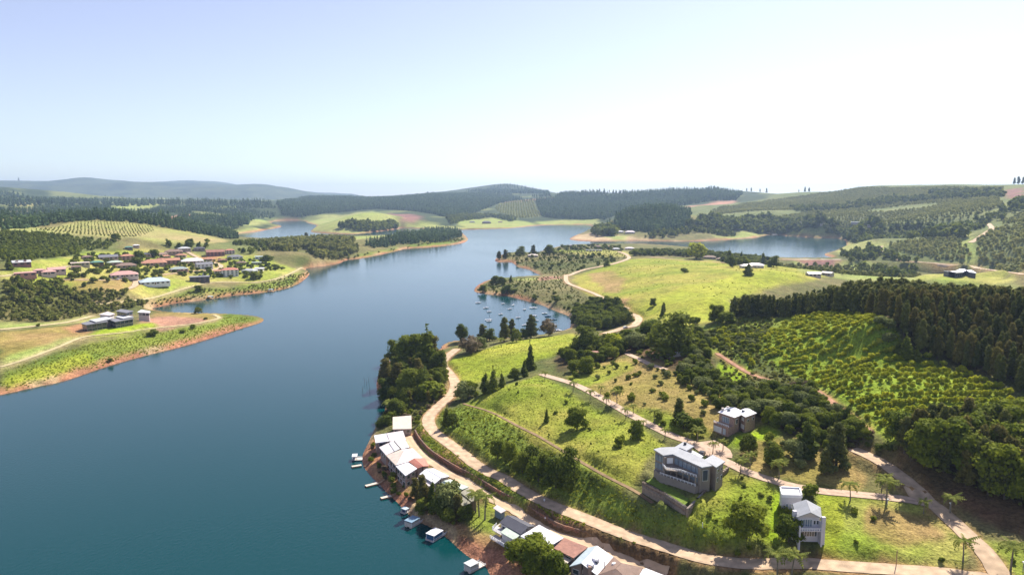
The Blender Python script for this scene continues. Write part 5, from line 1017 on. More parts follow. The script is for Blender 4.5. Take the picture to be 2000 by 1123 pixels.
def pontoon(u0, v0, u1, v1, wpx, label, roofm, hullm, roof=(.1, .7), rh=1.35, open_=True, name='pontoon_boat'):
    a, b = np.array(pw0(u0, v0)), np.array(pw0(u1, v1)); L = np.linalg.norm(b - a); c = (a + b) / 2; ang = math.atan2(*(b - a)[::-1]); W_ = wpx * math.hypot(*c) / F * 1.05
    o = bpy.data.objects.new(name, None); COL.objects.link(o); o.location = (*c, 0); o.rotation_euler.z = ang; tag(o, label, 'boat')
    for s in (-1, 1): local_part(o, 'float', hullm, *bx3(-L / 2, L / 2 + .25, s * W_ * .32 - W_ * .13, s * W_ * .32 + W_ * .13, -.2, .22))
    local_part(o, 'deck', DECKM, *bx3(-L / 2, L / 2, -W_ / 2, W_ / 2, .23, .36)); r0, r1 = -L / 2 + L * roof[0], -L / 2 + L * roof[1]
    rf = local_part(o, 'canopy', roofm, *bx3(r0, r1, -W_ / 2 - .1, W_ / 2 + .1, rh, rh + .12))
    for x in (r0 + .1, r1 - .1):
        for s in (-1, 1): local_part(o, 'post', WHITE, *bx3(x - .05, x + .05, s * (W_ / 2 - .08) - .05, s * (W_ / 2 - .08) + .05, .37, rh - .01))
    fs = []
    for s in (-1, 1): fs.append(bx3(-L / 2 + .1, L / 2 - .2, s * (W_ / 2 - .05) - .03, s * (W_ / 2 - .05) + .03, .7, .78)); fs += [bx3(q - .03, q + .03, s * (W_ / 2 - .05) - .03, s * (W_ / 2 - .05) + .03, .37, .7) for q in np.linspace(-L / 2 + .15, L / 2 - .25, 6)]
    local_part(o, 'railing', RAIL, *join(*fs))
    if not open_: local_part(o, 'cabin', hullm, *bx3(r0 + .15, r1 - .15, -W_ / 2 + .12, W_ / 2 - .12, .37, rh - .3)); 
    local_part(o, 'bench', NAVY, *bx3(r0 + .3, r0 + .9, -W_ / 2 + .25, W_ / 2 - .25, .37, .75)); return o
pontoon(786, 1004, 799, 998, 13, 'small canopied boat with blue and white cover beside the upper mud bank', ROOF['blue'], NAVY)
pontoon(797, 1030, 824, 1014, 18, 'houseboat with slate blue flat roof and pale railings', corrugated('boat_roof_blue', (.22, .34, .45)), DECKM, (.0, .62), 1.6, False)
pontoon(838, 1058, 871, 1037, 20, 'white roofed cabin boat with deep blue hull nearest the palm shadows', ROOF['white'], HULLB, (.05, .6), 1.7, False)
pontoon(912, 1117, 944, 1101, 19, 'grey roofed boat with round bow beached at the bottom of the photo', ROOF['light'], DECKM, (.0, .55), 1.7, False)
pontoon(688, 898, 708, 897, 14, 'raft with a white canopy over its outer half at the first jetty', ROOF['white'], NAVY, (.0, .5), 1.5)
def flt(u0, v0, u1, v1, wpx, label, name='floating_dock', z=.45, cat='dock'):
    a, b = np.array(pw0(u0, v0)), np.array(pw0(u1, v1)); c = (a + b) / 2; d = (b - a) / np.linalg.norm(b - a); L = np.linalg.norm(b - a); W_ = wpx * math.hypot(*c) / F
    t = Thing(name, label, cat, (*c, 0)); nb = max(3, int(L / .4)); nn = np.array([-d[1], d[0]])
    for i in range(nb): t.part('plank', DECKM if i % 2 else M((.68, .56, .45), .8), *boxv(a + d * L * (i + .5) / nb, d, L / nb / 2 - .02, W_ / 2, z - .08, z + random.uniform(0, .015)))
    for s in (-1, 1): t.part('beam', WOOD, *boxv(c + nn * s * W_ * .4, d, L / 2, .12, -.1, z - .09))
flt(687, 913, 706, 910, 7, 'short pale floating dock beside the canopied raft'); flt(714, 951, 738, 945, 8, 'long pale floating dock in the middle of the shore'); flt(744, 975, 764, 970, 8, 'pale floating dock just above the mud bank boats')
def gangway(u0, v0, z0_, u1, v1, z1_, label):
    a, b = np.array([*pw0(u0, v0, z0_), z0_]), np.array([*pw0(u1, v1, z1_), z1_]); t = Thing('gangway', label, 'gangway', tuple(a)); d = (b - a)[:2] / np.linalg.norm((b - a)[:2]); nn = np.array([-d[1], d[0]]) * .38; n = 8
    for i in range(n):
        p, q = a + (b - a) * i / n, a + (b - a) * (i + .94) / n; t.part('plank', WOOD, *prism([p[:2] - nn, q[:2] - nn, q[:2] + nn, p[:2] + nn], [p[2] - .1, q[2] - .1, q[2] - .1, p[2] - .1], [p[2], q[2], q[2], p[2]]))
gangway(712, 910, .5, 746, 884, 2.6, 'long wooden gangway from the raft up to the white roofed cottages'); gangway(738, 944, .5, 752, 935, 1.6, 'short wooden gangway behind the middle floating dock'); gangway(766, 968, .5, 782, 956, 1.8, 'wooden gangway rising from the third floating dock'); gangway(801, 1000, .6, 823, 984, 1.8, 'wooden ramp over the red bank beside the canopied boat')
for u, v, lb in ((411, 583, 'tiny blue roofed jetty shelter on the far left bank'), (529, 569, 'white jetty shelter at the end of the sloping path on the left bank'), (1513, 459, 'white boathouse at the tip of the far right bank')):
    x, y = pw0(u, v + 1); k = math.hypot(x, y) / F; t = Thing('jetty_shelter', lb, 'jetty', (x, y, 0)); w = 5 * k; t.part('platform', WOOD, *bx3(x - w, x + w, y - w * .8, y + w * .8, -.4, .5)); t.part('roof', ROOF['blue'], *bx3(x - w * .8, x + w * .8, y - w * .6, y + w * .6, 2.2, 2.45))
    for sx in (-1, 1):
        for sy in (-1, 1): t.part('post', WHITE, *bx3(x + sx * w * .7 - .1, x + sx * w * .7 + .1, y + sy * w * .5 - .1, y + sy * w * .5 + .1, .51, 2.19))
# slipway jetty by the far end of the shore road
t = Thing('slipway', 'grey concrete slipway and dark jetty beside the start of the shore road', 'slipway', (*pw0(872, 674, .3), .3)); t.part('ramp', CONC, *prism(P2("864,684 888,680 890,672 866,674", .5), [-.3] * 4, [.3, 1.0, 1.0, .3])); t.part('jetty', WOOD, *prism(P2("862,676 884,669 886,671 864,678", .8), .2, .7))
# posts, lamps and drowned branches
def post(u, v, h, label, name='post', m=WOOD, cat='post', cap=False):
    x, y, z = hit(u, v); t = Thing(name, label, cat, (x, y, z)); t.part('pole', m, *bx3(x - .06, x + .06, y - .06, y + .06, z - .3, z + h))
    if cap: t.part('lamp_head', WHITE, *bx3(x - .2, x + .2, y - .2, y + .2, z + h + .005, z + h + .28))
post(1855, 1000, 2.0, 'white capped garden lamp beside the palm above the right road', 'garden_lamp', M((.3, .3, .3), .6), 'lamp', True); post(1998, 1116, 1.8, 'white capped garden lamp at the far right bottom corner', 'garden_lamp', M((.3, .3, .3), .6), 'lamp', True)
post(1733, 984, 1.0, 'small white capped bollard lamp at the foot of the driveway palm', 'garden_lamp', M((.6, .6, .6), .6), 'lamp', True); post(1470, 1043, 4.2, 'slim leaning pale utility pole beside the big round tree', 'utility_pole', M((.45, .4, .35), .8), 'pole'); post(1750, 1106, 3.4, 'thin dark pole on the grass edge above the bottom road', 'utility_pole', WOOD, 'pole')
post(1372, 1030, 1.2, 'white marker post on the weedy slope below the mansion', 'marker_post', WHITE, 'post'); post(1063, 980, .5, 'white round topped marker beside the shore road', 'marker_post', WHITE, 'post', True); post(1065, 1015, .5, 'white round topped marker on the verge above the retaining wall', 'marker_post', WHITE, 'post', True)
x, y = pw0(712, 760, 0)
for k in range(5):
    u, v = [(712, 748), (716, 752), (720, 745), (708, 765), (722, 764)][k]; x, y = pw0(u, v); t = Thing('dead_branch', 'bare drowned tree ' + ('left of its two upper neighbours', 'in the middle of the upper three', 'highest and farthest out', 'lowest on the left', 'lowest on the right')[k] + ' off the wooded point', 'dead tree', (x, y, 0), 'drowned trees off the wooded point'); v_, f_ = tube([(x, y, -.5), (x + .1, y, 1.2), (x + random.uniform(-.5, .5), y, 2.6)], [.08, .05, .02], 4); t.part('trunk', M((.2, .15, .12), .9), v_, f_)
    for q in range(3): a = random.uniform(0, 6.28); v_, f_ = tube([(x + .1, y, .8 + q * .4), (x + .1 + math.cos(a) * .7, y + math.sin(a) * .7, 1.4 + q * .5)], [.04, .015], 3); t.part('branch', M((.2, .15, .12), .9), v_, f_)
# cars
def car(u, v, ang, rgb, label):
    x, y, z = hit(u, v); o = bpy.data.objects.new('parked_car', None); COL.objects.link(o); o.location = (x, y, z + .05); o.rotation_euler.z = R(ang); tag(o, label, 'car'); pm_ = M(rgb, .3)
    prof = [(-1.5, .35), (-1.5, .75), (-1.3, .85), (-.9, 1.15), (.35, 1.15), (.8, .85), (1.45, .75), (1.5, .35)]; s = 1.0
    V_ = [(a, -.6, b) for a, b in prof] + [(a, .6, b) for a, b in prof]; n = len(prof); local_part(o, 'body', pm_, V_, [tuple(range(n))[::-1], tuple(range(n, 2 * n))] + [(i, (i + 1) % n, (i + 1) % n + n, i + n) for i in range(n)])
    for s in (-1, 1): local_part(o, 'window', GLASS, *bx3(-.8, .45, s * .6 - .015, s * .6 + .015, .85, 1.08))
    local_part(o, 'windscreen', GLASS, *prism([(.42, -.5), (.78, -.5), (.78, .5), (.42, .5)], [1.13, .88, .88, 1.13], [1.16, .9, .9, 1.16]))
    for xx in (-.95, .95):
        for s in (-1, 1): v_, f_ = prism([(xx + .28 * math.cos(q), .28 + .28 * math.sin(q)) for q in np.linspace(0, 5.5, 8)], s * .6 - .08, s * .6 + .08); local_part(o, 'wheel', M((.02, .02, .02), .8), [(a, c, b) for a, b, c in v_], f_)
car(229, 547, 5, (.75, .75, .78), 'white car parked below the long pink roofed bungalow'); car(1222, 641, 25, (.8, .8, .82), 'white car driving the bend of the dirt road near the meadow'); car(1371, 889, 60, (.05, .05, .06), 'dark car parked in the court behind the grey mansion')
# ---------------------------------------------------------------- palms
def frond_mesh(L, droop, name='frond'):
    V_, F_ = [], []; n = 9
    for i in range(n):
        t = i / (n - 1); x = L * t * (1 - .25 * droop * t * t); z = L * (.42 * t - droop * t * t * .85); w = L * .2 * math.sin(math.pi * min(1, .12 + t * .88)) + .015
        V_ += [(x, 0, z), (x + L * .08, -w, z - w * .45), (x + L * .08, w, z - w * .45), (x + L * .055, 0, z)]
    for i in range(n - 1):
        a, b = 4 * i, 4 * i + 4; F_ += [(a, a + 1, a + 3), (a, a + 3, a + 2), (a, a + 3, b)]
        F_ += [(a + 3, b - 4 + 1, b + 1) if False else (a + 3, a + 1, b)] + [(a + 3, b, a + 2)]
    me = bpy.data.meshes.new(name); me.from_pydata(V_, [], F_); me.materials.append(FM['palm']); a = me.attributes.new('tint', 'FLOAT', 'POINT'); a.data.foreach_set('value', np.random.default_rng(5).uniform(.1, .9, len(V_)).astype(np.float32)); return me
FR = [frond_mesh(1, .55), frond_mesh(1, .85), frond_mesh(1, 1.2), frond_mesh(1, .2)]
def palm(u, v, hpx, label, group=None, crown=None):
    x, y, z = hit(u, v); h = hm(u, v, hpx); th = h * .76; fl = crown or h * .50; fl = min(max(fl, 1.2), 3.3); e = bpy.data.objects.new('palm_tree', None); COL.objects.link(e); e.location = (x, y, z); tag(e, label, 'palm tree', group)
    lx, ly = random.uniform(-.06, .06) * h, random.uniform(-.04, .04) * h; pts = [(0, 0, -.4), (lx * .3, ly * .3, th * .4), (lx * .7, ly * .7, th * .75), (lx, ly, th)]; r = max(.10, h * .022)
    v_, f_ = tube(pts, [r * 1.5, r, r * .9, r * 1.1], 7); local_part(e, 'trunk', PBARK, v_, f_); n = 19
    for i in range(n):
        o = bpy.data.objects.new('frond', FR[3] if i % 5 == 0 else FR[i % 3]); COL.objects.link(o); o.parent = e; o.location = (lx, ly, th); s = fl * random.uniform(.85, 1.1); o.scale = (s, s, s); o.rotation_euler = (random.uniform(-.25, .25), random.uniform(-.3, .25), i * 2.4 + random.uniform(-.3, .3))
PG1 = 'palms lining the driveway'
for a in [(1064, 742, 19, 'short palm at the top end of the driveway', PG1), (1119, 767, 26, 'palm on the driveway edge beside the upper garden shrubs', PG1), (1152.5, 782, 25, 'palm shading the driveway above the grassy slope', PG1), (1184, 794, 22, 'leaning palm on the lower side of the driveway', PG1), (1222.6, 817, 24, 'bushy palm over the middle of the driveway', PG1),
 (1255, 838, 20, 'palm with a spreading crown against the shrub left of the driveway', PG1), (1298.6, 857, 24, 'palm standing alone left of the driveway above the mansion', PG1), (1172.8, 770.5, 20, 'small palm in the upper garden just above the driveway', 'palms in the brown garden'), (1205, 789, 34, 'tall slender palm on the garden side of the driveway', 'palms in the brown garden'),
 (1237, 808.5, 22, 'palm beside a round dark shrub in the brown garden', 'palms in the brown garden'), (1277.6, 826, 33, 'tall palm with a star shaped crown in the brown garden', 'palms in the brown garden'), (1342, 864, 22, 'palm directly behind the roof of the grey mansion', PG1), (1361.7, 863, 34, 'tall palm at the hedge between garden and parking court', PG1), (1392, 886, 28, 'broad palm at the parking court of the mansion', PG1),
 (1412, 880, 26, 'palm in the shrub bed right of the parking court', PG1), (1445.7, 925, 38, 'palm on the driveway verge nearest the mansion garage', PG1), (1465, 913.6, 36, 'palm behind the driveway next to a round dark tree', PG1), (1521.7, 935, 44, 'tall palm with a white lamp beside the driveway bend', PG1), (1661, 976.7, 42, 'palm whose crown overhangs the driveway behind the white house', PG1),
 (1731, 983, 60, 'tallest palm beside the right lawn with a long shadow', PG1), (1722, 956, 38, 'palm between driveway and upper road right of the lawn', PG1), (1803.7, 1002.5, 34, 'palm at the inner corner of the road junction', PG1), (1855.5, 1002.5, 44, 'palm beside the white lamp above the right hand road', PG1),
 (1881, 1096, 56, 'leaning palm on the point of the lawn at the bottom right junction', None), (1973.5, 1114, 68, 'large palm nearest the bottom right corner', None), (1518.5, 1122, 58, 'left palm of the pair cut by the bottom edge', None), (1546, 1124, 56, 'right palm of the pair cut by the bottom edge', None),
 (936, 1008, 56, 'middle palm of the tall trio on the shore lawn', None), (947, 1014.6, 60, 'right palm of the tall trio on the shore lawn', None), (929, 1000, 50, 'left palm of the tall trio on the shore lawn', None), (762, 810, 34, 'palm at the water edge above the beige roofed cottage', None), (979, 677, 20, 'feathery palm on the pasture edge by the bay', None), (868, 985, 44, 'palm half hidden among the trees behind the green roofed cottage', None)]:
    palm(*a)
# ---------------------------------------------------------------- trees the photo lets you single out
def T1(u, v, hpx, key, label, wide=1.0, group=None, name='tree', cat='tree'):
    x, y, z = hit(u, v); return tree(key, x, y, hm(u, v, hpx), label, group, name, cat, wide=wide)
for a in [
 (1312, 690, 82, 'dark', 'giant dark green tree towering over the garden deck', 1.35), (1272, 668, 48, 'broad', 'rounded green tree touching the left side of the giant dark tree', 1.1), (1147, 690, 56, 'dark', 'broad dark tree behind the small rust roofed pavilion', 1.15), (1198, 684, 32, 'lime', 'bright yellow green tree between pavilion and turning circle', 1.2),
 (1245, 682, 34, 'greyb', 'olive tree directly behind the garden turning circle', 1.2), (1232, 671, 28, 'broad', 'dense green tree right behind the grey roofed cottage', 1.2), (1128, 688, 30, 'dark', 'dark bushy tree at the left of the garden grove', 1.1), (1145, 728, 32, 'broad', 'glossy round bush group in front of the pavilion', 1.2), (1120, 726, 26, 'broad', 'rounded bush at the far left of the glossy bush group', 1.1),
 (1035, 722, 52, 'cone', 'tall dark cypress like tree on the pasture hedge', 1.0), (1024, 736, 34, 'cone', 'lower dark conifer leaning on the tall hedge cypress', 1.1), (1005, 742, 24, 'dark', 'dark tree in the hedge line above the grassy slope', 1.1), (980, 757, 30, 'cone', 'pointed dark conifer in the hedge above the slope', 1.3), (963, 765, 46, 'cone', 'tallest conifer of the pair in the hedge', 1.3), (948, 768, 42, 'cone', 'pointed conifer left of the tallest hedge conifer', 1.3),
 (905, 780, 36, 'greyb', 'sparse grey green tree at the lower end of the hedge', 1.0), (918, 775, 34, 'broad', 'ragged green tree near the bend of the shore road', .9), (873, 830, 36, 'cone', 'narrow dark tree casting a shadow on the shore road', 1.3), (884, 835, 28, 'dark', 'small dark tree beside the narrow roadside one', 1.0),
 (1068, 824, 28, 'cone', 'slim young tree alone on the grassy slope', .9), (1127, 838, 46, 'broad', 'round green tree in the middle of the grassy slope', .9), (1211, 868, 18, 'shrub', 'little round shrub low on the grassy slope', 1.0), (1243, 855, 34, 'broad', 'round green tree near the driveway on the slope', 1.0),
 (1108, 952, 80, 'dark', 'tallest dark tree of the clump above the shore road', .8), (1086, 952, 62, 'dark', 'rounded dark tree of the clump above the shore road', .95), (1052, 940, 50, 'broad', 'middle tree of the clump above the shore road', 1.0), (1020, 922, 44, 'dark', 'left shoulder tree of the clump above the shore road', 1.0), (996, 908, 46, 'broad', 'tall leafy tree of the clump casting shade on the road', .8), (972, 896, 38, 'broad', 'leftmost tree of the clump above the shore road', .9), (1038, 915, 44, 'dark', 'back tree of the clump above the shore road', .9), (1068, 930, 50, 'dark', 'rear dark tree in the heart of the roadside clump', .9),
 (1458, 1050, 74, 'broad', 'big round glossy tree between mansion and white house', 1.0), (1540, 1058, 56, 'broad', 'round tree in front of the white tower block', .85), (1533, 1012, 26, 'shrub', 'small shrub in the shade beside the white tower block', 1.0), (1583, 970, 26, 'shrub', 'small leafy tree behind the white gabled house', 1.0),
 (1462, 890, 42, 'dark', 'round dark tree right of the villa lawn', .95), (1510, 910, 46, 'dark', 'large round dark tree right of the driveway', 1.05), (1325, 820, 44, 'tall', 'columnar dark tree alone in the brown garden', 1.5), (1335, 836, 26, 'dshrub', 'dark bushy shrub at the foot of the columnar garden tree', 1.4), (1360, 850, 34, 'broad', 'round green tree between garden palms and parking court', 1.0),
 (1575, 890, 72, 'cone', 'tall dark conifer on the slope right of the round trees', 1.5), (1633, 910, 88, 'tall', 'leaning dark pine with bare lower trunk', 1.3), (1610, 925, 50, 'tall', 'smaller dark pine under the leaning one', 1.4), (1555, 895, 40, 'greyb', 'grey leaved tree beside the tall dark conifer', 1.0),
 (985, 668, 50, 'tall', 'taller of the twin dark pines at the edge of the bay', 1.3), (1000, 664, 42, 'tall', 'shorter of the twin dark pines at the edge of the bay', 1.3), (1008, 668, 26, 'dark', 'bushy tree on the right foot of the twin pines', 1.0), (1037, 660, 46, 'tall', 'single big dark pine in front of the moored boats', 1.5), (1025, 662, 20, 'dark', 'low round tree at the foot of the single big pine', 1.2),
 (1072, 656, 34, 'dryb', 'grey leafless tree on the shore of the bay', .9), (942, 664, 32, 'tall', 'dark tree above the pasture by the water', 1.7), (956, 666, 26, 'dark', 'dark rounded tree next to it beside the bay', 1.1), (903, 668, 36, 'dark', 'dark round tree at the start of the shore road', .9), (920, 690, 34, 'dryb', 'brownish bare bush at the top of the pasture', 1.2), (932, 684, 28, 'greyb', 'pale bush beside the brownish bare one', 1.2),
 (772, 705, 44, 'dark', 'round dark tree at the outer edge of the wooded point', .9), (800, 712, 60, 'broad', 'tall bright green tree on the wooded point', 1.0), (822, 708, 58, 'broad', 'spreading green tree at the crown of the wooded point', 1.0), (843, 712, 60, 'brn', 'brownish tree at the back of the wooded point', 1.3), (835, 722, 80, 'cone', 'very dark pointed conifer on the wooded point', 1.6), (857, 728, 44, 'dark', 'dark tree next to the road on the wooded point', 1.0),
 (755, 750, 52, 'brn', 'ragged olive brown tree overhanging the water', 1.5), (775, 762, 54, 'brn', 'broad olive brown tree in the middle of the wooded point', 1.5), (800, 768, 52, 'dark', 'dense dark tree in the middle of the wooded point', 1.1), (757, 780, 44, 'dark', 'dark tree leaning over the shore shadow', 1.1), (790, 788, 34, 'dark', 'lower dark tree near the red track', 1.2), (825, 762, 42, 'dark', 'round green tree just left of the road bend', 1.1), (818, 745, 46, 'brn', 'brown green tree behind the road bend', 1.2), (845, 775, 30, 'shrub', 'low bush mass left of the road bend', 1.5),
 (775, 812, 34, 'dark', 'dark bush above the beige roofed cottage', 1.3), (750, 832, 22, 'dark', 'low dark bush at the water beside the beige roof', 1.6), (765, 822, 20, 'broad', 'low green bush touching the beige roof', 1.4),
 (826, 985, 60, 'brn', 'ragged pine in front of the white curved roof', 1.0), (812, 972, 40, 'brn', 'olive tree beside the red roofed cottage', 1.2), (845, 990, 52, 'cone', 'narrow dark cypress between white and green roofs', 1.0), (875, 1000, 58, 'greyb', 'feathery grey green tree in front of the pale green roof', .9), (893, 1010, 46, 'brn', 'drooping olive tree under the olive grey roof', 1.2), (860, 1005, 44, 'dark', 'dark tree on the shaded bank below the green roof', 1.1), (910, 1015, 30, 'dark', 'dark bushy tree left of the palm trio', 1.3),
 (1045, 1115, 66, 'broad', 'big glossy leaved tree in front of the dazzling white roof', 1.35), (1015, 1100, 50, 'broad', 'lower left part tree of the glossy leaved group', 1.1), (1080, 1128, 50, 'broad', 'glossy leaved tree at the bottom edge under the cream lean to', 1.1),
 (1400, 690 - 62, 34, 'dark', 'dark round tree at the left end of the tall forest belt', 1.2), (1418, 632, 26, 'broad', 'lighter round tree beneath the end of the forest belt', 1.3), (1293, 620, 26, 'cone', 'small dark cypress in the green meadow', .9), (1296, 612, 22, 'tall', 'thin lollipop shaped tree in the green meadow', 1.0), (1356, 634, 16, 'shrub', 'round bush left of the forest belt in the meadow', 1.2),
 (1185, 596, 8, 'dshrub', 'dark bush at the dirt road below the bright hill', 1.5), (1337, 533, 10, 'shrub', 'lone bush on the bright hill with a shadow', 1.3), (1185, 521, 14, 'dark', 'lone round tree on the edge of the bright hill', 1.0), (1461, 538, 24, 'cone', 'dark conifer in front of the pale roofed farmhouse', 2.2), (1511, 522, 24, 'dark', 'round dark tree right of the pale roofed farmhouse', 1.1), (1430, 522, 22, 'dark', 'dark clipped tree left of the pale roofed farmhouse', 1.1), (1360, 506, 32, 'lime', 'large bright green tree rising above the hillside grove', 1.3),
 (1424, 515, 28, 'cone', 'dark cypress behind the brown bungalow', 1.6), (1448, 512, 22, 'cone', 'slim cypress behind the pale roofed farmhouse', 1.0), (1490, 515, 22, 'cone', 'dark cypress at the right gable of the pale roofed farmhouse', 1.6), (1275, 598, 0.1 + 16, 'dark', 'small tree near the bend of the dirt road', 1.0),
 (975, 507, 17, 'tall', 'left pine on the tip of the small headland', 1.8), (987, 506, 19, 'tall', 'right pine on the tip of the small headland', 1.8), (1017, 500, 20, 'dark', 'dark round tree at the far edge of the small headland', 1.2), (1042, 498, 20, 'tall', 'pine behind the tan roofed headland house', 1.6), (1073, 498, 20, 'dark', 'dark tree right of the tan roofed headland house', 1.3),
 (943, 570, 14, 'dark', 'dark bush at the tip of the scrubby headland', 1.4), (968, 556, 18, 'dark', 'dark round tree on the back of the scrubby headland', 1.4), (980, 558, 18, 'dark', 'second round tree on the back of the scrubby headland', 1.3), (990, 573, 18, 'dark', 'round dark tree in the middle of the scrubby headland', 1.5), (998, 552, 15, 'cone', 'small cypress on the back of the scrubby headland', 1.5), (1086, 589, 11, 'dshrub', 'round bush alone above the red bank of the bay', 1.2),
 (598, 466, 12, 'tall', 'umbrella shaped lone tree on the skyline of the left peninsula', 2.4), (636, 480, 15, 'cone', 'dark spire shaped tree on the left peninsula', 2), (511, 1, 0, '', '', 0)]:
    if a[3]: T1(a[0], a[1], a[2], a[3], a[4], a[5])
for a in [(300, 661 - 5, 12, 'dshrub', 'dark round bush beside the path on the grassy point', 1.4), (292, 657, 9, 'dshrub', 'smaller bush beside the round one on the grassy point', 1.4), (357, 650, 7, 'dshrub', 'bush on the path edge of the point', 1.4), (377, 642, 8, 'dshrub', 'bush where the path bends toward the tip', 1.4), (402, 624, 5, 'dshrub', 'tiny bush inside the path loop', 1.4), (387, 612, 12, 'dark', 'dark shrub clump on the inner shore of the point', 1.5), (74, 638, 6, 'dshrub', 'tiny dark bush above the sandy road on the left', 1.2), (215, 706, 7, 'dshrub', 'dark bush on the low bank of the point', 1.5),
 (182, 552, 12, 'village', 'round tree with a shadow in the tan village field', 1.1), (165, 560, 10, 'village', 'small round tree below the tan village field', 1.0), (211, 551, 9, 'village', 'round bush left of the pink roofed bungalow', 1.0), (389, 568, 12, 'village', 'dark round tree on the shore path below the dark modern house', 1.2), (499, 545, 16, 'village', 'big dark round tree on the lawn by the white houses', 1.5), (520, 514, 16, 'village', 'broad dark tree at the right end of the village', 1.6), (18, 527, 26, 'cone', 'dark conifer left of the grey roofed farmhouse', 1.4), (51, 519, 22, 'cone', 'dark conifer right of the grey roofed farmhouse', 1.3),
 (273, 505, 17, 'village', 'dark tree above the sprawling salmon roofed house', 1.0), (300, 503, 17, 'village', 'big dark tree between the dark roofed and brown gabled house', 1.3), (226, 470, 14, 'dark', 'dark tree standing out above the far orchard edge', 1.5), (265, 520, 18, 'village', 'tall tree cluster at the centre of the village', 1.3), (266, 540, 20, 'village', 'leafy tree right of the pink roofed bungalow', 1.2), (190, 533, 10, 'village', 'bush mass below the green roofed houses', 2.0), (371, 480, 14, 'dark', 'dark tree above the highest village lane', 1.5), (405, 474, 8, 'village', 'round tree on the tan hill slope', 1.2)]:
    T1(a[0], a[1], a[2], a[3], a[4], a[5], name='shrub' if 'shrub' in a[3] else 'tree', cat='shrub' if 'shrub' in a[3] else 'tree')
# ---------------------------------------------------------------- planted masses; the nearest are single things
def adj(h, hr): q = (h - hr[0]) / (hr[1] - hr[0]); return 'small' if q < .33 else ('medium' if q < .67 else 'large')
def Wp(s): return world(poly(s))
def nearest(P, n):
    r = np.hypot(P[:, 0], P[:, 1]); o = np.argsort(r); return P[o[:n]], P[o[n:]]
def back(s, k):                                       # a belt: the front edge, carried k times farther from the road it stands on
    p = Wp(s); return np.concatenate([p, p[::-1] * np.linspace(k[1], k[0], len(p))[:, None]])
belt = back("1428,624 1500,622 1560,618 1640,612 1705,620 1760,655 1800,690 1850,712 1950,748 2060,800", (1.13, 1.42))
P = off_roads(grid_pts(belt, 3.1, .35)); N_, Fr = nearest(P, 230)
def sz(h, a, b, w=('shorter', 'middling', 'tall')): return w[0] if h < a else (w[1] if h < b else w[2])
for x, y in N_: h = random.uniform(7.8, 11.6); tree('tall' if random.random() < .55 else 'brn', x, y, h, sz(h, 9.1, 10.4) + ' dark belt pine ' + near_mark(x, y), 'pines of the tall forest belt', 'pine_tree', 'pine tree', wide=random.uniform(.68, .9))
mass('pine_forest', Fr, rng.uniform(8, 11.5, len(Fr)), 'midpine', 'dark pines filling the back of the forest belt', 'forest', .85)
lowb = Wp("1750,880 1800,905 1850,930 1900,958 1960,985 2060,1020 2200,1060 2200,930 2050,870 1960,860 1880,850 1800,850 1760,860"); P = off_roads(grid_pts(lowb, 3.3, .4), 1.0)
for x, y in nearest(P, 110)[0]: h = random.uniform(8.5, 12); tree(random.choice(['tall', 'brn', 'tall', 'broad']), x, y, h, sz(h, 9.6, 10.8) + ' dark stand tree ' + near_mark(x, y), 'tall dark trees above the right road', 'forest_tree', 'tree', wide=random.uniform(.85, 1.1))
orch = Wp("1480,690 1500,650 1560,618 1690,616 1745,655 1800,692 1860,716 1945,752 2005,785 2100,830 2100,905 1990,860 1900,845 1800,842 1745,865 1690,815 1610,762 1540,725")
oa, ob = hit(1690, 735), hit(1860, 730); P = off_roads(grid_pts(orch, 1.38, .09, rot=math.atan2(ob[1] - oa[1], ob[0] - oa[0]), stepy=4.8, keep=.96), 1.2); up = P[:, 1] > 195; k = ~up | (rng.random(len(P)) < .8); P = P[k]; N_, Fr = nearest(P, 300)
for x, y in N_: h = random.uniform(1.5, 2.15); solid('lime', x, y + random.uniform(-.12, .12), h, sz(h, 1.72, 1.94, ('small', 'medium', 'large')) + ' yellow green orchard fruit tree ' + near_mark(x, y), 'fruit trees in the orchard rows', 'orchard_tree', 'fruit tree', wide=.95)
mass('orchard_rows', Fr + rng.uniform(-.2, .2, Fr.shape), rng.uniform(1.5, 2.2, len(Fr)), 'lime', 'farther rows of the yellow green orchard', 'orchard')
for u, v, h, w, lb in [(1768, 700, 46, 1.5, 'dark conical tree rising inside the upper orchard'), (1755, 690, 26, 1.5, 'dark bushy tree left of the conical orchard tree'), (1790, 705, 26, 1.5, 'low dark tree right of the conical orchard tree')]: T1(u, v, h, 'cone', lb, w)
for u, v, h, lb in [(1735, 642, 22, 'pale grey tree at the top corner of the orchard'), (1722, 635, 20, 'broad grey green tree at the upper orchard edge'), (1685, 610, 18, 'olive tree beneath the forest belt'), (1735, 668, 20, 'grey tree beside the dark conical one')]: T1(u, v, h, 'greyb', lb, 1.2)
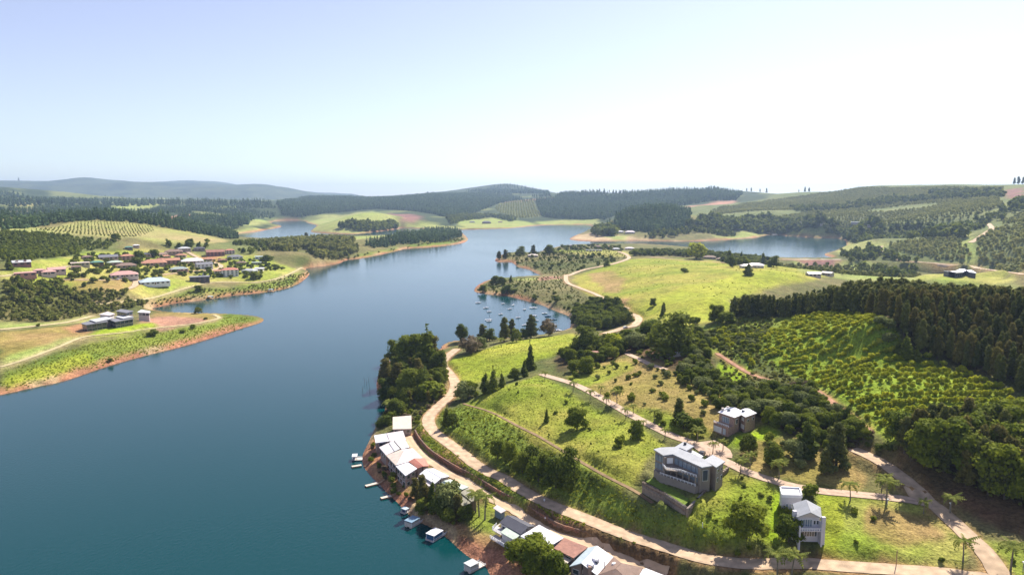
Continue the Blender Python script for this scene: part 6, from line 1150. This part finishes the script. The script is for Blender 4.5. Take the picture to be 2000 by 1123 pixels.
# thickets: (outline, spacing, kinds, height range, label, group)
for s, st, kinds, hr, lb, gp, nm in [
 ("1420,770 1480,750 1560,745 1620,780 1670,830 1690,870 1640,890 1560,860 1510,832 1460,815 1400,800", 3.0, ['broad', 'dark', 'greyb', 'broad'], (2.6, 5.0), 'bushy thicket tree', 'thicket trees behind the villa', 'bushy_tree'),
 ("1345,700 1380,690 1395,740 1440,760 1440,790 1400,790 1350,760 1320,745 1330,725", 3.0, ['greyb', 'dark', 'broad'], (2.2, 4.0), 'round garden tree', 'garden grove trees', 'garden_tree'),
 ("1095,700 1180,672 1260,650 1370,660 1390,700 1345,700 1290,680 1230,680 1200,700 1130,715", 4.2, ['dark', 'broad'], (3.5, 6), 'dark leafy grove tree', 'garden grove trees', 'garden_tree'),
 ("1120,640 1125,600 1160,590 1200,598 1232,615 1228,632 1195,640 1150,648", 5.0, ['dark', 'dark', 'broad'], (5, 8), 'dark bay grove tree', 'grove at the head of the bay', 'grove_tree'),
 ("745,730 790,700 850,705 868,740 860,775 835,790 790,790 755,780", 4.5, ['dark', 'brn', 'dark'], (4, 6.5), 'dark wooded point tree', 'trees of the wooded point', 'shore_tree'),
 ("780,985 815,965 850,985 900,1010 915,1030 880,1035 840,1020 800,1010", 4.0, ['dark', 'brn'], (2.5, 4.5), 'dark bank tree', 'trees on the cottage bank', 'bank_tree'),
 ("1360,650 1430,635 1500,620 1560,615 1480,690 1470,720 1440,700 1400,680", 3.0, ['greyb', 'shrub', 'dshrub', 'lime'], (1.2, 2.8), 'scrubby bush on the rough slope', 'bushes of the rough slope', 'slope_bush'),
 ("1100,735 1190,700 1250,705 1330,735 1390,780 1400,840 1320,850 1230,800 1150,765", 7.5, ['shrub', 'dshrub', 'greyb', 'shrub'], (.9, 2.6), 'round garden shrub', 'shrubs in the brown garden', 'garden_shrub'),
 ("905,795 1045,740 1220,825 1300,872 1260,935 1215,950 1050,860", 12.5, ['shrub', 'dshrub'], (.5, 1.5), 'small dark slope bush', 'bushes on the grassy slope', 'meadow_bush'),
 ("870,830 900,800 1050,870 1200,950 1250,990 1390,1060 1240,1040 1100,980 1000,930 900,865", 5.2, ['shrub', 'shrub', 'dshrub'], (.5, 1.4), 'leafy bank bush', 'bushes on the weedy bank', 'bank_bush'),
 ("1480,860 1560,865 1640,900 1700,940 1660,955 1560,935 1500,900", 6.0, ['shrub', 'greyb', 'dshrub'], (1.2, 2.8), 'bush on the dry slope', 'bushes above the driveway', 'hillside_bush'),
 ("1370,920 1440,930 1520,960 1530,1060 1430,1070 1360,1020", 5.0, ['shrub', 'dshrub'], (.4, 1.2), 'low grassy plot bush', 'bushes on the mansion plot', 'bush'),
 ("1590,975 1760,985 1900,1070 1860,1100 1640,1080", 11.0, ['shrub'], (.6, 1.5), 'young leafy sapling', 'saplings on the right lawn', 'sapling'),
 ("1420,1075 1520,1068 1600,1080 1640,1092 1600,1098 1500,1092 1400,1088", 2.6, ['dshrub', 'shrub'], (.8, 1.5), 'dark hedge shrub', 'hedge along the bottom road', 'hedge_shrub'),
 ("1560,735 1600,760 1680,830 1740,880 1700,890 1650,850 1590,800 1540,760", 2.6, ['greyb', 'dryb', 'dshrub'], (1.0, 2.4), 'grey scrub bush', 'scrub by the red soil path', 'bush'),
 ("1900,1050 1960,1070 2080,1090 2080,1130 1990,1110 1930,1085", 4.5, ['shrub', 'dshrub'], (.5, 1.4), 'low verge shrub', 'shrubs on the right verge', 'bush'),
 ("1240,690 1300,682 1330,735 1290,735", 3.0, ['shrub', 'greyb'], (1.0, 1.8), 'clipped ball shrub', 'clipped shrubs by the turning circle', 'garden_shrub'),
 ("728,872 750,895 775,925 800,962 806,990 780,975 750,945 722,905", 3.0, ['dshrub', 'shrub', 'dryb'], (.8, 1.9), 'bush on the red shore bank', 'bushes on the red shore bank', 'shore_bush'),
 ("740,800 830,770 860,785 820,830 800,845 760,830", 4.0, ['dryb', 'dshrub', 'shrub'], (.8, 2.2), 'bush on the rough bank', 'bushes on the rough bank', 'bush')]:
    P = off_blocks(off_roads(grid_pts(Wp(s), st, .42), .8)); P = nearest(P, 110)[0]
    for x, y in P:
        k = random.choice(kinds); big = nm.endswith('tree'); h = random.uniform(*hr); (tree if big else solid)(k, x, y, h, adj(h, hr) + ' ' + lb.replace('small ', '').replace('low ', '') + ' ' + near_mark(x, y), gp, nm, 'tree' if big else 'bush', wide=random.uniform(.9, 1.2))
# village trees, mid-distance groves and hillside trees as single small things
VT = [("140,500 250,492 330,492 420,500 500,510 560,525 500,545 420,545 330,535 300,560 230,550 130,555", 9.5, (2, 4.2), 'round garden tree', 'trees among the village houses', 'village_tree', 'village'),
 ("60,536 130,536 160,520 180,535 150,560 120,560", 12, (3, 6), 'farm yard tree', 'trees at the pink farm complex', 'farm_tree', 'village'),
 ("1080,484 1210,482 1225,492 1150,488 1085,490", 14, (3, 6), 'shrubby peninsula tree', 'trees among the peninsula houses', 'peninsula_tree', 'village'),
 ("1230,485 1340,484 1430,500 1500,508 1440,520 1400,508 1300,500 1235,500", 9, (4, 8.5), 'rounded grove tree', 'grove behind the green hill', 'hillside_tree', 'village'),
 ("965,500 1080,492 1200,500 1220,512 1130,530 1090,530 1040,530", 17, (2, 4.5), 'dark peninsula shrub', 'shrubs on the scrubby peninsula', 'peninsula_shrub', 'village'),
 ("935,560 1000,548 1100,565 1180,595 1110,612 1060,590 960,572", 17, (1.5, 4), 'dark headland bush', 'bushes above the bay', 'headland_bush', 'village')]
for s, st, hr, lb, gp, nm, k in VT:
    P = off_blocks(off_roads(grid_pts(Wp(s), st, .45), 1)); P = nearest(P, 290)[0]
    for x, y in P: solid(k, x, y, random.uniform(*hr), adj(h, hr) + ' ' + lb.replace('small ', '').replace('low ', '') + ' ' + near_mark(x, y), gp, nm, 'tree', wide=random.uniform(1, 1.5))
def scat(name, s, st, hr, pr, label, wide=1.0, keep=1.0, rot=0.0, sy=None, jit=.42, dens=None, cat='trees'):
    P = off_blocks(off_roads(grid_pts(Wp(s), st, jit, rot, sy, keep, dens), 1)); mass(name, P, rng.uniform(*hr, len(P)), pr, label, cat, wide); return len(P)
CNT = []
S_ = lambda *a, **k: CNT.append((a[0], scat(*a, **k)))
S_('valley_trees', "1640,500 1700,480 1760,505 1800,512 1790,530 1750,545 1690,530", 13, (6, 13), 'fardark', 'trees round the dirt road in the valley', dens=(40, .4))
def Wr(s): return np.array([(r * math.sin(a), r * math.cos(a)) for a, r in ((float(ray(float(t.split(',')[0]), 500)[0]), float(t.split(',')[1])) for t in s.split())])
P = off_blocks(grid_pts(Wr("1490,900 1560,985 1640,985 1780,960 1820,880 1780,760 1650,700 1540,760"), 8, .4)); mass('valley_scrub', P, rng.uniform(2, 6, len(P)), 'fargrn', 'scrub and trees below the dam', 'scrub')
S_('bushland', "0,548 110,548 140,570 230,570 290,585 280,602 190,612 100,628 0,626", 3.9, (2.2, 5), 'fargrn', 'dense bushland on the left below the farm', keep=.9, cat='bushland')
S_('bushland_dark', "20,552 110,552 140,580 60,600 20,580", 8, (4.5, 7), 'fardark', 'darker trees in the left bushland', cat='bushland')
S_('avocado_plantation', "0,455 90,458 160,466 235,476 225,483 160,492 150,497 60,512 0,512", 7, (4, 5.5), 'fardark', 'dark plantation rows on the upper left slope', wide=1.15, rot=.3, jit=.2, cat='plantation')
S_('shore_scrub', "290,598 300,588 360,574 480,562 590,537 604,532 596,547 550,568 400,586 300,600", 3.2, (.5, 1.6), 'scrub', 'scrub on the bank below the village path', cat='scrub')
S_('tree_row', "300,478 420,482 480,474 520,476 560,490 500,500 440,487 330,486", 10, (5, 9), 'fardark', 'trees along the top of the village', dens=(60, .42))
S_('ridge_pines', "0,442 60,432 120,425 200,420 260,424 340,437 400,450 470,466 440,466 360,452 270,436 180,431 100,438 50,447 0,450", 8, (9, 12.5), 'farpine', 'strip of dark pines along the left ridge', jit=.25, cat='plantation')
S_('young_plants', "60,449 150,433 230,432 300,443 300,452 240,465 150,458", 4.6, (1.2, 2.0), 'fargrn', 'young planted rows in the tan field', rot=.12, jit=.12, sy=10, cat='plantation')
S_('peninsula_pines', "510,478 560,472 640,468 690,472 700,492 672,506 600,518 560,510", 9, (7, 12), 'fargrn', 'mixed trees on the left peninsula', dens=(70, .3))
S_('peninsula_plantation', "690,487 760,466 840,452 895,453 905,462 860,474 780,478 700,495", 9, (8, 12), 'farpine', 'pine plantation on the tip of the left peninsula', dens=(90, .18), cat='plantation')
S_('peninsula_scrub', "600,518 680,504 800,482 905,466 905,472 800,484 690,506", 8, (1.5, 4), 'fargrn', 'scrub on the peninsula bank', cat='scrub')
S_('island_grove', "662,444 700,438 770,438 778,446 760,453 700,452 665,449", 10, (12, 17), 'fardark', 'dark grove on the green island hill')
S_('far_plantation_left', "540,398 600,388 700,388 760,389 900,381 1000,384 1020,390 975,398 955,405 930,415 890,424 870,424 820,414 740,408 700,411 640,417 595,424 550,421", 11, (12, 17), 'farpine', 'blue green pine plantation beyond the island hill', jit=.25, cat='plantation')
S_('far_plantation_centre', "985,396 1075,390 1200,384 1300,392 1300,400 1230,410 1180,430 1172,428 1100,428 1060,424 1045,392", 11, (12, 17), 'farpine', 'blue green pine plantation beyond the lake', jit=.25, cat='plantation')
S_('far_clearing_plantation', "965,405 1000,394 1040,390 1056,423 1010,427 975,415", 11, (5, 8), 'farleaf', 'young pale plantation above the far clearing', jit=.2, cat='plantation')
S_('far_clearing_trees', "870,425 900,420 960,420 1010,428 1000,434 960,424 900,433 880,440", 12, (8, 14), 'fardark', 'trees round the far clearing houses')
S_('far_hill_woods', "830,380 900,376 960,366 990,361 1040,369 1070,376 1075,384 980,381 900,379 830,385", 26, (12, 18), 'farpine', 'woods over the far central hill', jit=.4, dens=(300, .35), cat='woods')
S_('far_plantation_skyline', "1080,388 1100,380 1200,379 1300,373 1400,372 1450,378 1440,391 1390,392 1330,402 1240,395 1210,378", 14, (12, 18), 'farpine', 'pine plantation along the skyline', jit=.3, cat='plantation')
S_('far_wood_left', "300,440 350,424 430,428 500,430 480,440 440,452 400,448", 14, (12, 18), 'farpine', 'pine blocks behind the left ridge', jit=.25, cat='plantation')
S_('far_wood_left_back', "0,412 100,404 210,404 220,412 270,414 350,405 450,400 540,405 540,425 460,422 380,412 340,428 200,418 0,432", 16, (8, 12.5), 'farpine', 'woods in the hazy left valley', dens=(200, .42), cat='woods')
S_('far_mid_valley', "0,376 100,392 300,395 530,398 530,404 300,402 0,404", 30, (14, 22), 'farpine', 'distant woods under the blue mountains', dens=(420, .3), cat='woods')
S_('headland_wood', "1180,448 1200,434 1240,412 1290,401 1340,416 1350,432 1330,450 1290,456 1230,452", 9, (11, 16), 'farpine', 'dark wooded hill on the far headland', jit=.3, cat='woods')
S_('headland_grove', "1153,456 1175,448 1205,452 1200,461 1165,462", 11, (14, 20), 'fardark', 'tall dark grove at the tip of the far headland')
S_('headland_shore_trees', "1250,458 1330,452 1420,450 1440,462 1340,468 1260,465", 13, (6, 14), 'fardark', 'trees along the far headland bank', dens=(60, .35))
S_('far_bank_woods', "1340,446 1400,430 1500,428 1640,440 1720,446 1820,440 1890,455 1880,466 1760,470 1700,470 1640,462 1560,452 1500,456 1420,452", 13, (12, 21), 'fardark', 'dark woods behind the second lake', dens=(90, .24))
S_('right_hill_plantation', "1390,412 1500,392 1600,378 1700,367 1850,366 1960,368 1950,388 1960,405 1880,430 1800,440 1700,446 1620,436 1500,428 1400,428", 7.5, (4.5, 7.5), 'farleaf', 'olive green plantation over the right hills', jit=.2, rot=.35, sy=12, dens=(230, .14), cat='plantation')
S_('right_hill_dark', "1540,408 1640,402 1720,392 1800,385 1820,376 1960,377 1960,385 1850,392 1760,398 1640,412 1560,416", 16, (11, 16), 'fardark', 'darker bands in the right hill plantation', dens=(90, .35), cat='plantation')
S_('block_plantation', "1733,478 1790,472 1862,458 1895,505 1880,516 1830,510 1745,494", 8.5, (5.5, 8), 'farleaf', 'young gum block beside the dirt road', jit=.2, cat='plantation')
S_('block_plantation_right', "1905,462 1945,450 2010,442 2300,440 2300,560 2020,535 1935,517 1905,505", 8.5, (6, 9), 'farleaf', 'terraced gum plantation on the far right', jit=.22, rot=.2, sy=11, cat='plantation')
S_('block_plantation_top', "1950,440 2010,412 2300,400 2300,436 2000,440", 12, (7, 11), 'farleaf', 'gum plantation above the terraces', jit=.25, cat='plantation')
S_('far_right_woods', "1860,450 1935,425 1990,395 2100,385 2100,410 1990,412 1950,432 1900,455", 14, (8, 15), 'fardark', 'dark thicket climbing the far right hill', dens=(90, .3))
S_('hill_scrub', "1230,510 1420,514 1560,524 1590,545 1520,560 1430,585 1420,622 1260,622 1200,590 1130,562", 7, (.3, .8), 'weed', 'weeds over the bright hill', keep=.5, dens=(40, .5), cat='weeds')
S_('peninsula_bushes', "965,505 1010,497 1080,485 1210,486 1225,505 1110,530 1105,555 1170,592 1110,612 1060,590 960,573 930,568 940,556 1005,545 1090,540 1050,528 1005,515", 4.2, (.4, 1.3), 'scrub', 'low scrub on the peninsula', keep=.8, cat='scrub')
S_('weeds_point', "0,730 160,676 300,650 430,634 440,618 505,624 480,638 350,676 200,716 60,755 0,765", 1.7, (.2, .7), 'weed', 'leafy weeds on the bank of the grassy point', keep=.8, cat='weeds')
S_('weeds_bank', "850,800 900,795 935,798 1050,868 1200,950 1260,985 1400,1040 1420,1080 1350,1070 1240,1040 1100,982 1000,935 900,870 862,840", .95, (.15, .55), 'weed', 'weeds on the bank above the shore road', keep=.9, cat='weeds')
S_('weeds_slope', "905,793 1045,735 1130,775 1220,822 1300,868 1255,945 1215,955 1050,862 940,805", 1.1, (.10, .32), 'weed', 'grass clumps on the grassy slope', keep=.6, cat='weeds')
S_('weeds_pasture', "880,710 940,684 1000,668 1110,653 1120,662 1100,690 1045,706 980,735 900,765", 1.4, (.10, .35), 'weed', 'grass clumps on the pasture', keep=.5, cat='weeds')
S_('weeds_orchard', "1380,640 1560,612 1690,608 1760,665 1850,720 2060,810 2060,880 1800,855 1740,868 1600,765 1440,700", 1.5, (.2, .6), 'weed', 'weeds between the orchard rows', keep=.6, cat='weeds')
S_('weeds_plot', "1345,985 1420,935 1520,962 1530,1065 1440,1075 1345,1030", .9, (.1, .35), 'weed', 'weeds on the plot beside the mansion', keep=.7, cat='weeds')
S_('weeds_garden', "1100,740 1190,700 1260,702 1390,755 1430,800 1410,845 1330,860 1220,802", 1.5, (.08, .28), 'scrub', 'dry tufts in the brown garden', keep=.5, cat='weeds')
S_('weeds_lawn', "1600,966 1790,984 1900,1062 1880,1105 1610,1085", 1.2, (.05, .18), 'weed', 'tufts on the right lawn', keep=.5, cat='weeds')
S_('floor_scrub', "1740,880 1800,905 1900,960 2100,1030 2200,1000 2100,920 1900,870 1800,850", 1.6, (.3, 1.2), 'scrub', 'undergrowth beneath the tall dark stand', keep=.6, cat='undergrowth')
S_('slope_scrub', "1360,650 1430,635 1560,615 1480,690 1540,730 1650,830 1700,880 1600,870 1500,820 1430,760 1400,690", 1.8, (.4, 1.3), 'scrub', 'undergrowth on the rough slope', keep=.7, cat='undergrowth')
S_('point_scrub', "742,740 790,700 865,700 870,770 840,810 800,840 750,820", 1.8, (.4, 1.3), 'scrub', 'undergrowth on the wooded point', keep=.8, cat='undergrowth')
bl = np.concatenate([track[:, :2] + NRM * 3.3, (track[:, :2] + NRM * 6.2)[::-1]]); P = off_roads(grid_pts(bl, .7, .45), .3); P = P[P[:, 1] > 120]; mass('verge_weeds', P, rng.uniform(.15, .55, len(P)), 'weed', 'weeds along the verge above the retaining wall', 'weeds')
# skyline trees that stand clear of the hills
for u, v, h, lb in [(1137, 372, 7, 0), (1143, 372, 8, 0), (1152, 372, 9, 0), (1158, 373, 9, 0), (1166, 373, 8, 0), (1171, 372, 9, 0), (1180, 372, 10, 0), (1190, 372, 7, 0), (1198, 371, 8, 0), (1213, 371, 7, 0), (1235, 369, 9, 1), (1385, 367, 8, 0), (1395, 367, 9, 0), (1402, 368, 8, 0), (1458, 378, 8, 0), (1467, 379, 10, 0), (1484, 378, 9, 0), (1497, 378, 11, 0), (1560, 374, 7, 0), (1572, 374, 12, 0), (1580, 373, 10, 0), (1980, 366, 14, 0), (1988, 366, 16, 0), (1997, 365, 15, 0), (38, 366, 6, 0)]:
    az, s = ray(u, v + 4); rr = _RR; g = hz(np.full(rr.shape, float(az)), rr); k = int(np.argmax((g - H) / rr)) if v < 385 else 0; r = float(rr[np.argmax(np.where(rr > 1500, (g - H) / rr, -9))])
    x, y = r * math.sin(az), r * math.cos(az); h = h * .78 * r / F; o = solid('tall' if h > 5 else 'village', x, y, h, 'lone thin tree standing highest on the skyline ridge' if lb else 'tree silhouetted in the loose row on the far skyline', None if lb else 'skyline trees', 'skyline_tree', 'tree', wide=1.2)
# ---------------------------------------------------------------- air
HB = V[:, 2]; top = max(float(HB.max()) + 40, H + 60)
vs = [(-13500, -1200), (13500, -1200), (13500, 14400), (-13500, 14400)]
me = bpy.data.meshes.new('haze'); v_, f_ = prism(vs, -20.0, top); me.from_pydata(v_, [], f_); hzo = bpy.data.objects.new('haze', me); COL.objects.link(hzo); hzo['kind'] = 'stuff'; hzo['label'] = 'thin blue summer haze over the valley'
hmM = bpy.data.materials.new('haze_air'); hmM.use_nodes = True; nt = hmM.node_tree; nt.nodes.remove(nt.nodes['Principled BSDF']); pv = nt.nodes.new('ShaderNodeVolumePrincipled'); pv.inputs['Color'].default_value = (.52, .70, 1.0, 1); pv.inputs['Density'].default_value = .000082; pv.inputs['Anisotropy'].default_value = .25
nt.links.new(pv.outputs[0], nt.nodes['Material Output'].inputs['Volume']); me.materials.append(hmM)
print('COUNTS', CNT)
